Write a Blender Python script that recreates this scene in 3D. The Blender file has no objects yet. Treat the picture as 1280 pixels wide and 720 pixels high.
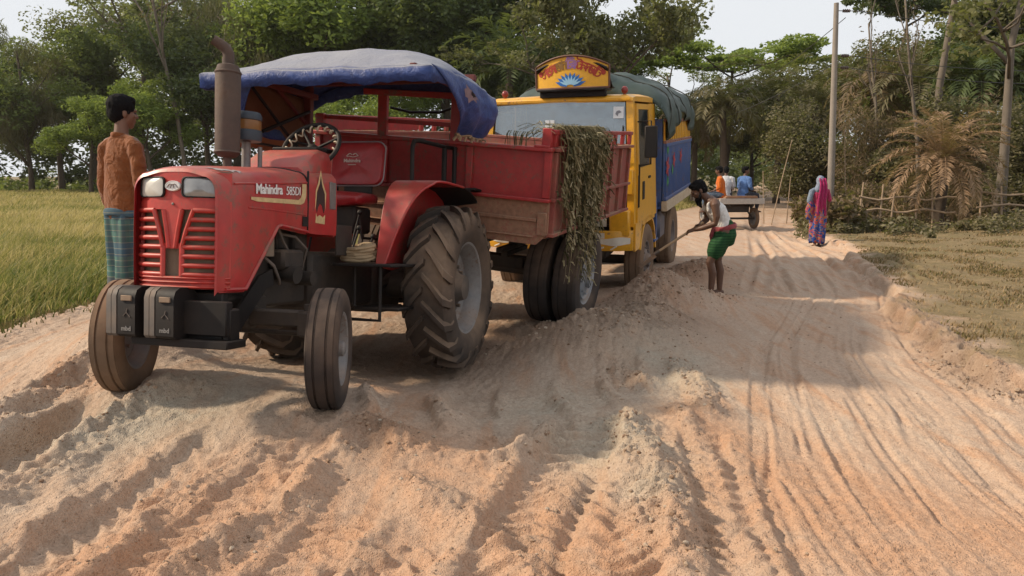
import bpy, bmesh, math, random
import numpy as np
from mathutils import Vector, Matrix, Euler
C = bpy.context
SC = C.scene
COL = SC.collection
rad = math.radians
rng = random.Random(7)
nrng = np.random.RandomState(11)

# ------------------------------------------------------------------ camera
FPX, PITCH, CAMZ = 960.0, rad(8.4), 1.55
cam = bpy.data.cameras.new('camera')
cam.sensor_width = 36.0
cam.lens = FPX / 1280.0 * 36.0
cam.clip_start = 0.1
cam.clip_end = 3000
camo = bpy.data.objects.new('camera', cam)
COL.objects.link(camo)
camo.location = (0, 0, CAMZ)
camo.rotation_euler = (math.pi / 2 - PITCH, 0, 0)
SC.camera = camo


def at(u, v, Y):
    """world point seen at photo position (u, v) when it stands Y metres ahead"""
    x, y = (u - 640) / FPX, (360 - v) / FPX
    d = Vector((x, math.cos(PITCH) + y * math.sin(PITCH), -math.sin(PITCH) + y * math.cos(PITCH)))
    return Vector((0, 0, CAMZ)) + d * (Y / d.y)


# ------------------------------------------------------------------ numpy noise
_P = np.random.RandomState(3).permutation(4096)
_G = np.random.RandomState(4).rand(4096) * 2 * np.pi


def perlin(x, y, seed=0):
    x = np.asarray(x, float) + seed * 17.13
    y = np.asarray(y, float) - seed * 9.71
    xi = np.floor(x).astype(np.int64); yi = np.floor(y).astype(np.int64)
    xf = x - xi; yf = y - yi
    u = xf * xf * xf * (xf * (xf * 6 - 15) + 10)
    v = yf * yf * yf * (yf * (yf * 6 - 15) + 10)

    def g(ix, iy, dx, dy):
        h = _G[_P[(_P[ix & 4095] + iy) & 4095]]
        return np.cos(h) * dx + np.sin(h) * dy
    a = g(xi, yi, xf, yf); b = g(xi + 1, yi, xf - 1, yf)
    c = g(xi, yi + 1, xf, yf - 1); d = g(xi + 1, yi + 1, xf - 1, yf - 1)
    return (a + (b - a) * u + (c + (d - c) * u - a - (b - a) * u) * v) * 1.5


def fbm(x, y, octv=4, seed=0, gain=.5):
    s = 0; a = 1.0
    for i in range(octv):
        s = s + a * perlin(x * 2 ** i, y * 2 ** i, seed + i * 3)
        a *= gain
    return s


_R1 = np.random.RandomState(6).rand(4096); _R2 = np.random.RandomState(7).rand(4096); _R3 = np.random.RandomState(8).rand(4096)


def crumbs(x, y, seed=0):
    """rounded lumps of different sizes packed at random: height 0..1 per unit cell"""
    x = np.asarray(x, float) + seed * 3.7; y = np.asarray(y, float) + seed * 5.1
    xi = np.floor(x).astype(np.int64); yi = np.floor(y).astype(np.int64); best = np.zeros(x.shape)
    for dx in (-1, 0, 1):
        for dy in (-1, 0, 1):
            h = _P[(_P[(xi + dx) & 4095] + yi + dy) & 4095]
            px = xi + dx + _R1[h]; py = yi + dy + _R2[h]; r = .25 + .55 * _R3[h] ** 2
            d2 = ((x - px) ** 2 + (y - py) ** 2) / (r * r)
            best = np.maximum(best, r * np.sqrt(np.maximum(0, 1 - d2)))
    return best


def sstep(a, b, x):
    t = np.clip((x - a) / (b - a), 0, 1)
    return t * t * (3 - 2 * t)


# ------------------------------------------------------------------ object helpers
def tag(o, label=None, cat=None, group=None, kind=None):
    if label: o['label'] = label
    if cat: o['category'] = cat
    if group: o['group'] = group
    if kind: o['kind'] = kind
    return o


def empty(name, loc=(0, 0, 0), az=0.0, pitch=0.0, roll=0.0):
    o = bpy.data.objects.new(name, None)
    COL.objects.link(o)
    o.empty_display_size = .2
    o.rotation_mode = 'YXZ'
    o.location = loc
    o.rotation_euler = (rad(-pitch), rad(roll), rad(-az))
    return o


def link(name, me, mats, parent=None):
    o = bpy.data.objects.new(name, me)
    COL.objects.link(o)
    if not isinstance(mats, (list, tuple)): mats = [mats]
    if len(me.materials) == 0:
        for m in mats: me.materials.append(m)
    if parent is not None: o.parent = parent
    return o


def copy_tree(o, parent=None):
    c = o.copy(); COL.objects.link(c)
    if parent is not None: c.parent = parent
    for ch in list(o.children): copy_tree(ch, c)
    return c


class MB:
    """collects shapes and links them as one mesh object"""
    def __init__(s):
        s.v = []; s.f = []; s.m = []; s.cm = 0; s.pr = []

    def add(s, vs, fs):
        o = len(s.v); s.pr.append((o, len(s.f)))
        s.v += [tuple(p) for p in vs]
        s.f += [tuple(i + o for i in f) for f in fs]
        s.m += [s.cm] * len(fs)
        return o

    def box(s, c, d, bev=.006, rot=None):
        h = [x / 2 for x in d]
        b = min(bev, min(h) * .48)
        vs = []; ids = {}
        M_ = Euler([rad(a) for a in rot]).to_matrix() if rot else None
        for sx in (-1, 1):
            for sy in (-1, 1):
                for sz in (-1, 1):
                    for k in range(3):
                        p = [sx * (h[0] - (0 if k == 0 else b)), sy * (h[1] - (0 if k == 1 else b)), sz * (h[2] - (0 if k == 2 else b))]
                        ids[(sx, sy, sz, k)] = len(vs)
                        p = Vector(p)
                        if M_: p = M_ @ p
                        vs.append(p + Vector(c))
        fs = []
        for sg in (-1, 1):
            fs.append([ids[(sg, a, e, 0)] for a, e in ((-1, -1), (1, -1), (1, 1), (-1, 1))])
            fs.append([ids[(a, sg, e, 1)] for a, e in ((-1, -1), (1, -1), (1, 1), (-1, 1))])
            fs.append([ids[(a, e, sg, 2)] for a, e in ((-1, -1), (1, -1), (1, 1), (-1, 1))])
        for a in (-1, 1):
            for e in (-1, 1):
                fs.append([ids[(a, e, -1, 0)], ids[(a, e, 1, 0)], ids[(a, e, 1, 1)], ids[(a, e, -1, 1)]])
                fs.append([ids[(a, -1, e, 0)], ids[(a, 1, e, 0)], ids[(a, 1, e, 2)], ids[(a, -1, e, 2)]])
                fs.append([ids[(-1, a, e, 1)], ids[(1, a, e, 1)], ids[(1, a, e, 2)], ids[(-1, a, e, 2)]])
                for g in (-1, 1):
                    fs.append([ids[(a, e, g, k)] for k in range(3)])
        s.add(vs, fs)

    def rings(s, rings, closed=True, cap=True, loop=False):
        n = len(rings[0]); vs = [p for r in rings for p in r]; fs = []
        m = len(rings)
        for i in range(m if loop else m - 1):
            i2 = (i + 1) % m
            for j in range(n if closed else n - 1):
                j2 = (j + 1) % n
                fs.append((i * n + j, i * n + j2, i2 * n + j2, i2 * n + j))
        if cap and closed and not loop:
            fs.append(tuple(range(n - 1, -1, -1))); fs.append(tuple((m - 1) * n + j for j in range(n)))
        s.add(vs, fs)

    def tube(s, pts, r, n=10, cap=True, loop=False, flat=1.0, side=None):
        """r: number, list, or list of (a, b); side: fixed direction of the a axis"""
        pts = [Vector(p) for p in pts]; k = len(pts)
        rr = r if isinstance(r, (list, tuple)) else [r] * k
        out = []; up = None
        for i, p in enumerate(pts):
            if loop: t = pts[(i + 1) % k] - pts[i - 1]
            else: t = pts[min(i + 1, k - 1)] - pts[max(i - 1, 0)]
            t.normalize()
            if side is not None:
                a = Vector(side); a = (a - t * a.dot(t)).normalized()
            else:
                if up is None:
                    up = Vector((0, 0, 1)) if abs(t.z) < .9 else Vector((1, 0, 0))
                a = (up - t * up.dot(t)).normalized(); up = a
            b = t.cross(a)
            q = rr[i]; ra, rb = q if isinstance(q, (tuple, list)) else (q, q * flat)
            out.append([p + a * (ra * math.cos(2 * math.pi * j / n)) + b * (rb * math.sin(2 * math.pi * j / n)) for j in range(n)])
        s.rings(out, True, cap, loop)

    def limb(s, pts, r, n=12, side=None):
        """tube with rounded ends"""
        pts = [Vector(p) for p in pts]
        rr = list(r) if isinstance(r, (list, tuple)) else [r] * len(pts)
        rr = [q if isinstance(q, (tuple, list)) else (q, q) for q in rr]
        P = []; Q = []
        d0 = (pts[0] - pts[1]).normalized(); d1 = (pts[-1] - pts[-2]).normalized()
        for f, g in ((.97, .26), (.7, .72)):
            P.append(pts[0] + d0 * (min(rr[0]) * f)); Q.append((rr[0][0] * g, rr[0][1] * g))
        P += pts; Q += rr
        for f, g in ((.7, .72), (.97, .26)):
            P.append(pts[-1] + d1 * (min(rr[-1]) * f)); Q.append((rr[-1][0] * g, rr[-1][1] * g))
        s.tube(P, Q, n, True, False, 1.0, side)

    def cyl(s, p0, p1, r, r1=None, n=16, cap=True):
        s.tube([p0, p1], [r, r if r1 is None else r1], n, cap)

    def lathe(s, prof, axis='x', c=(0, 0, 0), n=32, cap=False, loop=False):
        """prof: (offset along axis, radius)"""
        out = []
        for (t, r) in prof:
            ring = []
            for j in range(n):
                a = 2 * math.pi * j / n
                e, f = r * math.cos(a), r * math.sin(a)
                q = {'x': (t, e, f), 'y': (f, t, e), 'z': (e, f, t)}[axis]
                ring.append((q[0] + c[0], q[1] + c[1], q[2] + c[2]))
            out.append(ring)
        s.rings(out, True, cap, loop)

    def ball(s, c, r, n=12, m=8, rot=None):
        rx, ry, rz = r if isinstance(r, (tuple, list)) else (r, r, r)
        M_ = Euler([rad(a) for a in rot]).to_matrix() if rot else None
        out = []
        for i in range(1, m):
            ph = math.pi * i / m
            ring = []
            for j in range(n):
                a = 2 * math.pi * j / n
                p = Vector((rx * math.sin(ph) * math.cos(a), ry * math.sin(ph) * math.sin(a), rz * math.cos(ph)))
                if M_: p = M_ @ p
                ring.append(p + Vector(c))
            out.append(ring)
        s.rings(out, True, True)

    def prism(s, poly, depth, f):
        """poly: 2-D outline; f(a, b, t) -> point, t in {0, depth}"""
        n = len(poly)
        vs = [f(a, b, 0) for a, b in poly] + [f(a, b, depth) for a, b in poly]
        fs = [tuple(range(n - 1, -1, -1)), tuple(range(n, 2 * n))]
        fs += [(i, (i + 1) % n, n + (i + 1) % n, n + i) for i in range(n)]
        s.add(vs, fs)

    def sheet(s, fn, nu, nv, thick=0.0):
        """fn(u, v) -> point; with thickness along the sheet's normal"""
        P = np.array([[fn(i / nu, j / nv) for j in range(nv + 1)] for i in range(nu + 1)], float)
        idx = lambda i, j: i * (nv + 1) + j
        fs = [(idx(i, j), idx(i + 1, j), idx(i + 1, j + 1), idx(i, j + 1)) for i in range(nu) for j in range(nv)]
        if thick:
            du = np.gradient(P, axis=0); dv = np.gradient(P, axis=1)
            N = np.cross(du, dv); N /= (np.linalg.norm(N, axis=2, keepdims=True) + 1e-9)
            Q = P - N * thick
            k = (nu + 1) * (nv + 1)
            vs = list(P.reshape(-1, 3)) + list(Q.reshape(-1, 3))
            g = [tuple(k + a for a in reversed(f)) for f in fs]
            e = []
            for i in range(nu):
                e.append((idx(i, 0), k + idx(i, 0), k + idx(i + 1, 0), idx(i + 1, 0)))
                e.append((idx(i, nv), idx(i + 1, nv), k + idx(i + 1, nv), k + idx(i, nv)))
            for j in range(nv):
                e.append((idx(0, j), idx(0, j + 1), k + idx(0, j + 1), k + idx(0, j)))
                e.append((idx(nu, j), k + idx(nu, j), k + idx(nu, j + 1), idx(nu, j + 1)))
            s.add(vs, fs + g + e)
        else:
            s.add(list(P.reshape(-1, 3)), fs)

    def mesh(s, name, sharp=38, fix=True):
        me = bpy.data.meshes.new(name)
        me.from_pydata([tuple(map(float, p)) for p in s.v], [], s.f)
        if any(s.m): me.polygons.foreach_set('material_index', s.m)
        if fix:
            bm = bmesh.new(); bm.from_mesh(me)
            bmesh.ops.recalc_face_normals(bm, faces=bm.faces)
            bm.to_mesh(me); bm.free()
        me.polygons.foreach_set('use_smooth', [True] * len(me.polygons))
        if sharp: me.set_sharp_from_angle(angle=rad(sharp))
        me.update()
        return me

    def build(s, name, mats, parent=None, sharp=38):
        return link(name, s.mesh(name, sharp), mats, parent)

    def each(s, name, mats, parent=None, n=1, half=None, sharp=38):
        """one object per n shapes, or one per side of x = half"""
        groups = {}
        for i, (v0, f0) in enumerate(s.pr):
            v1, f1 = s.pr[i + 1] if i + 1 < len(s.pr) else (len(s.v), len(s.f))
            key = i // n if half is None else sum(p[0] for p in s.v[v0:v1]) / (v1 - v0) > half
            g = groups.setdefault(key, MB())
            g.add(s.v[v0:v1], [tuple(j - v0 for j in f) for f in s.f[f0:f1]])
        return [g.build(name, mats, parent, sharp) for g in groups.values()]


def np_mesh(name, V, F, attr=None, smooth=False):
    """V (n,3), F (m,k) with k = 3 or 4"""
    V = np.ascontiguousarray(V, np.float32); F = np.ascontiguousarray(F, np.int32)
    me = bpy.data.meshes.new(name)
    me.vertices.add(len(V)); me.vertices.foreach_set('co', V.ravel())
    m, k = F.shape
    me.loops.add(m * k); me.loops.foreach_set('vertex_index', F.ravel())
    me.polygons.add(m)
    me.polygons.foreach_set('loop_start', np.arange(0, m * k, k, dtype=np.int32))
    me.polygons.foreach_set('use_smooth', np.full(m, smooth))
    me.update(calc_edges=True)
    if attr:
        for nm, arr in attr.items():
            a = me.color_attributes.new(nm, 'FLOAT_COLOR', 'POINT')
            B = np.ones((len(V), 4), np.float32); B[:, :arr.shape[1]] = arr
            a.data.foreach_set('color', B.ravel())
    return me


def evaluated(o):
    dg = C.evaluated_depsgraph_get(); dg.update()
    return bpy.data.meshes.new_from_object(o.evaluated_get(dg), depsgraph=dg)


def blob(mb, voxel=.008, smooth=6, name='body', disp=None):
    """melt overlapping shapes into one continuous skin"""
    me0 = mb.mesh('tmp', 0)
    o = bpy.data.objects.new('tmp', me0); COL.objects.link(o)
    r = o.modifiers.new('r', 'REMESH'); r.mode = 'VOXEL'; r.voxel_size = voxel; r.use_smooth_shade = True
    if smooth:
        q = o.modifiers.new('s', 'SMOOTH'); q.factor = .5; q.iterations = smooth
    me = evaluated(o)
    bpy.data.objects.remove(o); bpy.data.meshes.remove(me0)
    if disp:
        n = len(me.vertices)
        co = np.empty(n * 3, np.float32); me.vertices.foreach_get('co', co); co = co.reshape(-1, 3)
        no = np.array([v.normal[:] for v in me.vertices], np.float32)
        co = co + no * disp(co)[:, None]
        me.vertices.foreach_set('co', co.astype(np.float32).ravel())
    me.polygons.foreach_set('use_smooth', [True] * len(me.polygons))
    me.name = name; me.update()
    me.materials.clear()
    return me


def text_mesh(txt, size, f, depth=.002, res=3, bold=0.0, space=1.0, align='CENTER'):
    """lettering as a mesh, its points sent through f(x, y, z)"""
    cu = bpy.data.curves.new('t', 'FONT')
    cu.body = txt; cu.size = size; cu.align_x = align; cu.align_y = 'CENTER'
    cu.extrude = depth / 2; cu.resolution_u = res; cu.offset = bold; cu.space_character = space
    o = bpy.data.objects.new('t', cu); COL.objects.link(o)
    me = evaluated(o)
    bpy.data.objects.remove(o); bpy.data.curves.remove(cu)
    for v in me.vertices: v.co = f(*v.co)
    me.materials.clear(); me.update()
    return me


# ------------------------------------------------------------------ materials
def s2l(c):
    return tuple((x / 12.92 if x <= .04045 else ((x + .055) / 1.055) ** 2.4) for x in c)


class NT:
    def __init__(s, name):
        s.mat = bpy.data.materials.new(name); s.mat.use_nodes = True
        s.t = s.mat.node_tree; s.t.nodes.clear()
        s.out = s.n('ShaderNodeOutputMaterial')

    def n(s, typ, **kw):
        nd = s.t.nodes.new(typ)
        for k, v in kw.items():
            if k.startswith('i_'):
                nd.inputs[k[2:].replace('_', ' ')].default_value = v
            else: setattr(nd, k, v)
        return nd

    def l(s, a, b): s.t.links.new(a, b); return b

    def coord(s, kind='Object'): return s.n('ShaderNodeTexCoord').outputs[kind]

    def noise(s, scale, detail=4, rough=.55, vec=None, dist=0.0, out='Fac'):
        nd = s.n('ShaderNodeTexNoise')
        nd.inputs['Scale'].default_value = scale; nd.inputs['Detail'].default_value = detail
        nd.inputs['Roughness'].default_value = rough; nd.inputs['Distortion'].default_value = dist
        s.l(vec if vec is not None else s.coord(), nd.inputs['Vector'])
        return nd.outputs[out]

    def ramp(s, fac, stops, interp='LINEAR'):
        nd = s.n('ShaderNodeValToRGB'); cr = nd.color_ramp; cr.interpolation = interp
        while len(cr.elements) > 1: cr.elements.remove(cr.elements[0])
        for i, (p, c) in enumerate(stops):
            if not isinstance(c, (tuple, list)): c = (c, c, c)
            e = cr.elements[0] if i == 0 else cr.elements.new(p)
            e.position = p; e.color = (*c[:3], 1)
        s.l(fac, nd.inputs['Fac'])
        return nd.outputs['Color']

    def mix(s, fac, a, b, mode='MIX'):
        nd = s.n('ShaderNodeMix', data_type='RGBA', blend_type=mode)
        for i, x in ((0, fac), (6, a), (7, b)):
            if isinstance(x, bpy.types.NodeSocket): s.l(x, nd.inputs[i])
            elif i == 0: nd.inputs[0].default_value = x
            else: nd.inputs[i].default_value = (*x[:3], 1)
        return nd.outputs[2]

    def math(s, op, a, b=0.0, clamp=False):
        nd = s.n('ShaderNodeMath', operation=op); nd.use_clamp = clamp
        for i, x in ((0, a), (1, b)):
            if isinstance(x, bpy.types.NodeSocket): s.l(x, nd.inputs[i])
            else: nd.inputs[i].default_value = x
        return nd.outputs[0]

    def bump(s, h, strength=.3, dist=.01, normal=None):
        nd = s.n('ShaderNodeBump'); nd.inputs['Strength'].default_value = strength; nd.inputs['Distance'].default_value = dist
        s.l(h, nd.inputs['Height'])
        if normal is not None: s.l(normal, nd.inputs['Normal'])
        return nd.outputs['Normal']

    def finish(s, col, rough=.6, metal=0.0, normal=None, spec=.5, trans=None, coat=0.0, alpha=None, sheen=0.0):
        p = s.n('ShaderNodeBsdfPrincipled')
        for nm, x in (('Base Color', col), ('Roughness', rough), ('Metallic', metal), ('Alpha', alpha)):
            if x is None: continue
            if isinstance(x, bpy.types.NodeSocket): s.l(x, p.inputs[nm])
            elif nm == 'Base Color': p.inputs[nm].default_value = (*x[:3], 1)
            else: p.inputs[nm].default_value = x
        p.inputs['Specular IOR Level'].default_value = spec
        p.inputs['Coat Weight'].default_value = coat
        p.inputs['Coat Roughness'].default_value = .2
        if sheen: p.inputs['Sheen Weight'].default_value = sheen
        if normal is not None: s.l(normal, p.inputs['Normal'])
        sh = p.outputs[0]
        if trans:
            f, tc = trans
            t = s.n('ShaderNodeBsdfTranslucent')
            if isinstance(tc, bpy.types.NodeSocket): s.l(tc, t.inputs['Color'])
            else: t.inputs['Color'].default_value = (*tc, 1)
            if normal is not None: s.l(normal, t.inputs['Normal'])
            m = s.n('ShaderNodeMixShader'); m.inputs[0].default_value = f
            s.l(sh, m.inputs[1]); s.l(t.outputs[0], m.inputs[2]); sh = m.outputs[0]
        s.l(sh, s.out.inputs['Surface'])
        return s.mat


DUST = s2l((.66, .54, .43))
_MC = {}


def paint(name, col, rough=.45, metal=0.0, dust=.35, wear=0.0, wearcol=(.12, .07, .05), dscale=5.0, bump=.08, spec=.5, coat=0.0, var=.18, dcol=None, side=.22):
    """a worn surface: dust settles on what faces up, in blotches and streaks; wear shows wearcol in chips"""
    if name in _MC: return _MC[name]
    k = NT(name); co = k.coord()
    n1 = k.noise(dscale, 6, .62, co); n2 = k.noise(dscale * 4.3, 5, .6, co)
    base = k.mix(k.ramp(n2, [(.3, 0), (.75, 1)]), tuple(x * (1 - var) for x in col), tuple(min(1, x * (1 + var)) for x in col))
    if wear:
        n3 = k.noise(dscale * 7, 6, .7, co)
        w = k.ramp(k.math('ADD', k.math('MULTIPLY', n3, .6), k.math('MULTIPLY', n1, .4)), [(.62 - wear * .16, 0), (.66 - wear * .12, 1)])
        base = k.mix(w, base, wearcol)
    g = k.n('ShaderNodeNewGeometry')
    sp = k.n('ShaderNodeSeparateXYZ'); k.l(g.outputs['Normal'], sp.inputs[0])
    up = k.math('MULTIPLY', k.math('ADD', sp.outputs[2], .25, True), .8)
    d = k.math('MULTIPLY', k.math('ADD', up, side), k.ramp(n1, [(.3, .1), (.7, 1)]))
    d = k.math('MULTIPLY', d, dust * 1.5, True)
    col2 = k.mix(d, base, dcol or DUST)
    r = k.math('ADD', k.math('MULTIPLY', d, .5), k.math('ADD', k.math('MULTIPLY', n2, .2), rough - .1), True)
    nm = k.bump(n2, bump, .01)
    _MC[name] = k.finish(col2, r, metal, nm, spec, None, coat)
    return _MC[name]


def plain(name, col, rough=.6, metal=0.0, var=.2, scale=8, bump=.1, spec=.4):
    if name in _MC: return _MC[name]
    k = NT(name); n1 = k.noise(scale, 5, .6)
    c = k.mix(n1, tuple(x * (1 - var) for x in col), tuple(min(1, x * (1 + var)) for x in col))
    _MC[name] = k.finish(c, rough, metal, k.bump(n1, bump, .01), spec)
    return _MC[name]


def leafmat(name, a, b, tr=.35):
    """foliage: colour varies leaf to leaf and clump to clump"""
    if name in _MC: return _MC[name]
    k = NT(name)
    at_ = k.n('ShaderNodeAttribute', attribute_name='tint')
    n1 = k.noise(.5, 3, .5)
    f = k.math('ADD', k.math('MULTIPLY', at_.outputs['Fac'], .65), k.math('MULTIPLY', k.math('SUBTRACT', n1, .35), .7), True)
    c = k.mix(f, a, b)
    _MC[name] = k.finish(c, .55, 0, None, .3, (tr, k.mix(.5, c, (.25, .3, .04))))
    return _MC[name]
# ------------------------------------------------------------------ ground: one sheet out to the horizon
def graded(stops):
    """stops: (position, spacing) - spacing changes smoothly between them"""
    out = [stops[0][0]]
    while out[-1] < stops[-1][0]:
        x = out[-1]
        for (a, da), (b, db) in zip(stops, stops[1:]):
            if x < b or b == stops[-1][0]:
                t = min(max((x - a) / (b - a), 0), 1)
                out.append(x + da * (db / da) ** t); break
    return np.array(out)


def dist_poly(X, Y, pts):
    """distance to a polyline, signed side (+ = right of travel), arc length"""
    best = np.full(X.shape, 1e9); side = np.zeros(X.shape); arc = np.zeros(X.shape); L = 0.0
    for (x0, y0), (x1, y1) in zip(pts, pts[1:]):
        dx, dy = x1 - x0, y1 - y0; l = math.hypot(dx, dy)
        t = np.clip(((X - x0) * dx + (Y - y0) * dy) / (l * l), 0, 1)
        px, py = x0 + t * dx, y0 + t * dy
        d = np.hypot(X - px, Y - py)
        sg = ((X - x0) * dy - (Y - y0) * dx) / l
        m = d < best
        best = np.where(m, d, best); side = np.where(m, sg, side); arc = np.where(m, L + t * l, arc)
        L += l
    return best, np.where(side >= 0, best, -best), arc


def smooth_line(pts, k=6):
    """Catmull-Rom"""
    P = [pts[0]] + list(pts) + [pts[-1]]
    out = []
    for i in range(1, len(P) - 2):
        p0, p1, p2, p3 = [np.array(q, float) for q in P[i - 1:i + 3]]
        for j in range(k):
            t = j / k
            out.append(tuple(.5 * (2 * p1 + (p2 - p0) * t + (2 * p0 - 5 * p1 + 4 * p2 - p3) * t * t + (3 * p1 - p0 - 3 * p2 + p3) * t ** 3)))
    out.append(tuple(P[-2]))
    return out


FIELD_EDGE = smooth_line([(-5.6, -8), (-5.4, 2), (-5.15, 7.0), (-5.05, 8.4), (-4.6, 10), (-3.6, 14), (1.6, 22), (5.8, 30), (12, 45), (17.5, 60), (25, 90)])
VERGE_EDGE = smooth_line([(7.5, -8), (4.6, 3.6), (3.62, 4.75), (3.42, 5.4), (3.62, 6.2), (3.85, 6.95), (4.15, 7.95), (4.9, 10), (5.7, 12.6), (6.6, 15), (7.4, 18), (8.4, 22), (11, 30), (16, 45), (22, 60), (30, 90)])

STROKES = []  # (pts, half width, height, roughness, kind)


def ground_z(X, Y, detail=True):
    X = np.asarray(X, float); Y = np.asarray(Y, float)
    shp = X.shape; X = X.ravel(); Y = Y.ravel()
    H = np.zeros_like(X)
    near = sstep(40, 12, Y) * sstep(-14, -8, X) * sstep(16, 9, X)
    dF, sF, _ = dist_poly(X, Y, FIELD_EDGE)
    dV, sV, _ = dist_poly(X, Y, VERGE_EDGE)
    road = sstep(-.3, .5, sF) * sstep(.3, -.3, sV)
    # broad rise and fall, and the places where the wheels stand
    H += .035 * fbm(X * .35, Y * .35, 3, 2) * near
    for (gx, gy, s, a) in [(-1.1, 4.55, .50, .14), (-2.46, 4.9, .5, .14), (-1.8, 4.9, .5, .10), (-2.9, 5.75, .36, .27), (-3.4, 6.3, .5, .22), (-3.9, 7.6, .7, .16),
                           (-.55, 6.36, .5, -.12), (-2.0, 6.74, .5, -.10), (1.3, 8.9, .5, .02), (1.75, 9.9, .4, .10),
                           (.95, 7.0, .52, .23), (.55, 6.75, .35, .12), (1.38, 7.5, .3, .10), (1.68, 9.0, .30, .24), (2.1, 8.85, .4, .14), (1.55, 8.6, .35, .16), (2.85, 11.6, .38, .22),
                           (1.5, 7.7, .3, .12), (-.2, 5.5, .5, -.05), (2.65, 13.2, .7, .05)]:
        H += a * np.exp(-((X - gx) ** 2 + (Y - gy) ** 2) / (2 * s * s))
    # left roadside berm
    H += .12 * np.exp(-((sF - .55) / .35) ** 2) * (.6 + .5 * fbm(X * .8, Y * .8, 2, 5)) * sstep(3, 6, Y) * sstep(40, 20, Y)
    # field rises very slightly towards the wood
    H += sstep(0, 1.5, -sF) * (-.06) + sstep(4, 55, -sF + (Y - 10) * .5) * .22 * sstep(0, 4, -sF)
    # verge: a broken little bank above the road, then flat dry ground
    edge = sV + .16 * fbm(X * 1.5, Y * 1.5, 4, 9, .6)
    H += .15 * sstep(-.07, .05, edge) * sstep(24, 14, Y) + .03 * fbm(X * .9, Y * .9, 3, 12) * sstep(0, .5, sV)
    H += .10 * sstep(1.5, 5, sV)
    # ruts and ridges
    rough = np.zeros_like(X) + .12
    for (gx, gy, s) in [(1.72, 9.0, .33), (2.1, 8.85, .3), (1.55, 8.6, .35), (.95, 7.0, .45), (1.38, 7.5, .3), (2.85, 11.6, .35)]:
        rough = np.maximum(rough, 1.0 * np.exp(-((X - gx) ** 2 + (Y - gy) ** 2) / (2 * s * s)))
    rough = np.maximum(rough, .55 * np.exp(-((sF - .5) / .45) ** 2))
    rough = np.maximum(rough, .95 * np.exp(-((sV + .02) / .20) ** 2) * sstep(11, 8, Y))
    for pts, w, h, rg, kind, extra in STROKES:
        xs = [p[0] for p in pts]; ys = [p[1] for p in pts]; m_ = w * 3 + .3
        I = np.where((X > min(xs) - m_) & (X < max(xs) + m_) & (Y > min(ys) - m_) & (Y < max(ys) + m_))[0]
        if len(I) == 0: continue
        x = X[I]; y = Y[I]
        wob = .30 * w * fbm(x * 3.1, y * 3.1, 2, int(abs(h) * 1000) % 50)
        d, sd, arc = dist_poly(x, y, pts)
        Lt = sum(math.hypot(b[0] - a[0], b[1] - a[1]) for a, b in zip(pts, pts[1:]))
        fade = sstep(0, .35, arc) * sstep(Lt, Lt - .35, arc) if not extra.get('hard') else 1.0
        if kind == 'ridge':
            asym = extra.get('asym', 1.0)
            q = np.where(sd + wob > 0, (sd + wob) / (w * asym), -(sd + wob) / w)
            prof = np.clip(1 - q, 0, 1); prof = prof * prof * (3 - 2 * prof) * .6 + prof * .4
            H[I] += .70 * h * prof * fade * (.75 + .5 * fbm(x * 4, y * 4, 2, 21))
            rough[I] = np.maximum(rough[I], rg * np.exp(-(d / (w * 1.1)) ** 2) * fade)
        elif kind == 'rut':
            q = d / w
            floor = -h * sstep(1.15, .8, q) * fade
            berm = .8 * extra.get('berm', .35) * h * np.exp(-((q - 1.35) / .3) ** 2) * fade * (.6 + .9 * np.clip(fbm(x * 5, y * 5, 2, 33), -1, 1))
            H[I] += floor + berm
            if 'lug' in extra:  # bars pressed by tractor tyres
                sp, amp = extra['lug']
                ph = (arc + extra.get('chev', .6) * np.abs(sd) + .03 * fbm(x * 3, y * 3, 2, 41)) / sp * 2 * np.pi
                fr_ = (ph / (2 * np.pi)) % 1.0; bar = np.where(fr_ < .62, (fr_ / .62) ** 1.6, np.maximum(0, 1 - (fr_ - .62) / .16))
                inside = sstep(1.25, .75, q) * sstep(.02, .3, q * extra.get('lugin', 1.0) + (1 - extra.get('lugin', 1.0)))
                H[I] += amp * bar * inside * fade * (.7 + .6 * fbm(x * 2, y * 2, 2, 44))
            rough[I] = np.where(q < 1, rough[I] * (1 - .75 * fade), np.maximum(rough[I], extra.get('edge', .35) * np.exp(-((q - 1.35) / .4) ** 2) * fade))
        elif kind == 'band':
            q = d / w
            ins = sstep(1.15, .85, q)
            pat = np.sin((arc + .5 * np.abs(sd)) / .052 * 2 * np.pi)
            H[I] += (-h * ins + .5 * h * np.exp(-((q - 1.25) / .2) ** 2) + .0042 * pat * ins * (.4 + .6 * np.clip(.5 + fbm(x * 1.3, y * 1.3, 2, 57), 0, 1))) * fade
        elif kind == 'groove':
            q = d / w
            g = -h * np.exp(-q ** 2) + h * .45 * np.exp(-((q - 1.7) / .6) ** 2)
            H[I] += g * fade * (.75 + .5 * perlin(x * 1.7, y * 1.7, 51))
            tr = extra.get('tread', 0)
            if tr: H[I] += tr * np.sin(arc / .045 * 2 * np.pi + sd * 40) * np.exp(-(q * 1.1) ** 4) * fade
    if detail:
        packed = sstep(1.0, 2.0, X + .12 * (Y - 4)) * road
        k = near * (1 - .6 * packed)
        fine = sstep(26, 10, Y); vf = sstep(9, 4.5, Y)
        rgh = np.clip(rough, 0, 1)
        H += (.011 * fbm(X * 2.1, Y * 2.1, 3, 61) + .007 * fbm(X * 9, Y * 9, 3, 64, .6) * fine) * k * (.35 + 1.0 * np.clip(rough * 2, 0, 1))
        # drag marks along the way the wheels went, and scuffs across it
        al = X * .26 + Y * .966; ac = X * .966 - Y * .26
        pm = np.clip(fbm(X * .9, Y * .9, 2, 67) + .3, 0, 1)
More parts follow.
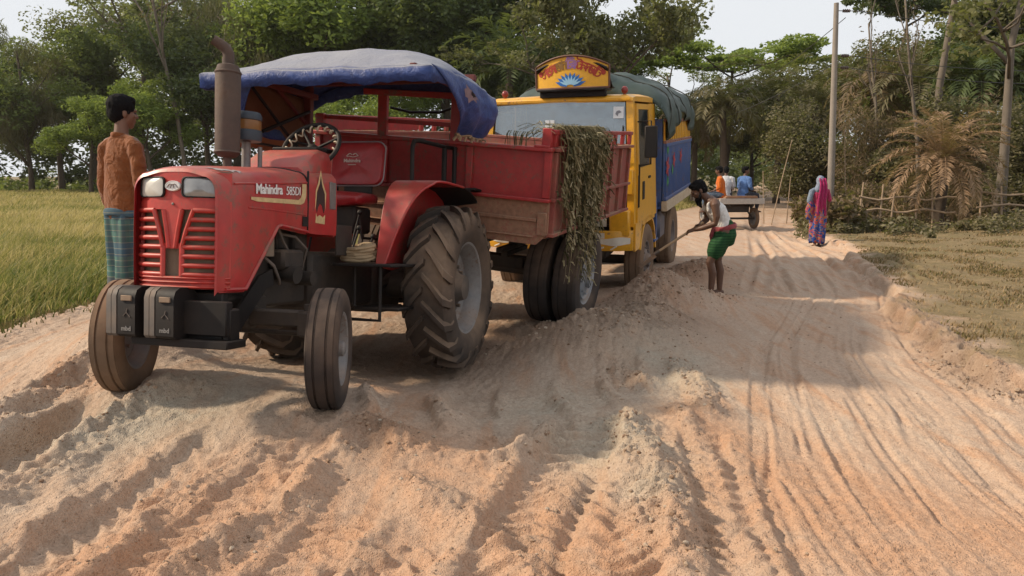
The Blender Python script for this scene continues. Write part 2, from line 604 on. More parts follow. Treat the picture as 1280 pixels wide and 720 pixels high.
        H += .0075 * perlin(al * 1.6, ac * 13, 68) * k * pm + .0045 * perlin(al * 3.5, ac * 31, 69) * k * pm * fine
        H += .0045 * np.abs(perlin(al * 17, ac * 4, 70)) * k * np.clip(fbm(X * 1.3, Y * 1.3, 2, 72) - .1, 0, 1) * 2
        # broken, crumbly soil on the ridges
        cl1 = np.maximum(0, 1 - 3.2 * np.abs(fbm(X * 4.6, Y * 4.6, 2, 71, .5)))
        cl2 = np.maximum(0, .55 - np.abs(fbm(X * 10, Y * 10, 3, 74, .6))) ** 1.0
        cl3 = np.abs(perlin(X * 24, Y * 24, 75)) + .6 * np.abs(perlin(X * 47, Y * 47, 76)) * vf
        H += (.020 * cl1 + .055 * cl2 * (.4 + .6 * np.clip(fbm(X * 3, Y * 3, 2, 77) + .5, 0, 1))) * rgh * near
        H += .020 * cl3 * np.clip(rough * 1.4, 0, 1) * fine * near
        H += (.0050 * fbm(X * 17, Y * 17, 2, 81) * (1 - .6 * packed) * (.4 + np.clip(fbm(X * 1.1, Y * 1.1, 2, 85) + .4, 0, 1)) + .0030 * perlin(X * 42, Y * 42, 82)) * fine
        H += .0065 * np.maximum(0, perlin(X * 26, Y * 26, 83)) * vf * (1 - .6 * packed)
        I = np.where((near > .05) & (Y < 13))[0]
        x = X[I]; y = Y[I]; rg_ = rgh[I]; pk = packed[I]
        m1 = np.clip(rg_ * 1.5 - .25 + .5 * fbm(x * 2.6, y * 2.6, 2, 121), 0, 1)
        m2 = np.clip(.06 + 1.3 * rg_ + .55 * fbm(x * 1.7, y * 1.7, 2, 122), 0, 1) * (1 - .6 * pk)
        H[I] += .026 * crumbs(x * 11, y * 11, 1) * m1 + .014 * crumbs(x * 24, y * 24, 2) * m2 + .011 * crumbs(x * 44, y * 44, 3) * m2
        # boot-scuffed dimples
        H -= .014 * np.maximum(0, perlin(X * 5.5, Y * 5.5, 91) - .35) * near * 2
    return H.reshape(shp), rough.reshape(shp), sF.reshape(shp), sV.reshape(shp)


def S(pts, w, h, rg=.5, kind='ridge', **ex):
    STROKES.append((smooth_line(pts), w, h, rg, kind, ex))


# deep furrow ahead of the left wheels, with its cut bank and shoulder
S([(-3.2, 2.6), (-2.85, 3.6), (-2.72, 4.2), (-2.5, 4.72)], .20, .17, .2, 'rut', berm=.3, edge=.5)
S([(-3.5, 3.0), (-3.12, 4.1), (-3.05, 5.0), (-2.75, 5.45)], .30, .20, .7, asym=.45)
S([(-2.75, 2.9), (-2.5, 3.55), (-2.4, 4.2), (-2.2, 4.7), (-1.75, 4.8)], .15, .10, .7)
S([(-2.06, 3.2), (-2.18, 3.5), (-2.30, 3.95), (-2.22, 4.3), (-1.95, 4.45)], .10, .055, .2)
S([(-1.80, 3.75), (-1.66, 3.3), (-1.62, 2.95), (-1.75, 2.4), (-1.9, 1.6)], .09, .06, .25)
S([(-2.1, 1.6), (-1.95, 2.6), (-1.95, 3.3), (-1.85, 3.9)], .13, .04, .1, 'rut', berm=.3)
S([(-2.62, 1.8), (-2.3, 2.7), (-2.2, 3.3)], .12, .045, .1, 'rut', berm=.5, lug=(.13, .035))
# churned ridges in the middle
S([(-1.05, 4.0), (-.9, 4.19), (-.61, 4.14), (-.33, 3.86)], .15, .10, .9)
S([(-.70, 4.22), (-.97, 4.0), (-1.03, 3.56), (-1.11, 3.27), (-1.3, 2.75), (-1.45, 2.0)], .17, .10, .55, asym=.7)
S([(-.66, 3.86), (-.45, 3.56), (-.24, 3.33), (-.02, 3.01), (.06, 2.75), (.1, 2.1)], .14, .11, .45, asym=1.4)
S([(-.40, 3.82), (-.03, 4.04), (.22, 4.37), (.37, 4.52), (.62, 4.68)], .10, .075, .6)
S([(-.82, 5.35), (-.72, 4.9), (-.56, 4.2)], .17, .05, .05, 'rut', berm=.9, lug=(.075, .016), chev=.1, lugin=0.0, edge=.6)
S([(-.1, 5.5), (.05, 4.9), (.05, 4.35)], .32, .05, .05, 'rut', berm=.25, edge=.2)
S([(.55, 5.0), (.42, 4.3), (.31, 3.97), (.15, 3.46), (0.02, 2.95), (-.02, 2.3)], .20, .055, .1, 'rut', berm=.5, lug=(.130, .055), chev=-.5, lugin=.6)
S([(.66, 3.95), (.50, 3.42), (.40, 3.0), (.36, 2.6), (.35, 2.0)], .22, .045, .1, 'rut', berm=.6, lug=(.140, .060), chev=.55, lugin=.5)
S([(-.85, 2.2), (-.62, 2.75), (-.45, 3.0), (-.35, 3.25)], .16, .04, .1, 'rut', berm=.5, lug=(.115, .050), chev=.5)
S([(-1.55, 4.35), (-1.2, 4.05), (-.9, 3.7)], .14, .03, .1, 'rut', berm=.4, lug=(.115, .036), chev=.3)
S([(-1.95, 4.1), (-1.35, 4.0), (-.75, 4.45), (-.1, 4.7)], .05, .035, .1)
S([(.70, 4.95), (.70, 4.26), (.74, 3.72), (.70, 3.21), (.66, 2.7)], .17, .10, .9, asym=1.3)
S([(1.35, 6.3), (1.34, 5.7), (1.32, 5.11), (1.2, 4.6)], .15, .08, .8)
S([(1.05, 5.2), (1.1, 4.6), (1.08, 3.9), (1.0, 3.0), (.98, 2.4)], .12, .07, .45)
S([(-1.55, 4.3), (-1.78, 3.6), (-1.98, 2.9), (-2.1, 2.0)], .17, .05, .1, 'rut', berm=.5, lug=(.135, .045), chev=.5, lugin=.5)
S([(-1.15, 4.05), (-1.30, 3.5), (-1.45, 2.9), (-1.6, 2.0)], .14, .035, .1, 'rut', berm=.3, lug=(.125, .038), chev=-.5, lugin=.5)
S([(1.15, 4.6), (1.05, 3.8), (.95, 3.1), (.85, 2.2)], .13, .03, .1, 'rut', berm=.3, lug=(.12, .03), chev=.5)
S([(-.25, 5.9), (-.3, 5.3), (-.2, 4.75)], .16, .035, .05, 'rut', berm=.3, lug=(.09, .016), chev=.3, edge=.3)
S([(.55, 6.0), (.5, 5.4), (.6, 4.9)], .14, .03, .05, 'rut', berm=.4, lug=(.10, .02), chev=.3, edge=.4)
S([(-2.35, 4.25), (-2.55, 3.5), (-2.75, 2.8)], .12, .03, .1, 'rut', berm=.3, lug=(.11, .034), chev=.4)
S([(-.72, 3.55), (-.80, 3.1), (-.92, 2.3)], .15, .03, .1, 'rut', berm=.3, lug=(.12, .042), chev=-.45, lugin=.6)
S([(.12, 4.75), (-.05, 4.35), (-.2, 4.0)], .14, .03, .1, 'rut', berm=.4, lug=(.10, .034), chev=.4)
S([(.95, 6.4), (.85, 5.8), (.9, 5.2)], .12, .03, .1, 'rut', berm=.4, lug=(.11, .03), chev=.4)
S([(-2.2, 2.3), (-1.5, 2.7), (-1.0, 2.75), (-.5, 2.55)], .06, .035, .2)
S([(.7, 6.2), (.95, 5.7), (1.0, 5.3)], .16, .06, .7)
S([(1.9, 9.4), (2.5, 9.2), (3.1, 9.5)], .14, .05, .6)
S([(-.3, 7.3), (.3, 7.2), (.9, 7.6)], .3, .10, .1, 'rut', berm=.4, edge=.7)
S([(-3.4, 7.2), (-2.6, 8.6), (-1.6, 11)], .35, .10, .6)
# packed wheel tracks sweeping round on the right
_L = smooth_line([(4.2, 13), (3.45, 9.8), (2.08, 6.7), (1.36, 4.3), (1.18, 3.3), (1.05, 2.2)], 8)
_R = smooth_line([(5.9, 13), (5.15, 10.3), (3.72, 7.0), (3.15, 5.0), (2.8, 3.7), (2.75, 2.2)], 8)
_r = random.Random(5)
for i in range(46):
    f = _r.random() if i > 15 else (i + _r.uniform(-.45, .45)) / 15; g = min(1, max(0, f + _r.uniform(-.30, .30)))
    pts = []
    for j in range(len(_L)):
        t = j / (len(_L) - 1)
        w_ = (f + (g - f) * t) + .025 * math.sin(t * 7 + i * 1.7) + .012 * math.sin(t * 19 + i)
        pts.append((_L[j][0] + (_R[j][0] - _L[j][0]) * w_, _L[j][1] + (_R[j][1] - _L[j][1]) * w_))
    a = _r.randint(0, 26); b = min(len(pts), a + _r.randint(7, 24))
    STROKES.append((pts[a:b], _r.choice([.016, .02, .024, .034, .05]), _r.uniform(.004, .015), .1, 'groove', {'tread': 0}))
for i in range(9):  # printed tyre bands
    f = .06 + .11 * i + _r.uniform(-.03, .03); g = min(1, max(0, f + _r.uniform(-.2, .2))); pts = []
    for j in range(len(_L)):
        t = j / (len(_L) - 1); w_ = f + (g - f) * t + .02 * math.sin(t * 6 + i)
        pts.append((_L[j][0] + (_R[j][0] - _L[j][0]) * w_, _L[j][1] + (_R[j][1] - _L[j][1]) * w_))
    STROKES.append((pts[_r.randint(14, 24):], _r.uniform(.05, .075), _r.uniform(.004, .010), .1, 'band', {}))
for i in range(14):  # far road: long ruts towards the trees
    x0 = 2.9 + i * .19
    pts = smooth_line([(x0 + .2, 10), (x0 + 1.6 + _r.uniform(-.2, .2), 14.5), (x0 + 3.6 - .1 * i, 21), (x0 + 7, 33)])
    STROKES.append((pts, _r.uniform(.05, .09), _r.uniform(.02, .05), .2, 'groove', {}))

gx = graded([(-320, 18), (-60, 2.0), (-14, .22), (-3.7, .0125), (3.7, .0125), (5.4, .02), (15, .16), (60, 2.0), (320, 18)])
gy = graded([(-40, 3), (-4, .5), (2.0, .030), (2.5, .010), (4.2, .013), (7, .024), (14, .06), (30, .3), (90, 2.5), (600, 30)])
GX, GY = np.meshgrid(gx, gy)
GZ, GR, GSF, GSV = ground_z(GX, GY)
nx, ny = len(gx), len(gy)
I0 = (np.arange(ny - 1)[:, None] * nx + np.arange(nx - 1)[None, :]).ravel()
GF = np.stack([I0, I0 + 1, I0 + nx + 1, I0 + nx], 1)


def bell(x, y, s): return np.exp(-((GX - x) ** 2 + (GY - y) ** 2) / (2 * s * s))


# soil kinds: red = orange sand, green = pale grey clay, blue = dark brown earth plus shade painted on the verge bank, alpha-less second layer = turf / verge
orange = np.clip(sum(bell(*p) for p in [(-1.0, 3.6, .45), (-.35, 3.3, .45), (-.6, 4.1, .25), (1.0, 4.4, .35), (.35, 2.9, .4), (-.95, 5.3, .18), (1.4, 3.6, .5), (1.75, 9.1, .35), (2.2, 2.8, .6), (-1.5, 2.9, .4), (2.6, 11.3, .5)]), 0, 1)
grey = np.clip(sum(bell(*p) for p in [(.70, 4.6, .16), (.72, 4.1, .17), (.70, 3.6, .13), (1.33, 5.6, .25), (1.3, 6.2, .25), (.95, 7.0, .5), (.45, 4.3, .2), (-1.9, 4.55, .3), (.3, 5.2, .35), (-2.5, 4.2, .3)]), 0, 1)
dark_soil_shade = np.clip(sum(bell(*p) for p in [(.75, 7.1, .55), (1.45, 7.7, .45), (.0, 7.2, .5), (-1.2, 6.6, .7), (1.68, 9.0, .36), (-.78, 4.12, .13), (2.9, 11.7, .4), (1.6, 10.6, .7)]) + .9 * np.exp(-((GSV + .03) / .16) ** 2) * sstep(10, 8, GY) * sstep(4.8, 5.6, GY) + .45 * np.exp(-((GSV - .3) / .4) ** 2) * sstep(10, 8, GY) * sstep(5, 6, GY), 0, 1)  # edge terms put the shade of the verge bank into the soil colour
turf = np.maximum(sstep(.0, .45, GSV + .25 * fbm(GX * 1.5, GY * 1.5, 3, 101)) * sstep(3.2, 4.6, GY + .4 * GX - 1.3), sstep(.15, -.3, GSF))
kinds = np.stack([orange.ravel(), grey.ravel(), dark_soil_shade.ravel()], 1)
k2 = np.stack([turf.ravel(), np.clip(GR.ravel(), 0, 1), sstep(1.0, 2.0, GX + .12 * (GY - 4)).ravel()], 1)
ground_me = np_mesh('ground', np.stack([GX.ravel(), GY.ravel(), GZ.ravel()], 1), GF, {'soil': kinds, 'cover': k2}, True)

k = NT('sandy soil'); co = k.coord()
a1 = k.n('ShaderNodeAttribute', attribute_name='soil'); a2 = k.n('ShaderNodeAttribute', attribute_name='cover')
s1 = k.n('ShaderNodeSeparateColor'); k.l(a1.outputs['Color'], s1.inputs[0])
s2 = k.n('ShaderNodeSeparateColor'); k.l(a2.outputs['Color'], s2.inputs[0])
nA = k.noise(.9, 6, .6, co); nB = k.noise(4.2, 6, .65, co); nC = k.noise(38, 4, .6, co); nD = k.noise(160, 3, .6, co)
sand = k.mix(k.ramp(nB, [(.3, 0), (.7, 1)]), (.370, .272, .198), (.520, .398, .300))
sand = k.mix(k.ramp(nA, [(.42, 0), (.62, .6)]), sand, (.49, .335, .232))
sand = k.mix(k.math('MULTIPLY', s2.outputs[2], .55), sand, (.53, .378, .275))
mp = k.n('ShaderNodeMapping'); mp.inputs['Rotation'].default_value = (0, 0, rad(15)); mp.inputs['Scale'].default_value = (3.2, .55, 1); k.l(co, mp.inputs['Vector'])
nS = k.noise(1.6, 5, .65, mp.outputs[0], .6)
sand = k.mix(k.ramp(nS, [(.50, 0), (.64, .75)]), sand, (.46, .262, .155))
sand = k.mix(k.ramp(nS, [(.30, .7), (.44, 0)]), sand, (.53, .43, .335))
og = k.mix(nB, (.38, .175, .090), (.53, .325, .200))
sand = k.mix(k.math('MULTIPLY', s1.outputs[0], k.ramp(k.math('ADD', k.math('MULTIPLY', nB, .6), k.math('MULTIPLY', nA, .4)), [(.36, .1), (.6, .9)])), sand, og)
gr = k.mix(nB, (.31, .255, .185), (.53, .465, .37))
sand = k.mix(k.math('MULTIPLY', s1.outputs[1], k.ramp(nB, [(.3, .35), (.6, 1)])), sand, gr)
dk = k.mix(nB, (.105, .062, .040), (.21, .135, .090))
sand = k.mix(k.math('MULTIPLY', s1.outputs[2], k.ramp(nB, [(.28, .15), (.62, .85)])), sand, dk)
sand = k.mix(k.math('MULTIPLY', s2.outputs[1], k.ramp(nC, [(.45, 0), (.7, .55)])), sand, (.20, .135, .09))
tf = k.mix(k.ramp(nB, [(.35, 0), (.65, 1)]), (.125, .100, .042), (.240, .178, .092))
tf = k.mix(k.ramp(nA, [(.5, 0), (.64, .75)]), tf, (.15, .130, .050))
col = k.mix(s2.outputs[0], sand, tf)
col = k.mix(k.ramp(nC, [(.25, .35), (.55, 0)]), col, (.16, .10, .065))
col = k.mix(k.ramp(nD, [(.62, 0), (.75, .4)]), col, (.60, .50, .40))
vA = k.n('ShaderNodeTexVoronoi'); vA.inputs['Scale'].default_value = 55; vA.inputs['Randomness'].default_value = 1; k.l(co, vA.inputs['Vector'])
vB = k.n('ShaderNodeTexVoronoi'); vB.inputs['Scale'].default_value = 130; k.l(co, vB.inputs['Vector'])
dA = k.math('MULTIPLY', k.math('SUBTRACT', .45, vA.outputs['Distance'], True), k.ramp(nB, [(.35, .15), (.65, 1)])); dB = k.math('SUBTRACT', .5, vB.outputs['Distance'], True)
sA = k.n('ShaderNodeSeparateColor'); k.l(vA.outputs['Color'], sA.inputs[0]); sB = k.n('ShaderNodeSeparateColor'); k.l(vB.outputs['Color'], sB.inputs[0])
col = k.mix(k.math('MULTIPLY', k.math('POWER', sA.outputs[0], 3.0), .20), col, (.20, .125, .080))
col = k.mix(k.math('MULTIPLY', k.math('POWER', sB.outputs[0], 2.0), .14), col, (.56, .43, .32))
col = k.mix(k.math('MULTIPLY', k.math('POWER', sB.outputs[1], 4.0), .22), col, (.17, .105, .068))
bm0 = k.bump(dA, .8, .016); bm1 = k.bump(nC, .45, .012, bm0); bmB = k.bump(dB, .8, .008, bm1); bm2 = k.bump(nD, .5, .005, bmB)
ground = link('ground', ground_me, k.finish(col, .95, 0, bm2, .15))
tag(ground, kind='structure')


def zat(x, y):
    return float(ground_z(np.array([x]), np.array([y]))[0][0])


# loose clods broken off the ridges
rs = np.random.RandomState(21)
PX = rs.uniform(-4, 3.6, 60000); PY = 2.3 + rs.rand(60000) ** 1.4 * 9.5
_, pr, psf, psv = ground_z(PX, PY)
keep = (pr * 1.0 - .15 > rs.rand(60000) * 1.2) | (rs.rand(60000) < .010)
PX, PY, pr = PX[keep][:9000], PY[keep][:9000], pr[keep][:9000]
PZ = ground_z(PX, PY)[0]
ico = bmesh.new(); bmesh.ops.create_icosphere(ico, subdivisions=1, radius=1)
iv = np.array([v.co[:] for v in ico.verts]); jf = np.array([[v.index for v in f.verts] for f in ico.faces]); ico.free()
VV = []; FF = []; TT = []
for i in range(len(PX)):
    r = .0022 + .0125 * rs.rand() ** 3.6 * (.5 + pr[i]) + .0006 * PY[i]
    v = iv * (1 + .35 * (rs.rand(len(iv), 1) - .5)) * r * (1 + .5 * (rs.rand(1, 3) - .5)) * [1, 1, .75]
    VV.append(v + [PX[i], PY[i], PZ[i] + r * .10]); FF.append(jf + i * len(iv)); TT.append(np.full((len(iv), 1), rs.rand()))
cl = np_mesh('soil_clods', np.concatenate(VV), np.concatenate(FF), {'tint': np.concatenate(TT).repeat(3, 1)})
k = NT('clod soil'); a1 = k.n('ShaderNodeAttribute', attribute_name='tint'); n1 = k.noise(60, 4)
k.finish(k.mix(k.ramp(n1, [(.3, 0), (.7, .5)]), k.ramp(a1.outputs['Fac'], [(0, (.20, .125, .08)), (.35, (.33, .225, .15)), (.7, (.39, .29, .205)), (1, (.43, .36, .28))]), (.2, .13, .09)), .95, 0, k.bump(n1, .4, .01), .15)
clods = link('soil_clods', cl, k.mat)
tag(clods, 'loose clods of dry soil scattered over the churned sand', 'clods', kind='stuff')
# ------------------------------------------------------------------ shared vehicle materials
RED = paint('red tractor paint', (.36, .008, .015), .32, dust=.34, wear=.5, wearcol=(.19, .035, .03), dscale=2.6, spec=.45, coat=.10, side=.10, bump=.14)
REDBAR = paint('red grille paint', (.40, .022, .018), .42, dust=.22, wear=.3, wearcol=(.2, .06, .05), dscale=6, side=.06)
BLACK = paint('black paint', (.007, .007, .008), .6, dust=.07, dscale=6, spec=.25, side=.1)
IRON = paint('greasy dark iron', (.011, .010, .0095), .7, .0, dust=.13, dscale=7, bump=.25)
STEEL = paint('dull steel', (.17, .17, .17), .5, .4, dust=.3, dscale=8)
TYRE = paint('tyre rubber', (.026, .025, .026), .78, dust=.62, dscale=3.0, bump=.25, spec=.2, dcol=s2l((.52, .43, .36)))
TYRE_REAR = paint('muddy tyre rubber', (.030, .028, .028), .85, dust=1.0, dscale=2.2, bump=.3, spec=.2, dcol=s2l((.50, .42, .35)), side=.26)
TYRE_MUD = paint('dusty tyre rubber', (.150, .105, .072), .9, dust=.8, dscale=3.2, bump=.3, spec=.2, dcol=s2l((.55, .44, .35)))
RIMG = paint('grey wheel rim paint', (.17, .175, .18), .5, .1, dust=.30, dscale=5, wear=.3, wearcol=(.12, .08, .06))
RUST = paint('rusty exhaust metal', (.060, .040, .033), .75, .1, dust=.16, wear=.5, wearcol=(.05, .028, .02), dscale=6, bump=.3)
SEATRED = paint('red vinyl', (.36, .014, .022), .32, dust=.12, dscale=5, bump=.15)
WHITE = plain('white lettering', (.72, .70, .68), .5, var=.08)
LENS = None
k = NT('headlight glass'); g1 = k.noise(14, 3); k.finish(k.mix(g1, (.14, .14, .14), (.40, .40, .39)), .12, .35, k.bump(g1, .2, .01), .6, None, .6); LENS = k.mat
k = NT('frosted headlight glass'); g1 = k.noise(9, 4); k.finish(k.mix(g1, (.48, .45, .40), (.62, .60, .55)), .35, .05, k.bump(g1, .1, .01), .5); FROST = k.mat
k = NT('dusty grille mesh'); co = k.coord(); wv = k.n('ShaderNodeTexWave', wave_type='BANDS', bands_direction='X'); wv.inputs['Scale'].default_value = 70; k.l(co, wv.inputs['Vector'])
wv2 = k.n('ShaderNodeTexWave', wave_type='BANDS', bands_direction='Z'); wv2.inputs['Scale'].default_value = 70; k.l(co, wv2.inputs['Vector'])
g1 = k.noise(12, 4, .6, co); mm = k.math('MULTIPLY', wv.outputs['Fac'], wv2.outputs['Fac'])
k.finish(k.mix(mm, k.mix(g1, (.11, .075, .05), (.24, .175, .125)), (.30, .225, .165)), .9, 0, k.bump(mm, .5, .004), .2); MESHM = k.mat


def tyre_ribbed(R_, w, rr):
    """front tyre with circumferential ribs"""
    m = MB(); h = w / 2
    prof = [(-h * .72, rr), (-h * .95, rr + (R_ - rr) * .25), (-h, rr + (R_ - rr) * .55), (-h * .93, R_ - .035), (-h * .80, R_ - .012)]
    g = []
    for a, b in ((-.78, -.40), (-.32, .32), (.40, .78)):
        g += [(a * h, R_ - .014), (a * h + .004, R_ - .001 - .010 * abs(a) ** 3), ((a + b) / 2 * h, R_ - .008 * abs((a + b) / 2)), (b * h - .004, R_ - .001 - .010 * abs(b) ** 3), (b * h, R_ - .014)]
    prof = prof + g + [(-a, b) for a, b in reversed(prof)]
    prof += [(h * .6, rr - .01), (-h * .6, rr - .01)]
    m.lathe(prof, 'x', (0, 0, 0), 56, loop=True)
    return m


def tyre_lugged(R_, w, rr, lugs=19):
    m = MB(); h = w / 2; c = R_ - .045
    prof = [(-h * .74, rr), (-h * .97, rr + .07), (-h, rr + .16), (-h * .95, c - .05), (-h * .8, c - .012), (-h * .4, c - .002), (0, c), (h * .4, c - .002), (h * .8, c - .012), (h * .95, c - .05), (h, rr + .16), (h * .97, rr + .07), (h * .74, rr), (h * .5, rr - .01), (-h * .5, rr - .01)]
    m.lathe(prof, 'x', (0, 0, 0), 64, loop=True)
    path = [(.0, c, .046), (.3 * h, c - .001, .046), (.62 * h, c - .006, .044), (.86 * h, c - .016, .042), (1.0 * h, c - .055, .030), (1.03 * h, c - .11, .010)]
    for sgn in (-1, 1):
        for i in range(lugs):
            th0 = 2 * math.pi * (i + (.5 if sgn > 0 else 0)) / lugs
            rg = []
            for j, (x, r, hh) in enumerate(path):
                th = th0 + (.02 + .36 * min(1.0, x / h) ** 1.15)
                wd = (.022 + .012 * (x / h)) / R_
                q = []
                for a, up in ((-wd * 1.25, -.012), (-wd * .85, hh), (wd * .85, hh), (wd * 1.25, -.012)):
                    # on the flank the lug stands out sideways
                    out = up * max(0, 1 - max(0, x / h - .86) * 7); sd = up * .35 if x / h > .95 else 0
                    t = th + a
                    q.append((sgn * (x + sd), (r + out) * math.cos(t), (r + out) * math.sin(t)))
                rg.append(q)
            m.rings(rg, True, True)
    return m


def rim_mesh(rr, w, face=1, dish=.35, bolts=8, hub=.085, holes=0):
    """face: +1 or -1 = side of the wheel (x) that is seen; disc sits dish*w inside the flange"""
    m = MB(); h = w / 2
    xo = face * h * .78
    xd = face * h * (.78 - 1.56 * dish)
    prof = [(xo, rr + .018), (xo + face * .006, rr + .010), (xo, rr - .008), (xo - face * .03, rr - .022), (xo - face * .06, rr - .045), (xd + face * .02, rr - .055), (xd, rr * .72), (xd + face * .012, rr * .45), (xd + face * .004, hub * 1.9), (xd + face * .02, hub * 1.5), (xd + face * .03, hub), (xd + face * .075, hub * .9), (xd + face * .085, hub * .6), (xd + face * .085, .001)]
    m.lathe(prof, 'x', (0, 0, 0), 48)
    xb = -face * h * .78
    m.lathe([(xd, rr - .055), (xb + face * .03, rr - .03), (xb, rr - .006), (xb, rr + .016)], 'x', (0, 0, 0), 48)
    for i in range(bolts):
        a = 2 * math.pi * i / bolts
        r = hub * 1.75
        m.cyl((xd - face * .01, r * math.cos(a), r * math.sin(a)), (xd + face * .034, r * math.cos(a), r * math.sin(a)), .013, n=6)
    return m


TRACTOR = empty('tractor', (-1.78, 4.65, .16), 15, 6.0)
tag(TRACTOR, 'dusty red farm tractor with blue tarpaulin roof standing on churned sand', 'tractor')
XC = -.03
HW = .31


def put(mb, name, mats, parent=TRACTOR, sharp=38): return mb.build(name, mats, parent, sharp)


def hood_w(y): return HW - .05 * max(0, (-.30 - y) / .16) ** 2 - .01 * max(0, y)


def hood_top(y): return 1.395 + .105 * (y + .46) ** .85 / 1.0 if y > -.46 else 1.395


def hood_bot(y):
    if y < -.24: return .705
    if y < .10: return .705 + (y + .24) / .34 * .385
    return 1.09 - .035 * max(0, (y - .1) / .4)


def hood_section(y, off=0.0):
    w = hood_w(y) + off; zt = hood_top(y) + off; zb = hood_bot(y); zs = zt - .125
    pts = []
    for j in range(9): pts.append((XC + w + .004 * math.sin(j / 8 * 3.14), y, zb + (zs - zb) * j / 8))
    for j in range(1, 7):
        a = j / 6 * math.pi / 2
        pts.append((XC + w - .085 * (1 - math.cos(a)) * 1.0, y, zs + .095 * math.sin(a)))
    for j in range(1, 5):
        t = j / 4; x = (w - .085) * (1 - t)
        pts.append((XC + x, y, zs + .095 + .030 * (1 - (x / (w - .085)) ** 2)))
    return pts + [(2 * XC - p[0], p[1], p[2]) for p in reversed(pts[:-1])]


# hood, in one sheet with a lip round the arch
m = MB()
ys = [-.43, -.41, -.36, -.30, -.24, -.18, -.12, -.05, .02, .08, .10, .16, .24, .32, .40, .455]
secs = [hood_section(y) for y in ys]
nose = [(XC + (p[0] - XC) * .985, -.455, p[2] - .012) for p in secs[0]]
nose2 = [(XC + (p[0] - XC) * .955, -.464, min(p[2] - .03, 1.365)) for p in secs[0]]
inner = [[(XC + (p[0] - XC) * .97, p[1], p[2] - .012) for p in s_] for s_ in reversed(secs)]
m.rings([nose2, nose] + secs + inner, False, False)
HOOD = put(m, 'hood', RED, sharp=30)
m = MB()
for sg in (1, -1):
    pth = [(XC + sg * (hood_w(y) + .004), y, hood_bot(y) + .006) for y in (-.40, -.30, -.24, -.15, -.05, .05, .09, .13, .25, .40, .455)]
    m.tube(pth, .011, 8)
m.each('arch_lip', RED, HOOD)
# pressed side crease
m = MB()
for sg in (1, -1):
    m.tube([(XC + sg * (hood_w(y) + .002), y, z) for y, z in ((-.22, 1.185), (0, 1.185), (.25, 1.18), (.44, 1.175))], .006, 6)
    m.tube([(XC + sg * (hood_w(y) + .001), y, z) for y, z in ((-.35, 1.31), (0, 1.345), (.25, 1.37), (.44, 1.39))], .007, 6)
m.each('crease', RED, HOOD)

# rear hood panel with dash cowl
m = MB()
ys2 = [.462, .50, .58, .66, .74, .80, .86]
m.rings([[(p[0], p[1], max(p[2], 1.052) if y < .9 else p[2]) for p in hood_section(y, .003)] for y in ys2], False, False)
m.box((XC, .865, 1.25), (2 * HW - .04, .02, .42), .005)
put(m, 'cowl_panel', RED, sharp=30)
m = MB()
rg = []
for y, wf, zt in ((.50, .25, 1.50), (.56, .255, 1.56), (.66, .25, 1.625), (.78, .235, 1.655), (.92, .22, 1.655), (.95, .21, 1.60), (.96, .2, 1.45)):
    rg.append([(XC + wf, y, 1.40), (XC + wf, y, zt - .07), (XC + wf * .93, y, zt - .02), (XC + wf * .8, y, zt), (XC - wf * .8, y, zt), (XC - wf * .93, y, zt - .02), (XC - wf, y, zt - .07), (XC - wf, y, 1.40)])
m.rings(rg, True, True)
DASH = put(m, 'dashboard_cowl', RED, sharp=40)
m = MB(); m.box((XC, .87, 1.668), (.36, .15, .022), .008); put(m, 'dash_top', BLACK, DASH)
m = MB(); m.box((XC + HW - .004, .458, 1.27), (.012, .016, .40), .004); m.box((XC - HW + .004, .458, 1.27), (.012, .016, .40), .004)
m.tube([(p[0], .458, p[2] - .002) for p in hood_section(.458)[8:-8]], .009, 6); put(m, 'hood_seam', BLACK, HOOD)


# ---- grille
def fp(x, z, off=0.0):
    t = min(1.15, abs(x) / HW)
    y = -.468 + .105 * t ** 3 - .012 * (1.2 - z)
    sl = .105 * 3 * t * t / HW * (1 if x > 0 else -1)
    n = Vector((sl, -1, 0)).normalized()
    return (XC + x + n.x * off, y + n.y * off, z)


m = MB()
m.sheet(lambda u, v: fp((u - .5) * 2 * HW * .985, .715 + v * .66, -.028), 24, 6)
GRILLE = put(m, 'grille_mesh', MESHM)
m = MB()


def bar(pts, w=.010, d=.012, out=.0, n=8):
    m.tube([fp(x, z, out) for x, z in pts], [(w, d)] * len(pts), n, True, side=(0, 0, 1))


def hbar(x0, x1, z, w=.010, d=.014): bar([(x0 + (x1 - x0) * i / 8, z) for i in range(9)], w, d)


def panel(x0, x1, z0, z1, off=0.0, t=.02, nu=10):
    m.sheet(lambda u, v: fp(x0 + (x1 - x0) * u, z0 + (z1 - z0) * v, off), nu, 2, t)


panel(-.305, .305, 1.155, 1.205, .002, nu=20)     # rail under the lamps
panel(-.305, .305, .712, .775, .0, nu=20)         # sill
for z in (.722, .748, .772): hbar(-.304, .304, z, .009, .016)
panel(-.305, -.275, .77, 1.16); panel(.235, .305, .77, 1.16)
N = 7; P0, P1 = .790, 1.150; pitch = (P1 - P0) / N
for i in range(N + 1):
    z = P0 + i * pitch
    vx = .062 + max(0, (z - .95) / .2) * .065 if z > .95 else .062
    hbar(-.285, -vx, z, .0145, .016); hbar(vx, .245, z, .0145, .016)
for sg in (-1, 1):
    bar([(sg * .062, .78), (sg * .062, .95)], .012, .016, .004); bar([(sg * .062, .945), (sg * .088, 1.04), (sg * .128, 1.152)], .012, .016, .004)
    bar([(sg * .020, .94), (sg * .036, 1.04), (sg * .058, 1.152)], .014, .016, .004)
m.sheet(lambda u, v: fp((u - .5) * 2 * (.014 + .046 * v), .935 + .225 * v, .008), 4, 6, .02)
panel(-.06, .06, .935, .965, .004)
put(m, 'grille_bars', REDBAR, GRILLE, 50)
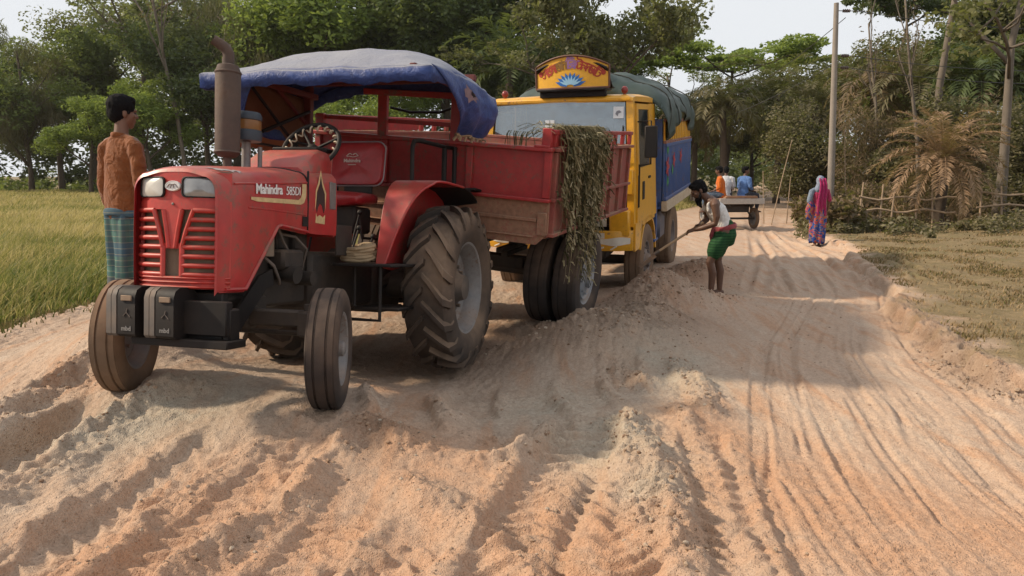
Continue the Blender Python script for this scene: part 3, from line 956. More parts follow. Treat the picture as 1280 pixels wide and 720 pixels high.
# panel behind the lamps
m = MB()
m.sheet(lambda u, v: fp((u - .5) * 2 * HW * .985, 1.20 + v * .165, -.004), 24, 4, .012)
FACE = put(m, 'lamp_panel', REDBAR)


def rrect(w, h, r, n=5):
    out = []
    for cx, cy, a0 in ((w - r, h - r, 0), (-w + r, h - r, 90), (-w + r, -h + r, 180), (w - r, -h + r, 270)):
        for i in range(n + 1):
            a = rad(a0 + 90 * i / n)
            out.append((cx + r * math.cos(a), cy + r * math.sin(a)))
    return out


for sg, mt in ((-1, FROST), (1, LENS)):
    cx = sg * .158; cz = 1.280
    o1 = rrect(.102, .058, .026); m = MB()
    def sh(f, off): return [fp(cx + x * f - sg * .012 * (z > 0) * 0, cz + z * f, off) for x, z in o1]
    m.rings([sh(1.0, -.002), sh(1.0, .010), sh(.93, .012), sh(.91, .002)], True, False)
    hl = put(m, 'headlight', BLACK)
    m = MB(); m.rings([sh(.93, .0), sh(.9, .005), sh(.7, .010), sh(.35, .013), sh(.02, .014)], True, True)
    put(m, 'lens', mt, hl)
# oval badge between the lamps
m = MB()
el = [(.050 * math.cos(2 * math.pi * i / 28), .029 * math.sin(2 * math.pi * i / 28)) for i in range(28)]
m.rings([[fp(x * f, 1.285 + z * f, o_) for x, z in el] for f, o_ in ((1, -.002), (1, .010), (.9, .014), (.86, .012), (.02, .012))], True, True)
badge = put(m, 'badge', plain('white badge enamel', (.62, .60, .58), .35, var=.06))
m = MB()
for sg in (-1, 1):
    m.tube([fp(sg * (.034 - .030 * t), 1.275 + .020 * math.sin(t * 2.4) , .014) for t in [i / 8 for i in range(9)]], .0028, 6)
m.tube([fp(x, 1.272 + .022 * (1 - (x / .012) ** 2), .014) for x in [-.012 + .024 * i / 8 for i in range(9)]], .0026, 6)
put(m, 'badge_mark', plain('grey badge mark', (.20, .16, .15), .5), badge)
m = MB(); m.ball(fp(0, 1.185, .006), (.008, .006, .008)); put(m, 'latch', STEEL, GRILLE)

# torn, bare patch on the hood corner
m = MB(); _q = random.Random(4)
def hoodpt(x, y, off):
    s_ = hood_section(y, off); j = min(range(len(s_)), key=lambda i: abs(s_[i][0] - XC - x) - s_[i][2] * .4)
    best = None
    for a, b in zip(s_, s_[1:]):
        if (a[0] - XC - x) * (b[0] - XC - x) <= 0 and a[2] > 1.3 and abs(a[0] - b[0]) > 1e-6:
            t = (XC + x - a[0]) / (b[0] - a[0]); best = (XC + x, y, a[2] + (b[2] - a[2]) * t)
    return best or (XC + x, y, hood_top(y) + off)
for (px_, py_, r_) in ((.19, -.33, .040), (.225, -.29, .035), (.24, -.24, .03), (.15, -.36, .022)):
    n_ = 14; ring = [(r_ * (1 + .45 * _q.uniform(-1, 1)) * math.cos(2 * math.pi * i / n_), r_ * .8 * (1 + .45 * _q.uniform(-1, 1)) * math.sin(2 * math.pi * i / n_)) for i in range(n_)]
    m.rings([[hoodpt(px_ + x * f, py_ + y * f, .003) for x, y in ring] for f in (1, .5, .05)], True, False)
m.each('bare_patch', plain('bare grey primer', (.30, .25, .24), .8, var=.5, scale=30), HOOD)

# ---- lettering and stickers on the hood side (+x)
SX = XC + HW + .0065
def side(y0, z0, slope=.06, bulge=0.0): return lambda x, y, z: (XC + hood_w(y0 + x) + .0065 + z + bulge, y0 + x, z0 + y + x * slope)
link('lettering', text_mesh('Mahindra', .083, side(-.155, 1.297), .003, 3, .0018, .93, 'LEFT'), WHITE, HOOD)
link('lettering', text_mesh('585DI', .078, side(.178, 1.312), .003, 3, -.0005, .9, 'LEFT'), WHITE, HOOD)
GOLD = plain('worn cream decal', (.55, .40, .20), .5, var=.45, scale=26)
m = MB(); f_ = side(0, 0, 0)
def sp(pts, t=.003):
    m.prism(pts, t, lambda a, b, tt: (XC + hood_w(a) + .005 + tt, a, b))
sp([(-.20, 1.248), (.33, 1.268), (.36, 1.285), (.375, 1.315), (.375, 1.375), (.425, 1.378), (.425, 1.30), (.40, 1.255), (.36, 1.240), (-.14, 1.225), (-.20, 1.232)])
put(m, 'decal_strip', GOLD, HOOD)
m = MB(); sp([(.385, 1.10), (.45, 1.10), (.45, 1.165), (.385, 1.165)]); put(m, 'side_badge', BLACK, HOOD)
m = MB()
fl = [(.56, 1.23), (.57, 1.20), (.585, 1.235), (.61, 1.265), (.64, 1.25), (.665, 1.20), (.68, 1.235), (.675, 1.33), (.64, 1.38), (.62, 1.45), (.605, 1.38), (.57, 1.335)]
m.prism(fl, .003, lambda a, b, t: (XC + hood_w(a) + .006 + t, a, b)); put(m, 'flame_sticker', plain('dark sticker', (.03, .016, .014), .5), TRACTOR)
m = MB()
m.prism([(.555, 1.13), (.68, 1.125), (.685, 1.19), (.655, 1.17), (.61, 1.185), (.57, 1.17), (.56, 1.195)], .003, lambda a, b, t: (XC + hood_w(a) + .006 + t, a, b))
m.prism([(.547, 1.22), (.556, 1.24), (.57, 1.345), (.606, 1.40), (.62, 1.465), (.634, 1.40), (.68, 1.335), (.69, 1.22), (.70, 1.34), (.65, 1.41), (.62, 1.49), (.59, 1.41), (.556, 1.35)], .002, lambda a, b, t: (XC + hood_w(a) + .0055 + t, a, b))
put(m, 'flame_outline', GOLD, TRACTOR)
m = MB(); m.box((XC + HW - .002, .795, 1.33), (.012, .085, .19), .004); put(m, 'side_plate', STEEL, TRACTOR)

# ---- exhaust, air cleaner
m = MB()
m.lathe([(1.46, .028), (1.53, .028), (1.532, .055), (1.555, .078), (2.07, .080), (2.115, .066), (2.125, .038), (2.16, .038)], 'z', (-.16, .20, 0), 24)
EXH = put(m, 'exhaust', RUST)
m = MB(); m.lathe([(1.553, .081), (1.561, .085), (1.569, .081)], 'z', (-.16, .20, 0), 24); m.lathe([(2.06, .081), (2.07, .085), (2.08, .08)], 'z', (-.16, .20, 0), 24); m.each('muffler_band', RUST, EXH)
m = MB(); m.tube([(-.16, .20, 2.10), (-.16, .20, 2.15), (-.158, .20, 2.19), (-.172, .185, 2.225), (-.20, .155, 2.25), (-.225, .13, 2.268)], [.036, .037, .037, .036, .034, .032], 14, False); put(m, 'tailpipe', RUST, EXH)
m = MB(); m.tube([(-.17, .42, 1.45), (-.17, .42, 1.67)], .03, 14); m.tube([(-.09, .46, 1.45), (-.09, .46, 1.63)], .015, 10)
AIR = put(m, 'air_cleaner', STEEL)
m = MB(); m.lathe([(1.66, .03), (1.665, .098), (1.70, .104), (1.735, .100), (1.738, .092)], 'z', (-.17, .42, 0), 24); m.lathe([(1.80, .092), (1.805, .100), (1.83, .102), (1.855, .09), (1.865, .03)], 'z', (-.17, .42, 0), 24); put(m, 'air_cap', plain('faded blue black plastic', (.035, .045, .06), .5), AIR)
m = MB(); m.lathe([(1.735, .094), (1.74, .096), (1.80, .096), (1.805, .09)], 'z', (-.17, .42, 0), 24); put(m, 'dust_bowl', plain('amber dust bowl', (.20, .095, .03), .3), AIR)

# ---- steering wheel with a pale wound cover
m = MB(); cS = Vector((-.05, 1.06, 1.715)); tl = rad(56)
def sw(a, r, o_=0.0):
    x, y = r * math.cos(a), r * math.sin(a)
    return cS + Vector((x, y * math.cos(tl) - o_ * math.sin(tl) * -1 * 0, y * math.sin(tl))) + Vector((0, -math.sin(tl), math.cos(tl))) * o_
m.tube([sw(2 * math.pi * i / 40, .225) for i in range(40)], .017, 10, loop=True)
STW = put(m, 'steering_wheel', BLACK)
m = MB()
for a in (0.4, 2.2, 4.3): m.tube([sw(a, .03, -.03), sw(a, .215)], .011, 8)
m.ball(sw(0, 0, -.03), .045)
m.cyl(sw(0, 0, -.04), (-.04, .90, 1.45), .024); put(m, 'spokes', BLACK, STW)
m = MB(); m.tube([sw(-.2 + 3.4 * i / 90, .20 + .018 * math.cos(i * .72), .022 * math.sin(i * .72) - .012) for i in range(91)], .0065, 6)
put(m, 'wound_cord', plain('pale cord', (.52, .42, .30), .7), STW)

# ---- engine and gearbox
m = MB(); m.box((XC, .22, .82), (.30, 1.05, .50), .02); m.box((XC, .30, 1.14), (.26, .9, .18), .02); m.box((XC, -.10, .60), (.36, .6, .12), .02)
for i in range(4): m.box((XC + .16, -.05 + .2 * i, 1.0), (.06, .12, .12), .015)
ENG = put(m, 'engine', IRON)
m = MB(); m.cyl((XC + .22, .10, .90), (XC + .22, .10, 1.08), .055, n=18); m.cyl((XC + .22, .10, 1.08), (XC + .22, .10, 1.10), .035); m.box((XC + .2, .1, 1.115), (.09, .11, .03), .008); put(m, 'fuel_filter', paint('dull brass grey', (.16, .13, .10), .5, .3, dust=.5), ENG)
m = MB(); m.cyl((XC + .15, .34, .80), (XC + .31, .34, .78), .06); m.box((XC + .21, .36, .88), (.12, .26, .13), .02); m.cyl((XC + .16, .6, .75), (XC + .28, .6, .75), .05); m.lathe([(XC + .16, .01), (XC + .165, .10), (XC + .2, .10), (XC + .205, .05)], 'x', (0, -.12, .82), 20); m.each('pump', IRON, ENG)
m = MB()
for pts in ([(.16, .12, 1.12), (.24, .2, 1.10), (.22, .3, 1.0), (.22, .36, .94)], [(.20, .05, .93), (.27, .12, .84), (.26, .2, .75), (.2, .3, .72)], [(.16, .3, 1.05), (.24, .42, 1.03), (.25, .55, .95), (.18, .6, .8)], [(.15, -.1, 1.0), (.22, -.02, .95), (.24, .05, .9)]):
    m.tube([(a + XC, b, c) for a, b, c in pts], .010, 6)
m.each('hose', paint('grey hose', (.10, .09, .085), .6, dust=.4), ENG)
m = MB(); m.box((XC, 1.25, .72), (.40, 1.1, .42), .03); m.box((XC, 1.95, .70), (.46, .55, .52), .04); m.cyl((-.72, 1.98, .66), (.72, 1.98, .66), .11, n=18); m.box((XC, 2.25, .55), (.5, .12, .12), .01); m.box((XC, 2.45, .42), (.10, .5, .05), .01)
put(m, 'gearbox', IRON)
m = MB()
for sg in (-1, 1):
    m.box((sg * .46, 1.22, .845), (.46, .66, .022), .006); m.tube([(sg * .60, .92, .84), (sg * .60, .92, .45), (sg * .30, .95, .45)], .014, 8)
    m.box((sg * .5, 1.25, .52), (.36, .36, .025), .006); m.cyl((sg * .36, 1.0, .85), (sg * .36, 1.0, .54), .012)
m.each('footboard', BLACK, TRACTOR, half=0)
m = MB()
for x, y, z0, z1 in ((.26, 1.1, .85, 1.12), (.33, 1.2, .85, 1.06), (.14, 1.35, .9, 1.25), (-.2, 1.3, .9, 1.3)):
    m.tube([(x, y, z0), (x + .01, y + .05, (z0 + z1) / 2), (x + .04, y + .08, z1)], .009, 8); m.ball((x + .04, y + .08, z1), .022)
m.each('control_lever', BLACK, TRACTOR, n=2)
m = MB(); m.box((XC + .30, .99, 1.02), (.012, .24, .22), .005); put(m, 'battery_plate', IRON)

# ---- front axle, frame, weights
m = MB(); m.box((0, 0, .53), (1.08, .09, .10), .012); m.box((0, 0, .53), (.36, .14, .15), .02)
for sg in (-1, 1):
    m.box((sg * .55, 0, .50), (.10, .10, .16), .015); m.cyl((sg * .56, 0, .62), (sg * .57, 0, .32), .032, n=14); m.cyl((sg * .56, 0, .36), (sg * .67, 0, .36), .035, n=14)
m.tube([(-.5, .16, .42), (.5, .16, .42)], .016, 8)
put(m, 'front_axle', IRON)
m = MB()
for sg in (-1, 1):
    m.prism([(-.44, .42), (-.44, .50), (-.36, .50), (-.04, .78), (.10, .82), (.12, .72), (.04, .70), (-.28, .42)], .018, lambda a, b, t, s_=sg: (s_ * (.255) + XC + s_ * t, a, b))
m.box((XC, -.42, .46), (.66, .10, .07), .01); m.box((XC + .10, -.46, .415), (.62, .18, .045), .006)
m.box((XC + .20, -.485, .555), (.36, .06, .19), .006); m.box((XC, -.38, .62), (.56, .06, .14), .008)
m.box((XC + .36, -.44, .52), (.05, .10, .18), .01)
put(m, 'front_frame', BLACK)
WGT = paint('weight casting edge', (.075, .072, .07), .6, .1, dust=.3, dscale=8)
for cx in (-.245, .005):
    for kx, mt in ((-.075, WGT), (-.040, WGT), (.0, BLACK)):
        m = MB()
        pr = [(-.40, .45), (-.40, .66), (-.42, .70), (-.46, .72), (-.55, .72), (-.585, .70), (-.60, .665), (-.60, .455), (-.585, .44), (-.42, .44)]
        wd = .031 if kx < 0 else .115
        m.prism(pr, wd, lambda a, b, t, x0=cx + kx - .04: (x0 + t, a, b))
        w_ = put(m, 'front_weight', mt)
        if kx == 0:
            m2 = MB(); m2.box((cx + .02, -.602, .655), (.07, .012, .03), .004); put(m2, 'hand_slot', paint('dusty slot', (.20, .15, .11), .8, dust=.5), w_)
            def wt(x, y, z, c=cx): return (c + .018 + x, -.6015 - z, .485 + y)
            link('lettering', text_mesh('mbd', .036, wt, .002, 2, .001), plain('worn pale paint', (.20, .19, .18), .7), w_)
            m3 = MB(); m3.tube([(cx + .0, -.602, .555), (cx + .02, -.602, .575), (cx + .045, -.602, .55)], .003, 6); m3.tube([(cx + .025, -.602, .595), (cx + .02, -.602, .575)], .003, 6); put(m3, 'casting_mark', WGT, w_)

# ---- wheels
for sg in (1, -1):
    wl = put(rim_mesh(.21, .19, sg, .45, 6, .05), 'front_wheel', RIMG)
    wl.location = (.70 if sg > 0 else -.755, 0, .36); wl.rotation_euler = (0, 0, rad(19))
    link('tyre', tyre_ribbed(.365, .19, .205).mesh('tyre', 30), TYRE if sg > 0 else TYRE_MUD, wl)
for sg in (1, -1):
    wl = put(rim_mesh(.375, .38, sg, .50, 10, .11), 'rear_wheel', RIMG)
    wl.location = (sg * .76, 1.98, .66); wl.rotation_euler = (rad(8 * sg), 0, 0)
    hb_ = MB(); hb_.lathe([(.0 * sg, .205), (.022 * sg, .20), (.03 * sg, .16), (.07 * sg, .12), (.13 * sg, .10), (.14 * sg, .001)], 'x', (0, 0, 0), 28)
    for i_ in range(10): hb_.cyl((-.0 * sg, .175 * math.cos(i_ * .628), .175 * math.sin(i_ * .628)), (.062 * sg, .175 * math.cos(i_ * .628), .175 * math.sin(i_ * .628)), .016, n=6)
    hb_.build('hub', paint('dusty dark hub', (.05, .048, .046), .6, dust=.4), wl)
    ty = link('tyre', tyre_lugged(.685, .39, .37).mesh('tyre', 40), TYRE_REAR, wl)
    if sg < 0: ty.scale = (-1, 1, 1)

# ---- fenders with grab rails
FPROF = [(1.12, .84), (1.165, 1.04), (1.225, 1.25), (1.30, 1.40), (1.40, 1.475), (1.52, 1.50), (1.75, 1.51), (2.12, 1.51)]
FREAR = [(2.12, 1.506), (2.30, 1.485), (2.50, 1.42), (2.68, 1.28), (2.76, 1.12)]
FP2 = smooth_line(FPROF, 3)
def FWD(u): return .06 + .27 * min(1, u / .55) ** 1.2
for sg in (1, -1):
    m = MB()
    m.sheet(lambda u, v: (sg * (.475 + FWD(u) * v), *FP2[min(int(round(u * (len(FP2) - 1))), len(FP2) - 1)]), len(FP2) - 1, 4, .012)
    m.tube([(sg * (.476 + FWD(i / (len(FP2) - 1))), *p) for i, p in enumerate(FP2)], .010, 8); m.tube([(sg * .475, *p) for p in FP2], .008, 8)
    fd = put(m, 'fender', RED)
    m = MB(); m.prism(FPROF + FREAR[1:] + [(2.5, .95), (1.4, .80)], .01, lambda a, b, t: (sg * (.47 + t), a, b)); put(m, 'inner_wall', RED, fd)
    m = MB(); m.sheet(lambda u, v: (sg * (.475 + .33 * v), *FREAR[min(int(round(u * 4)), 4)]), 4, 3, .012); put(m, 'rear_flap', BLACK, fd)
    m = MB()
    if sg > 0:
        m.tube([(.52, 1.66, 1.44), (.52, 1.66, 1.80), (.52, 1.69, 1.845), (.53, 1.76, 1.86), (.56, 2.35, 1.885), (.66, 2.62, 1.90), (.78, 2.66, 1.90), (.82, 2.62, 1.88), (.83, 2.58, 1.45)], .018, 10)
        m.tube([(.56, 2.30, 1.49), (.56, 2.30, 1.88)], .024, 10); m.tube([(.62, 2.40, 1.49), (.62, 2.40, 1.89)], .022, 10); m.tube([(.70, 2.62, 1.42), (.70, 2.62, 1.90)], .026, 10)
        m.box((.70, 2.42, 1.515), (.30, .22, .02), .004)
    else:
        m.tube([(-.52, 1.60, 1.40), (-.52, 1.60, 1.80), (-.53, 1.68, 1.84), (-.56, 2.4, 1.86), (-.56, 2.45, 1.5)], .015, 10)
    put(m, 'grab_rail', BLACK, fd)
m = MB(); m.ball((.50, 1.585, 1.44), (.03, .03, .03)); m.cyl((.50, 1.575, 1.44), (.50, 1.545, 1.44), .022); put(m, 'marker_lamp', plain('amber lamp', (.5, .25, .08), .3), TRACTOR)

# ---- seat
m = MB(); rg = []
for t, w_, th in ((0, .36, .02), (.05, .42, .055), (.2, .44, .065), (.7, .44, .065), (.94, .41, .055), (1, .35, .02)):
    y = 1.52 + .40 * t
    rg.append([(XC - .06 + w_ / 2 * math.copysign(abs(math.cos(a)) ** .55, math.cos(a)), y, 1.365 + .02 * t + th * math.copysign(abs(math.sin(a)) ** .6, math.sin(a)) * (1 + .15 * math.cos(a * 3))) for a in [2 * math.pi * i / 24 for i in range(24)]])
m.rings(rg, True, True); SEAT = put(m, 'seat_cushion', SEATRED, sharp=50)
m = MB(); m.box((XC - .06, 1.74, 1.20), (.30, .30, .22), .02); m.tube([(XC - .06 + .2, 1.55, 1.28), (XC - .06 + .22, 1.58, 1.05), (XC - .06 + .2, 1.9, 1.05)], .012, 8); m.box((XC - .06, 1.94, 1.46), (.26, .03, .16), .006); put(m, 'seat_frame', IRON, SEAT)
m = MB(); o1 = rrect(.242, .188, .075, 6)
def sb(f, d, lift=0): return [(XC - .07 + x * f, 1.955 + d + .16 * (z * f) + .25 * x * x, 1.695 + z * f) for x, z in o1]
m.rings([sb(.9, .055), sb(1, .035), sb(1.0, -.02), sb(.955, -.048), sb(.8, -.058), sb(.4, -.060), sb(.03, -.060)], True, True)
BKR = put(m, 'backrest', SEATRED, sharp=50)
m = MB(); m.tube(sb(1.01, -.012), .008, 8, loop=True); put(m, 'piping', plain('grey piping', (.28, .24, .24), .6), BKR)
def bk(x, y, z): return (XC - .10 + x, 1.892 + .16 * (y + .01) - z, 1.715 + y)
BKW = plain('faded print', (.62, .50, .44), .6)
link('lettering', text_mesh('Mahindra', .042, bk, .002, 2, .0012), BKW, BKR)
m = MB()
for sg in (-1, 1): m.tube([bk(sg * (.055 - .05 * t), .040 + .022 * math.sin(t * 2.6), .001) for t in [i / 8 for i in range(9)]], .004, 6)
m.tube([bk(-.05 + .1 * i / 8, .036 + .004 * math.sin(i), .001) for i in range(9)], .003, 6)
m.tube([bk(-.035 + .075 * i / 8, -.034, .001) for i in range(9)], .004, 4)
m.each('seat_mark', BKW, BKR)

# ---- roof: steel frame and an old tarpaulin
m = MB()
m.box((-.88, 2.36, 1.93), (.19, .07, 1.12), .008); m.box((-.05, 2.40, 2.50), (1.7, .06, .06), .008)
for sg in (-1, 1):
    m.box((sg * .76 , 1.72, 2.325), (.05, 1.35, .05), .006, (3.5, 0, 0))
    m.tube([(sg * .84, 2.38, 2.10 if sg < 0 else 2.40), (sg * .78, 1.75, 2.33)], .018, 8)
m.box((-.02, 1.06, 2.26), (1.7, .05, .04), .006); m.box((0, 1.7, 2.36), (1.5, .04, .04), .006)
put(m, 'roof_frame', paint('dark red frame paint', (.11, .010, .010), .6, dust=.12))


def cloth_wave(x, y, s_): return .5 * noise_(x * s_, y * s_)
from mathutils import noise as mn
def noise_(x, y, z=0.0): return mn.noise((x, y, z))


def roof_z(x, y):
    tx = (x + .02) / .93; ty = (y - 1.0) / 1.55
    arch = max(0, 1 - abs(tx) ** 3.0)
    pr = math.sin(math.pi / 2 * min(1, max(0, ty) / .56)) if ty < .56 else 1 - .28 * ((ty - .56) / .44) ** 2
    z = 2.275 + .05 * ty + (.05 + .26 * arch ** .8) * pr
    return z + .018 * noise_(x * 4, y * 3.2) + .008 * noise_(x * 11, y * 9)


def make_roof(u, v):
    x = -.02 + (u - .5) * 1.86
    y = 1.0 + v * 1.58
    return (x, y, roof_z(x, y))


k = NT('blue tarpaulin'); co = k.coord(); n1 = k.noise(2.2, 6, .6, co); n2 = k.noise(14, 5, .65, co, 1.0); n3 = k.noise(.9, 3, .5, co)
base = k.mix(k.ramp(n2, [(.3, 0), (.7, 1)]), (.018, .036, .135), (.040, .080, .26))
g = k.n('ShaderNodeNewGeometry'); sx = k.n('ShaderNodeSeparateXYZ'); k.l(g.outputs['Normal'], sx.inputs[0])
upf = k.ramp(sx.outputs[2], [(.35, 0), (.85, 1)])
dustf = k.math('MULTIPLY', upf, k.ramp(n1, [(.2, .72), (.6, .98)]))
c1 = k.mix(dustf, base, (.27, .265, .285))
c1 = k.mix(k.ramp(n2, [(.64, 0), (.78, .35)]), c1, (.30, .32, .40))
TARPB = k.finish(c1, .5, 0, k.bump(k.math('ADD', n2, k.math('MULTIPLY', n1, 1.5)), .5, .03), .35, (.03, (.05, .08, .25)))
m = MB(); m.sheet(make_roof, 34, 26, .006)
ROOF = put(m, 'canopy', TARPB, sharp=0)
# hem all round the edge
m = MB()
per = []
for i in range(31): per.append((-.02 + (i / 30 - .5) * 1.86, 1.0))
for i in range(1, 25): per.append((.91, 1.0 + 1.58 * i / 24))
for i in range(1, 31): per.append((.91 - 1.86 * i / 30, 2.58))
for i in range(1, 25): per.append((-.95, 2.58 - 1.58 * i / 24))
rg = []
nP = len(per)
for i, (x, y) in enumerate(per):
    z = roof_z(x, y); cx, cy = x + .02, y - 1.79
    ox = (.012 if abs(cx) > .92 else 0) * (1 if cx > 0 else -1); oy = .012 * ((1 if cy > 0 else -1) if abs(cy) > .78 else 0)
    dr = .115 + .008 * math.sin(i * .9) + .007 * math.sin(i * 2.3)
    rg.append([(x, y, z + .004), (x + ox * 1.6, y + oy * 1.6, z - .012), (x + ox * 1.2, y + oy * 1.2, z - dr), (x + ox * .4, y + oy * .4, z - dr + .004), (x, y, z - .02)])
m.rings(rg, True, False, True)
put(m, 'hem', TARPB, ROOF, 0)
# side flap drawn down to the grab rail on the near side
m = MB()
def flap(u, v):
    yt = 1.0 + 1.60 * u; yb = 2.10 + .50 * u
    xt = .92; xb = .72 + .10 * u
    t = v; e = t ** .85
    y = yt + (yb - yt) * e; x = xt + (xb - xt) * t ** 2.0 + .045 * math.sin(math.pi * t) * (.5 + .5 * u)
    zt = roof_z(.91, yt) + .004; zb = 1.955 + .02 * u
    z = zt + (zb - zt) * t
    fold = .030 * math.sin(u * 15 + 2 * t) * t + .02 * noise_(u * 5, t * 4, 3)
    return (x + fold, y + .3 * fold, z + .02 * noise_(u * 7, t * 7, 9) * t)
m.sheet(flap, 22, 26, .005)
put(m, 'side_flap', TARPB, ROOF, 0)
m = MB(); _q = random.Random(8)
def onflap(u, v, o_):
    a = Vector(flap(u, v)); b = Vector(flap(u + .01, v)); c = Vector(flap(u, v + .01)); n = (b - a).cross(c - a).normalized()
    return a + n * (o_ if n.x > 0 else -o_)
ring = [(1 + .35 * _q.uniform(-1, 1), 2 * math.pi * i / 18) for i in range(18)]
m.rings([[onflap(.40 + .10 * f * r * math.cos(a), .27 + .125 * f * r * math.sin(a), .006) for r, a in ring] for f in (1, .6, .2)], True, True)
put(m, 'patch', plain('faded pink patch', (.22, .15, .17), .8, var=.4, scale=14), ROOF)
m = MB(); m.rings([[onflap(.44 + .030 * f * r * math.cos(a), .25 + .055 * f * r * math.sin(a), .010) for r, a in ring] for f in (1, .5)], True, True)
put(m, 'tear', plain('torn hole', (.02, .012, .015), .9), ROOF)
m = MB()
for i in range(14):
    u = i / 13; p = Vector(flap(u, .985)); q = p + Vector((.03 * _q.uniform(-1, 1), .03 * _q.uniform(-1, 1), -.02 - .03 * _q.random()))
    m.tube([p, (p + q) / 2 + Vector((.015, 0, .01)), q], .010, 6)
m.tube([flap(i / 16, .97) for i in range(17)], .014, 6)
put(m, 'tie_rope', plain('frayed jute', (.30, .21, .13), .9, scale=40), ROOF)
# far side: short blue curtain and a brown sack cloth inside
m = MB()
def lflap(u, v):
    yt = 1.0 + 1.55 * u; yb = 1.45 + .9 * u
    t = v
    return (-.945 + .09 * t * t + .025 * math.sin(u * 12 + t) * t, yt + (yb - yt) * t, roof_z(-.93, yt) - (.42 + .12 * u) * t)
m.sheet(lflap, 18, 12, .005); put(m, 'far_flap', TARPB, ROOF, 0)
m = MB(); m.sheet(lambda u, v: (-.94 + .46 * u * (1 - v) + .13 * v + .02 * math.sin(u * 9 + v * 4), 1.01 + .30 * v + .02 * math.sin(u * 11), 2.26 - .37 * v - .02 * math.sin(u * 3)), 10, 12, .005); put(m, 'corner_flap', TARPB, ROOF, 0)
k = NT('brown sack cloth'); n1 = k.noise(5, 5); n2 = k.noise(40, 3); cc = k.mix(n1, (.20, .085, .045), (.34, .17, .10)); k.finish(cc, .9, 0, k.bump(n2, .3, .01), .1, (.45, cc))
m = MB(); m.sheet(lambda u, v: (-.86 + .06 * math.sin(u * 7 + v * 3) * v, 1.25 + 1.08 * u, 2.34 - .62 * v * (1 - .12 * math.sin(u * 5))), 14, 12, .005); put(m, 'sack_cloth', k.mat, ROOF, 0)
m = MB(); m.tube([(-.80, 1.3, 2.33), (-.76, 1.8, 2.0), (-.74, 2.25, 1.75)], .014, 6); m.tube([(-.78, 1.55, 1.92), (-.72, 2.2, 2.2)], .016, 6); m.tube([(-.7, 1.0, 1.78), (-.6, 2.0, 1.80), (-.55, 2.35, 1.85)], .012, 6)
m.tube([(-.1, 2.6, 2.30), (.1, 2.62, 2.255), (.4, 2.62, 2.25), (.58, 2.6, 2.30), (.7, 2.6, 2.36)], .013, 6); m.each('strap', BLACK, ROOF)

# rope lying on the footboard
ROPE = plain('straw rope', (.34, .24, .14), .9, scale=30, bump=.4)
m = MB(); _q = random.Random(12); pts = []
for i in range(150):
    a = i * .42; r = .075 + .055 * math.sin(i * .21) + .012 * _q.uniform(-1, 1)
    pts.append(Vector((.35 + r * 1.15 * math.cos(a), 1.13 + r * .9 * math.sin(a), .885 + .0007 * i + .02 * math.sin(a * .7 + i * .13))))
m.tube(pts, .0155, 7)
ro = m.build('rope_coil', ROPE)
C.view_layer.update()
ro.matrix_world = TRACTOR.matrix_world.copy()
tag(ro, 'coil of pale straw rope heaped on the tractor footboard', 'rope')
# ------------------------------------------------------------------ the red trailer, nose down in the sand
TRED = paint('red trailer paint', (.30, .013, .016), .45, dust=.16, wear=.55, wearcol=(.14, .05, .035), dscale=3.2, var=.25)
TDUST = paint('dusty red trailer paint', (.22, .035, .030), .7, dust=.5, wear=.5, wearcol=(.12, .05, .035), dscale=3.0, var=.3)
TMUD = paint('mud caked trailer sill', (.24, .120, .075), .9, dust=.6, wear=.6, wearcol=(.22, .05, .04), dscale=5.0, var=.3, bump=.3)
_f = Vector((.34, 6.8, 0)); _s = Vector((math.cos(rad(22)), -math.sin(rad(22)), 0))
TRAILER = empty('trailer', _f - _s * 1.325, 22, -2.6, 4.8)
tag(TRAILER, 'battered red tipping trailer with dry vines hanging over its side', 'trailer')
HWT, LT = 1.215, 2.85


def tput(mb, name, mats, parent=TRAILER, sharp=38): return mb.build(name, mats, parent, sharp)


Z0, ZF, ZR, ZT = 1.10, 1.87, 1.43, 2.03   # floor, flange, mid rail, top
m = MB()
m.box((0, .012, (ZR + ZF) / 2), (2 * HWT - .02, .018, ZF - ZR), .002)
m.box((0, -.02, ZF), (2 * HWT + .03, .085, .035), .006)
m.box((0, -.015, ZR), (2 * HWT + .03, .075, .03), .006)
for x in (-HWT + .03, -.44, .44, HWT - .03): m.box((x, -.008, (ZR + ZF) / 2), (.065, .035, ZF - ZR - .04), .004)
FW = tput(m, 'front_wall', TRED)
m = MB()
m.prism([(-HWT, ZR - .015), (HWT, ZR - .015), (HWT, Z0 + .03), (HWT - .10, Z0 - .07), (-HWT + .1, Z0 - .07), (-HWT, Z0 + .03)], .03, lambda a, b, t: (a, .005 + t, b))
m.box((HWT - .05, -.008, 1.22), (.085, .03, .2), .004); m.box((0, -.006, 1.25), (2 * HWT - .2, .02, .03), .004); m.box((0, -.006, 1.10), (2 * HWT - .25, .02, .012), .003)
tput(m, 'front_sill', TMUD, FW)
# posts and crossbar of the headboard guard
m = MB()
for x in (-.455, .30): m.box((x, -.03, 2.06), (.095, .05, .42), .006)
m.box((-.06, -.03, 2.275), (1.20, .055, .055), .006)
tput(m, 'guard_frame', TRED)
m = MB()
for x in (-HWT + .05, HWT - .05): m.box((x, .0, 1.955), (.085, .06, .19), .006)
m.box((-.42, .03, 2.02), (1.60, .04, .04), .005)
m.box((HWT - .08, -.02, 1.895), (.14, .09, .02), .004)
m.each('guard_rail', TRED, TRAILER)

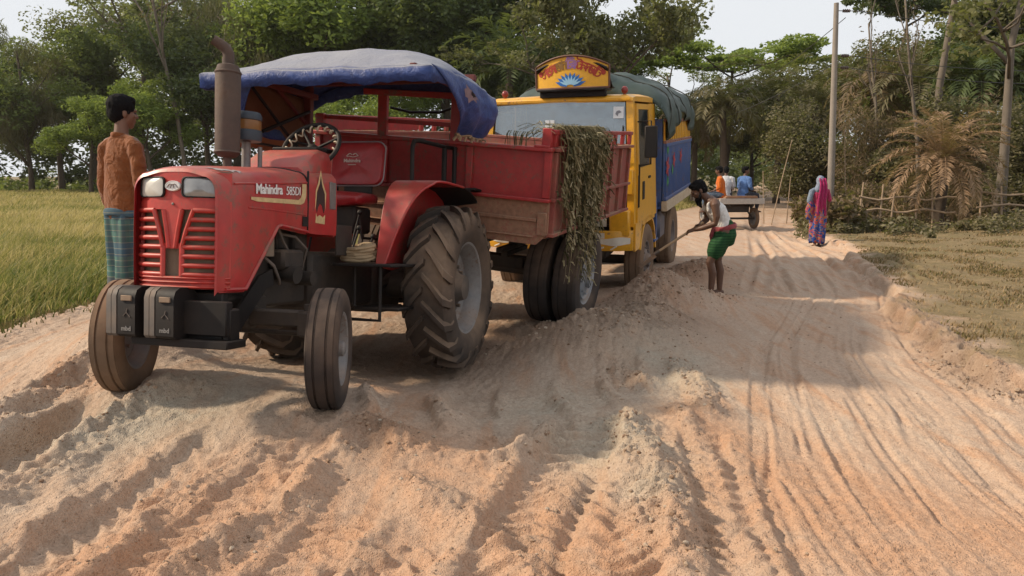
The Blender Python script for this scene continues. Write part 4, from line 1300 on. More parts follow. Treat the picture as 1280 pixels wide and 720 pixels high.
for sg in (1, -1):
    m = MB(); x = sg * HWT
    m.box((x - sg * .012, LT / 2, (Z0 + ZF) / 2), (.018, LT - .03, ZF - Z0), .002)
    for z, w in ((ZF, .085), (ZR, .07), (Z0 + .02, .08)): m.box((x + sg * .012, LT / 2 + .01, z), (w, LT - .04, .032), .005)
    for i in range(8):
        y = .08 + i * (LT - .16) / 7
        m.box((x + sg * .012, y, (Z0 + ZF) / 2), (.04, .055, ZF - Z0 - .05), .004)
    sw_ = tput(m, 'side_wall', TDUST)
    m = MB()
    m.box((x, LT / 2, ZT - .01), (.05, LT, .04), .005)
    for i in range(9): m.box((x, .07 + i * (LT - .14) / 8, (ZF + ZT) / 2), (.035, .075, ZT - ZF - .04), .004)
    m.box((x - sg * .012, LT * .36, (ZF + ZT) / 2), (.012, LT * .68, ZT - ZF - .05), .002)
    tput(m, 'top_rail', TRED, sw_)
m = MB()
m.box((0, LT, (Z0 + ZF) / 2), (2 * HWT - .06, .02, ZF - Z0), .003)
for z in (ZF, ZR): m.box((0, LT + .02, z), (2 * HWT - .02, .07, .035), .005)
for i in range(6): m.box((-HWT + .1 + i * (2 * HWT - .2) / 5, LT + .02, 1.50), (.055, .05, .72), .004)
m.box((0, LT - .02, 1.62), (2 * HWT - .1, .012, .02), .002); m.box((0, LT - .02, 1.78), (2 * HWT - .1, .012, .02), .002)
tput(m, 'tailgate', TDUST)
m = MB(); m.box((0, LT / 2, Z0), (2 * HWT - .06, LT - .06, .03), .004); tput(m, 'floor', TMUD)
m = MB()
for sg in (-1, 1): m.box((sg * .42, LT / 2, Z0 - .10), (.09, LT - .1, .16), .008)
for y in (.2, .8, 1.4, 2.0, 2.6): m.box((0, y, Z0 - .045), (2 * HWT - .25, .07, .06), .006)
m.cyl((-.86, 1.30, .52), (.86, 1.30, .52), .055); m.box((0, 1.30, .60), (1.1, .14, .12), .01)
for sg in (-1, 1):
    m.box((sg * .42, 1.3, .78), (.07, .9, .05), .006); m.box((sg * .42, 1.3, .72), (.07, .6, .05), .006); m.box((sg * .42, 1.3, .90), (.09, .18, .22), .01)
m.tube([(-.3, .2, Z0 - .12), (0, -1.05, .62)], .05, 8); m.tube([(.3, .2, Z0 - .12), (0, -1.05, .62)], .05, 8); m.cyl((0, -1.15, .56), (0, -1.15, .68), .07)
tput(m, 'chassis', IRON)
RIMB = paint('blue grey wheel rim paint', (.24, .28, .32), .5, .1, dust=.5, dscale=5)
for sg in (1, -1):
    for k_ in (0, 1):
        wl = tput(rim_mesh(.27, .25, sg, .12 if k_ == 0 else .85, 8, .09), 'trailer_wheel', RIMB)
        wl.location = (sg * (1.15 - .31 * k_), 1.30, .515)
        link('tyre', tyre_ribbed(.515, .27, .265).mesh('tyre', 30), TYRE, wl)

# ------------------------------------------------------------------ dry vines hung over the near side
_q = random.Random(31)
V_ = []; F_ = []; T_ = []


def ribbon(pts, w, tint):
    """flat blade twisting along its length, two crossed strips so that it has body"""
    for r_ in (0, 1):
        base = len(V_)
        for i, p in enumerate(pts):
            a = i * 1.1 + r_ * 1.57
            o = Vector((math.cos(a), math.sin(a), .25)) * (w * (1 - .6 * i / len(pts)))
            V_.append(tuple(p - o)); V_.append(tuple(p + o)); T_.append(tint); T_.append(tint)
        for i in range(len(pts) - 1):
            F_.append((base + 2 * i, base + 2 * i + 1, base + 2 * i + 3, base + 2 * i + 2))


def strand(y, z0, L, out):
    p = Vector((HWT - .12 + .06 * _q.uniform(-1, 1), y, z0 - .02)); pts = [p]
    p = Vector((HWT + .02 + out * .4, y + .02 * _q.uniform(-1, 1), z0 + .035 + .02 * _q.random())); pts.append(p)
    n = max(4, int(L / .07)); ph = _q.random() * 6; am = _q.uniform(.004, .022)
    for i in range(n):
        t = (i + 1) / n
        pts.append(Vector((HWT + .05 + out * (1 - .3 * t) + .012 * _q.uniform(-1, 1), y + am * math.sin(ph + i * .9) * 2 + .05 * (t * t) * math.sin(ph), z0 + .02 - L * t)))
    tint = _q.random()
    ribbon(pts, _q.choice([.0025, .003, .004, .006]), tint)
    # little leaves and side shoots
    for i in range(2, len(pts) - 1):
        if _q.random() < .75:
            d = Vector((_q.uniform(0, 1), _q.uniform(-1, 1), _q.uniform(-1.3, .2))).normalized() * _q.uniform(.03, .085)
            ribbon([pts[i], pts[i] + d * .5, pts[i] + d + Vector((0, 0, -.02))], _q.uniform(.006, .014), min(1, max(0, tint + _q.uniform(-.4, .4))))


for i in range(185):
    if _q.random() < .32: y = _q.gauss(.30, .12); L = abs(_q.gauss(.50, .32)) + .10
    else: y = _q.gauss(.95, .24); L = abs(_q.gauss(.84, .40)) + .10
    strand(min(1.55, max(.06, y)), ZT, min(L, 1.5), _q.uniform(0, 1) ** 1.6 * .13)
for i in range(90):
    strand(_q.uniform(.1, 1.45), ZT, _q.uniform(.08, .45), _q.uniform(0, .13))
for i in range(120):  # heaped on the rail and inside
    a = Vector((HWT - _q.uniform(-.05, .3), _q.uniform(.1, 1.5), ZT + _q.uniform(-.04, .055)))
    d = Vector((_q.uniform(-1, 1), _q.uniform(-1, 1), _q.uniform(-.3, .25))) * .14
    ribbon([a, a + d, a + d * 2 + Vector((0, 0, -.05))], .006, _q.random())
for i in range(5):  # long stray ends
    y = [.30, .34, .36, 1.15, 1.22][i]
    strand(y, ZT, [1.25, 1.1, 1.3, 1.55, 1.6][i], .06)
for i in range(16):  # wisps caught on the headboard
    a = Vector((.80 + .2 * _q.random(), .0, ZF + .14)); d = Vector((_q.uniform(-.3, .3), -.05, -1)) * .12
    ribbon([a, a + d * .4 + Vector((0, -.05, .02)), a + d + Vector((0, -.06, 0))], .006, _q.random())
vm = np_mesh('hanging_vines', np.array(V_), np.array(F_), {'tint': np.array(T_)[:, None].repeat(3, 1)})
k = NT('withered vines'); a1 = k.n('ShaderNodeAttribute', attribute_name='tint')
cc = k.ramp(a1.outputs['Fac'], [(0, (.055, .050, .022)), (.35, (.125, .108, .050)), (.7, (.29, .245, .13)), (1, (.48, .41, .26))])
k.finish(cc, .8, 0, None, .2, (.25, cc))
vines = link('hanging_vines', vm, k.mat)
C.view_layer.update(); vines.matrix_world = TRAILER.matrix_world.copy()
tag(vines, 'bundle of withered green brown vines hanging over the red trailer wall', 'vines')
# ------------------------------------------------------------------ yellow lorry behind the trailer, bogged at the front
YEL = paint('yellow lorry paint', (.70, .345, .014), .36, dust=.15, wear=.3, wearcol=(.25, .12, .05), dscale=3.5, coat=.15, var=.12)
BLUE = paint('blue body paint', (.014, .070, .225), .45, dust=.22, wear=.25, wearcol=(.10, .06, .05), dscale=4)
CREAM = paint('cream sill paint', (.46, .38, .27), .6, dust=.5, wear=.5, wearcol=(.22, .12, .07), dscale=5)
k = NT('windscreen glass'); n1 = k.noise(1.3, 4); n2 = k.noise(9, 4)
tr_ = k.n('ShaderNodeBsdfTransparent'); tr_.inputs[0].default_value = (.72, .78, .78, 1)
gl_ = k.n('ShaderNodeBsdfGlossy'); gl_.inputs['Roughness'].default_value = .04; gl_.inputs['Color'].default_value = (.86, .93, 1, 1)
df_ = k.n('ShaderNodeBsdfDiffuse'); k.l(k.mix(n1, (.16, .18, .19), (.34, .34, .33)), df_.inputs[0])
m1_ = k.n('ShaderNodeMixShader'); m1_.inputs[0].default_value = .24; k.l(tr_.outputs[0], m1_.inputs[1]); k.l(gl_.outputs[0], m1_.inputs[2])
m2_ = k.n('ShaderNodeMixShader'); k.l(k.ramp(n2, [(.35, .10), (.7, .26)]), m2_.inputs[0]); k.l(m1_.outputs[0], m2_.inputs[1]); k.l(df_.outputs[0], m2_.inputs[2])
k.l(m2_.outputs[0], k.out.inputs['Surface']); GLASS = k.mat
k = NT('dark side glass'); k.finish((.02, .024, .028), .12, 0, None, .6); DGLASS = k.mat
RCOR = Vector((1.60, 10.0, 0)); _s = Vector((math.cos(rad(20)), -math.sin(rad(20)), 0))
TRUCK = empty('lorry', RCOR - _s * 1.03 + Vector((0, 0, -.24)), 20, -4.0, 0)
tag(TRUCK, 'yellow and blue lorry with painted header board and green tarpaulin load', 'lorry')
HC = 1.03


def kput(mb, name, mats, parent=TRUCK, sharp=38): return mb.build(name, mats, parent, sharp)


ZB, ZS, ZRF = 1.12, 1.86, 2.78   # cab floor line, window sill, roof


def fy(z): return 0.0 if z < ZS else (z - ZS) * .13


# cab body: front panel frame, roof, sides with openings
m = MB()
CL = 1.62
for sg in (-1, 1):
    x = sg * HC
    m.prism([(fy(1.12), ZB), (fy(ZS), ZS), (fy(ZRF) , ZRF - .06), (fy(ZRF) + .09, ZRF - .06), (.13, ZS), (.13, ZB)], .09, lambda a, b, t, s_=sg: (s_ * (HC - t) - s_ * .055 * max(0, b - ZS), a, b))
m.box((0, .03, (ZB + ZS) / 2 + .20), (2 * HC - .16, .05, ZS - ZB - .40), .01)
rg = []
for y, dz in ((.10, -.035), (.13, .0), (.3, .022), (.9, .03), (CL - .05, .02), (CL, -.02)):
    w = HC - .05
    rg.append([(-w, y, ZRF - .07), (-w, y, ZRF - .03 + dz), (-w + .07, y, ZRF + dz), (0, y, ZRF + dz + .02), (w - .07, y, ZRF + dz), (w, y, ZRF - .03 + dz), (w, y, ZRF - .07)])
m.rings(rg, True, True)
m.box((0, CL - .01, (ZB + ZRF) / 2 - .02), (2 * HC - .12, .04, ZRF - ZB - .06), .01)
m.box((0, .115, ZRF - .04), (2 * HC - .15, .05, .05), .012)
CAB = kput(m, 'cab', YEL)
m = MB()
m.sheet(lambda u, v: ((u - .5) * 2 * (HC - .115 - .04 * v), fy(ZS + .03 + v * (ZRF - ZS - .085)) + .035 - .05 * (1 - (2 * u - 1) ** 2), ZS + .03 + v * (ZRF - ZS - .085)), 14, 6, .008)
WS = kput(m, 'windscreen', GLASS)
m = MB(); P4 = [(-HC + .10, ZS + .02), (HC - .10, ZS + .02), (HC - .145, ZRF - .05), (-HC + .145, ZRF - .05)]
m.tube([(x, fy(z) + .025, z) for x, z in P4], .016, 8, loop=True); kput(m, 'rubber_seal', BLACK, WS)
m = MB()
for x in (-.55, .35): m.tube([(x, -.03, ZS + .02), (x + .25, -.02, ZS + .16), (x + .62, -.02, ZS + .14)], .009, 6)
m.tube([(-.95, -.0, ZS + .06), (-.5, -.035, ZS + .02), (.5, -.035, ZS + .02), (.95, 0, ZS + .06)], .008, 6)
m.tube([(.80, -.005, ZS - .02), (.86, .02, ZS + .25), (.87, .05, ZS + .55)], .007, 6)
m.each('wiper', BLACK, WS)
STK = plain('white sticker', (.70, .71, .72), .5, var=.06)
def wsp(x, z, o_=.0): return (x, fy(z) + .035 - .05 * (1 - (x / (HC - .13)) ** 2) - .010 - o_, z)
m = MB(); m.prism([(.735, 2.50), (.865, 2.50), (.865, 2.645), (.735, 2.645)], .004, lambda a, b, t: wsp(a, b, t)); st = kput(m, 'sticker', STK, WS)
m = MB(); m.prism([(.76, 2.555), (.79, 2.525), (.80, 2.56), (.84, 2.575), (.81, 2.60), (.775, 2.59)], .002, lambda a, b, t: wsp(a, b, .0055 + t)); kput(m, 'sticker_print', plain('grey print', (.2, .2, .22), .6), st)
m = MB()
for dx in (-.034, .034):
    for dz in (-.03, .03): m.box(wsp(-.10 + dx, 2.44 + dz, .004), (.058, .006, .05), .002)
kput(m, 'sticker', STK, WS)
m = MB(); m.box((0, CL - .05, 2.05), (2 * HC - .2, .03, 1.3), .01); m.box((.45, .95, 2.02), (.5, .14, .62), .06); m.box((-.45, .95, 2.02), (.5, .14, .62), .06); m.box((.45, .92, 2.42), (.26, .1, .18), .04); m.box((0, .32, 1.86), (1.8, .34, .10), .03); m.tube([(.62 + .2 * math.cos(a), .26 + .1 * math.sin(a), 1.95 + .16 * math.sin(a)) for a in [2 * math.pi * i / 20 for i in range(20)]], .014, 6, loop=True)
kput(m, 'cab_interior', plain('dark cab lining', (.045, .040, .036), .8), TRUCK)
# doors
for sg in (1, -1):
    m = MB(); x0 = sg * (HC - .01)
    def dr(a, b, t, s_=sg): return (s_ * (HC - .004 + t - .055 * max(0, b - ZS)), a, b)
    m.prism([(.14, ZB + .03), (1.18, ZB + .03), (1.18, ZS), (.14, ZS)], .025, dr)
    for pl in ([(.14, ZS), (.24, ZS), (.33, ZRF - .16), (.235, ZRF - .10)], [(1.08, ZS), (1.18, ZS), (1.18, ZRF - .10), (1.08, ZRF - .16)], [(.235, ZRF - .10), (.33, ZRF - .17), (1.08, ZRF - .17), (1.18, ZRF - .10)]):
        m.prism(pl, .025, dr)
    d_ = kput(m, 'door', YEL)
    m = MB(); m.prism([(.24, ZS + .005), (1.08, ZS + .005), (1.08, ZRF - .17), (.33, ZRF - .17)], .008, lambda a, b, t, s_=sg: (s_ * (HC + .002 + t - .055 * max(0, b - ZS)), a, b)); kput(m, 'window', DGLASS, d_)
    m = MB(); m.tube([(sg * (HC + .024), .20, ZS + .05), (sg * (HC + .03), .16, ZS - .5)], .014, 6); m.box((sg * (HC + .026), .95, ZS - .16), (.02, .14, .035), .008); m.each('handle', BLACK, d_)
    m = MB(); m.box((sg * (HC + .026), .52, 1.55), (.012, .13, .24), .006); m.box((sg * (HC + .022), .17, 1.56), (.012, .05, .42), .006); m.each('door_slot', BLACK, d_)
    m = MB(); m.prism([(1.19, ZB), (CL, ZB), (CL, ZRF - .09), (1.19, ZRF - .09)], .025, lambda a, b, t, s_=sg: (s_ * (HC - .008 + t - .055 * max(0, b - ZS)), a, b)); kput(m, 'rear_quarter', YEL)
# front: corner panels, dark grille, number plate, bumper
m = MB()
for sg in (-1, 1):
    m.box((sg * .80, -.005, 1.70), (.44, .06, .32), .012)
m.each('front_panel', YEL, TRUCK)
m = MB(); m.box((0, .05, 1.36), (2 * HC - .20, .06, .56), .01)
for i in range(6): m.box((0, .012, 1.14 + i * .075), (1.5, .02, .022), .005)
m.box((0, .02, 1.60), (1.30, .05, .06), .01)
kput(m, 'radiator_grille', BLACK)
for sg in (-1, 1):
    m = MB(); m.lathe([(.0, .10), (-.03, .105), (-.035, .09), (-.02, .085)], 'y', (sg * .74, .01, 1.36), 20); hl = kput(m, 'headlight', BLACK)
    m = MB(); m.lathe([(-.02, .085), (-.032, .06), (-.036, .001)], 'y', (sg * .74, .01, 1.36), 20); kput(m, 'lens', LENS, hl)
m = MB(); m.box((.46, -.035, 1.175), (.44, .014, .105), .004); PLT = kput(m, 'number_plate', plain('number plate white', (.50, .50, .46), .6))
m = MB()
for i in range(7): m.box((.30 + i * .052, -.0435, 1.185), (.026 if i % 3 else .014, .004, .055), .001)
kput(m, 'plate_print', plain('worn plate print', (.10, .10, .10), .7), PLT)
m = MB()
rg = []
for i in range(13):
    x = (i / 12 - .5) * 2 * (HC - .005); t = abs(x) / HC
    y = -.14 + .10 * max(0, t - .8) / .2
    rg.append([(x, y, .82), (x, y - .01, .84), (x, y - .01, 1.06), (x, y, 1.08), (x, y + .05, 1.08), (x, y + .05, .82)])
m.rings(rg, True, True); BMP = kput(m, 'bumper', YEL)
m = MB()
def bmf(x, z, o_=.004):
    t = abs(x) / HC; return (x, -.15 + .10 * max(0, t - .8) / .2 - o_, z)
_q = random.Random(3)
for c0 in (-.55, .55):
    m.sheet(lambda u, v: bmf(c0 + (u - .5) * .9, .90 + .09 * v + .012 * math.sin(u * 14 + v * 2)), 20, 2, .002)
    m.sheet(lambda u, v: bmf(c0 + (u - .5) * .26, .985 + .07 * v, .005), 8, 2, .002)
    for i in range(4): m.tube([bmf(c0 - .3 + i * .17, .84, .003), bmf(c0 - .22 + i * .17, .87 + .02 * _q.random(), .004)], .010, 6)
kput(m, 'painted_band', plain('white sign paint', (.62, .58, .50), .6, var=.25), BMP)
m = MB(); m.box((.86, -.05, 1.18), (.26, .13, .34), .02); m.box((-.86, -.05, 1.18), (.26, .13, .34), .02); m.each('corner_panel', YEL, TRUCK)
m = MB()
for sg in (-1, 1):
    rg = []
    for i in range(11):
        a = rad(8 + 150 * i / 10)
        rg.append([(sg * (HC + .02), .98 + .64 * math.cos(a), .52 + .66 * math.sin(a)), (sg * (HC + .02), .98 + .60 * math.cos(a), .52 + .62 * math.sin(a)), (sg * (HC - .28), .98 + .60 * math.cos(a), .52 + .62 * math.sin(a)), (sg * (HC - .28), .98 + .64 * math.cos(a), .52 + .66 * math.sin(a))])
    m.rings(rg, True, True)
    m.prism([(.02, .80), (.30, .80), (.42, 1.0), (.50, ZB + .04), (.02, ZB + .04)], .03, lambda a, b, t, s_=sg: (s_ * (HC - .01 + t), a, b))
    m.prism([(.50, ZB + .04), (1.45, ZB + .04), (1.45, 1.08), (.5, 1.08)], .03, lambda a, b, t, s_=sg: (s_ * (HC - .01 + t), a, b))
m.each('mudguard', YEL, TRUCK, half=0)
# mirrors, roof horns
for sg in (1, -1):
    m = MB(); m.box((sg * (HC + .19), .10, 2.20), (.16, .05, .40), .02); mr = kput(m, 'mirror', BLACK)
    m = MB(); m.tube([(sg * HC, .2, 2.45), (sg * (HC + .19), .10, 2.46), (sg * (HC + .19), .10, 1.92), (sg * (HC + .02), .2, 1.90)], .010, 6); kput(m, 'bracket', BLACK, mr)
RLAMP = plain('red marker lamp', (.22, .035, .03), .3)
for x in (-.80, .84):
    m = MB(); m.cyl((x, .28, ZRF), (x, .28, ZRF + .05), .02); m.ball((x, .28, ZRF + .075), (.045, .045, .05)); kput(m, 'roof_lamp', RLAMP)

# header board: arched, painted yellow with red lettering round a blue water lily
HB = .485
def hb_top(x): return 3.29 - .125 * (x / HB) ** 2
XH, YH = .20, -.02
def hbp(a, b, t): return (XH + a, YH + .30 * (a / HB) ** 2 * .35 - t, b)
m = MB(); N_ = 24
pl = [(-HB, 2.90), (HB, 2.90)] + [(HB - 2 * HB * i / N_, hb_top(HB - 2 * HB * i / N_)) for i in range(N_ + 1)]
rgA = [[hbp(x, 2.90, t) for x in (0,)] for t in (0,)]
m.sheet(lambda u, v: hbp((u - .5) * 2 * HB, 2.90 + v * (hb_top((u - .5) * 2 * HB) - 2.90), 0), 24, 4, .05)
SIGN = kput(m, 'header_board', paint('yellow signboard paint', (.70, .36, .018), .5, dust=.10, dscale=6, var=.10))
m = MB(); m.tube([hbp(-HB, 2.89, .006)] + [hbp(-HB + 2 * HB * i / 24, hb_top(-HB + 2 * HB * i / 24), .006) for i in range(25)] + [hbp(HB, 2.89, .006)], .014, 6); m.tube([hbp(-HB + 2 * HB * i / 12, 2.89, .006) for i in range(13)], .014, 6)
kput(m, 'board_rim', paint('brown rim', (.09, .03, .02), .6, dust=.3), SIGN)
m = MB(); m.sheet(lambda u, v: (XH + (u - .5) * 2 * HB * .97, YH + .05 + .42 * v, 2.905 + (hb_top((u - .5) * 2 * HB * .97) - 2.94) * max(0, 1 - v * 1.3)), 16, 6, .02)
m.box((XH, YH + .14, 2.845), (.88, .10, .13), .01)
m.box((XH, YH + .2, 2.87), (.9, .4, .03), .01)
kput(m, 'board_housing', BLACK, SIGN)
REDP = plain('red sign paint', (.34, .035, .018), .55, var=.2); BRNP = plain('brown sign paint', (.20, .10, .02), .55, var=.2); VIOP = plain('violet sign paint', (.26, .13, .30), .55, var=.2)
LTR = [('স', REDP), ('া', REDP), ('জ', REDP), ('ে', REDP), ('ন', REDP), (' ', None), ('প', BRNP), ('ে', BRNP), ('ল', BRNP), ('া', BRNP), ('ট', VIOP), ('ি', VIOP), ('ক', VIOP), (' ', None), ('ট', REDP), ('্র', None), ('া', REDP), ('ন', REDP), ('স', REDP), ('প', REDP), ('ে', REDP), ('া', REDP), ('ট', REDP)]
LTR = [l for l in LTR if l[0] != '্র']
order = 'স া ে জ ন _ ে প ল া ি ট ক _ ট া ন স ে প া ট'.split()
wid = {'া': .030, 'ে': .034, 'ি': .034, '_': .030}
cols = [REDP] * 5 + [None] + [BRNP] * 4 + [VIOP] * 3 + [None] + [REDP] * 8
tot = sum(wid.get(c, .056) for c in order)
Rr = .70; ca = 0
for c, mt in zip(order, cols):
    w_ = wid.get(c, .056)
    s_ = -tot / 2 + ca + w_ / 2; ca += w_
    if mt is None: continue
    # letters follow the arch of the board
    sc = .86 * HB * 2 / tot
    ang = s_ * sc / .62
    cx, cz = .60 * math.sin(ang) * .98, 2.578 + .60 * math.cos(ang)
    def f(x, y, z, cx=cx, cz=cz, ang=ang * .9):
        return hbp(cx + x * math.cos(ang) + y * math.sin(ang), cz - x * math.sin(ang) + y * math.cos(ang), .004 + z)
    link('lettering', text_mesh(c, .165, f, .003, 2, .0022), mt, SIGN)
m = MB()
for x in (-.415, .415): m.prism([(x + .030 * math.cos(a), 3.075 + .034 * math.sin(a)) for a in [2 * math.pi * i / 14 for i in range(14)]], .003, lambda a, b, t: hbp(a, b, .003 + t))
m.each('red_flower', REDP, SIGN)
BLUP = plain('blue petal paint', (.02, .13, .40), .5, var=.3); LBP = plain('pale blue petal paint', (.28, .50, .66), .5, var=.15)
for mt, nm, rr, ph in ((BLUP, 'petals', .19, 0), (LBP, 'petal_tips', .15, .5)):
    m = MB()
    for i in range(9 if ph == 0 else 8):
        a = rad(18 + (i + ph) * 18); wv_ = .028 if ph == 0 else .013
        tip = (rr * math.cos(a) * 1.12, 2.915 + rr * math.sin(a) * .92); b0 = (math.cos(a) * .04, 2.915 + .02)
        m.prism([(b0[0] - wv_ * math.sin(a), max(2.905, b0[1] + wv_ * math.cos(a))), (tip[0] * .6 - wv_ * math.sin(a), max(2.905, 2.915 + (tip[1] - 2.915) * .6 + wv_ * math.cos(a))), tip, (tip[0] * .6 + wv_ * math.sin(a), max(2.905, 2.915 + (tip[1] - 2.915) * .6 - wv_ * math.cos(a))), (b0[0] + wv_ * math.sin(a), max(2.905, b0[1] - wv_ * math.cos(a)))], .002, lambda a_, b_, t, o_=(.003 + .0005 * i if ph == 0 else .0085): hbp(a_, b_, o_ + t))
    kput(m, nm, mt, SIGN)

# cargo body
BX = 1.13; Y0, Y1 = CL + .08, 4.55; BZ0, BZ1 = 1.17, 2.13
for sg in (1, -1):
    m = MB(); m.box((sg * BX, (Y0 + Y1) / 2, (BZ0 + .12 + BZ1) / 2), (.03, Y1 - Y0, BZ1 - BZ0 - .12), .004)
    n_ = 22
    for i in range(n_): m.box((sg * (BX + .022), Y0 + .06 + i * (Y1 - Y0 - .12) / (n_ - 1), (BZ0 + .12 + BZ1) / 2), (.03, .055, BZ1 - BZ0 - .16), .006)
    for z in (BZ0 + .14, BZ1 - .03): m.box((sg * (BX + .026), (Y0 + Y1) / 2, z), (.04, Y1 - Y0, .05), .006)
    side_ = kput(m, 'cargo_side', BLUE)
    m = MB(); m.box((sg * (BX + .02), (Y0 + Y1) / 2, BZ0 + .035), (.09, Y1 - Y0 + .03, .15), .008); kput(m, 'sill', CREAM, side_)
    m = MB()
    for i in range(15): m.box((sg * BX, Y0 + .07 + i * (Y1 - Y0 - .14) / 14, BZ1 + .17), (.03, .10, .34), .004)
    m.each('stake', YEL, side_)
    m = MB(); m.box((sg * (BX + .012), (Y0 + Y1) / 2, BZ1 + .012), (.05, Y1 - Y0, .05), .006); m.box((sg * (BX + .012), (Y0 + Y1) / 2, BZ1 + .33), (.05, Y1 - Y0, .045), .006)
    for i in range(12): m.box((sg * (BX + .04), Y0 + .2 + i * .23, BZ1 + .012), (.006, .08, .025), .002)
    kput(m, 'rail', paint('red brown rail', (.20, .07, .05), .6, dust=.4), side_)
    if sg > 0:
        m = MB()
        for (yy, zz, r_) in ((Y0 + .12, 1.78, .11), (Y0 + .75, 1.85, .09), (Y0 + 1.5, 1.88, .09)):
            m.prism([(yy + r_ * math.cos(a) * (1 + .4 * math.cos(5 * a)), zz + r_ * math.sin(a) * (1 + .4 * math.cos(5 * a))) for a in [2 * math.pi * i / 30 for i in range(30)]], .004, lambda a, b, t: (BX + .040 + t, a, b))
        m.each('painted_flower', plain('red folk paint', (.34, .03, .04), .5), side_)
        m = MB()
        for yy, zz in ((Y0 + .10, 2.02), (Y0 + .14, 1.55), (Y0 + .6, 1.7)):
            m.prism([(yy - .07, zz), (yy, zz + .10), (yy + .08, zz), (yy, zz - .06)], .004, lambda a, b, t: (BX + .041 + t, a, b))
        m.each('painted_leaf', plain('green folk paint', (.04, .22, .06), .5), side_)
m = MB(); m.box((0, (Y0 + Y1) / 2, BZ0 + .05), (2 * BX - .05, Y1 - Y0, .12), .01); m.box((0, Y0 + .02, (BZ0 + 2.5) / 2), (2 * BX - .05, .04, 1.28), .006); m.box((0, Y1 - .02, (BZ0 + 2.4) / 2), (2 * BX - .05, .04, 1.2), .006); kput(m, 'cargo_bed', BLUE)
# tarpaulin over the load
GT = paint('dark green tarpaulin', (.018, .038, .031), .5, dust=.12, dscale=2.6, bump=.35, dcol=(.20, .22, .19))
def tarp(u, v):
    y = Y0 - .16 + v * (Y1 - Y0 + .30)
    a = (u - .5) * 2
    hang = .34 + .10 * math.sin(v * 9) + .05 * math.sin(v * 23)
    if v > .25: hang -= .12
    lo = 2.66 - hang
    zt = 3.02 + .16 * math.sin(math.pi * min(1, v * .9 + .08)) + .05 * math.sin(v * 7 + 1)
    if abs(a) < .62:
        q = abs(a) / .62; x = q * (BX - .08); z = zt - .30 * q ** 2.6
    else:
        q = (abs(a) - .62) / .38; x = BX - .08 + .15 * min(1, q * 1.8) ** .7; z0 = zt - .30; z = z0 + (lo - z0) * q ** 1.05
        x += .03 * math.sin(v * 34 + 1.5 * q) * q
    e = 1 - min(1, v / .10) if v < .10 else (1 - min(1, (1 - v) / .12) if v > .88 else 0)
    z -= .42 * e * e * max(0, (z - 2.4))
    n = .085 * noise_(x * 2.4 + (7 if a > 0 else 0), y * 1.7, z * 2) + .045 * abs(noise_(x * 6, y * 5, z * 5)) + .02 * noise_(x * 13, y * 11, z * 9)
    return (math.copysign(x + n * .6, a), y, z + n)
m = MB(); m.sheet(tarp, 44, 40, .008); TP = kput(m, 'tarpaulin', GT, sharp=0)
m = MB()
for yy in (Y0 + .25, Y0 + .95, Y0 + 1.7, Y0 + 2.4):
    v = (yy - Y0 + .16) / (Y1 - Y0 + .30)
    m.tube([Vector(tarp(i / 30, v)) + Vector((.0, 0, .018)) for i in range(31)], .010, 6)
m.each('lashing_rope', plain('dark rope', (.05, .05, .04), .8), TP)
# chassis, tank, wheels
m = MB()
for sg in (-1, 1): m.box((sg * .42, 2.4, .98), (.10, 4.3, .2), .01)
for y in (.98, 3.45): m.cyl((-.85, y, .52), (.85, y, .52), .065); m.box((0, y, .52), (.3, .3, .3), .08)
for sg in (-1, 1):
    for y in (.98, 3.45): m.box((sg * .5, y, .74), (.08, 1.0, .06), .01); m.box((sg * .5, y, .82), (.12, .2, .2), .01)
m.box((0, .3, .80), (1.3, .5, .25), .03); m.box((0, .1, .66), (.9, .12, .12), .02); m.box((0, 4.5, .85), (1.8, .08, .1), .01)
kput(m, 'chassis', IRON)
m = MB(); m.box((.90, 2.05, .86), (.34, .55, .42), .07); kput(m, 'fuel_tank', paint('dark blue tank', (.02, .04, .08), .5, dust=.4))
m = MB(); m.box((HC - .02, 1.66, 1.05), (.08, .06, .62), .01); m.box((HC - .0, 1.60, .72), (.06, .26, .04), .01); kput(m, 'step', BLUE)
RIMK = paint('dark wheel rim paint', (.10, .10, .11), .5, .1, dust=.6, dscale=5)
for y, tag_ in ((.98, 'front_wheel'), (3.45, 'rear_wheel')):
    for sg in (1, -1):
        for k_ in ((0,) if y < 2 else (0, 1)):
            wl = kput(rim_mesh(.27, .25, sg, .12 if (y < 2 or k_) else .80, 8, .10), tag_, RIMK)
            wl.location = (sg * (.92 - .29 * k_), y, .52)
            link('tyre', tyre_ribbed(.52, .26, .265).mesh('tyre', 30), TYRE_MUD, wl)
# ------------------------------------------------------------------ plants
BARK = plain('brown bark', (.085, .062, .044), .9, var=.4, scale=6, bump=.5)
BARKP = plain('pale grey bark', (.135, .110, .085), .9, var=.35, scale=5, bump=.5)
F_BRIGHT = leafmat('bright green leaves', (.095, .155, .026), (.320, .400, .095), .48)
F_MID = leafmat('mid green leaves', (.064, .102, .028), (.250, .300, .095), .42)
F_DARK = leafmat('dark green leaves', (.028, .050, .017), (.125, .160, .055), .36)
F_OLIVE = leafmat('olive leaves', (.062, .068, .027), (.225, .215, .090), .38)
F_DUSTY = leafmat('dusty roadside leaves', (.070, .066, .032), (.215, .180, .095), .35)
F_BROWN = leafmat('dry brown leaves', (.085, .056, .030), (.24, .165, .095), .3)
F_DEAD = leafmat('dead palm leaves', (.19, .115, .066), (.41, .265, .160), .3)
F_PALE = leafmat('pale green leaves', (.090, .115, .045), (.280, .300, .135), .42)
F_WHEAT = leafmat('ripening grass blades', (.12, .115, .030), (.34, .28, .105), .4)
F_GRASS = leafmat('green grass blades', (.045, .075, .016), (.135, .165, .040), .4)
LV_P = np.random.RandomState(77)


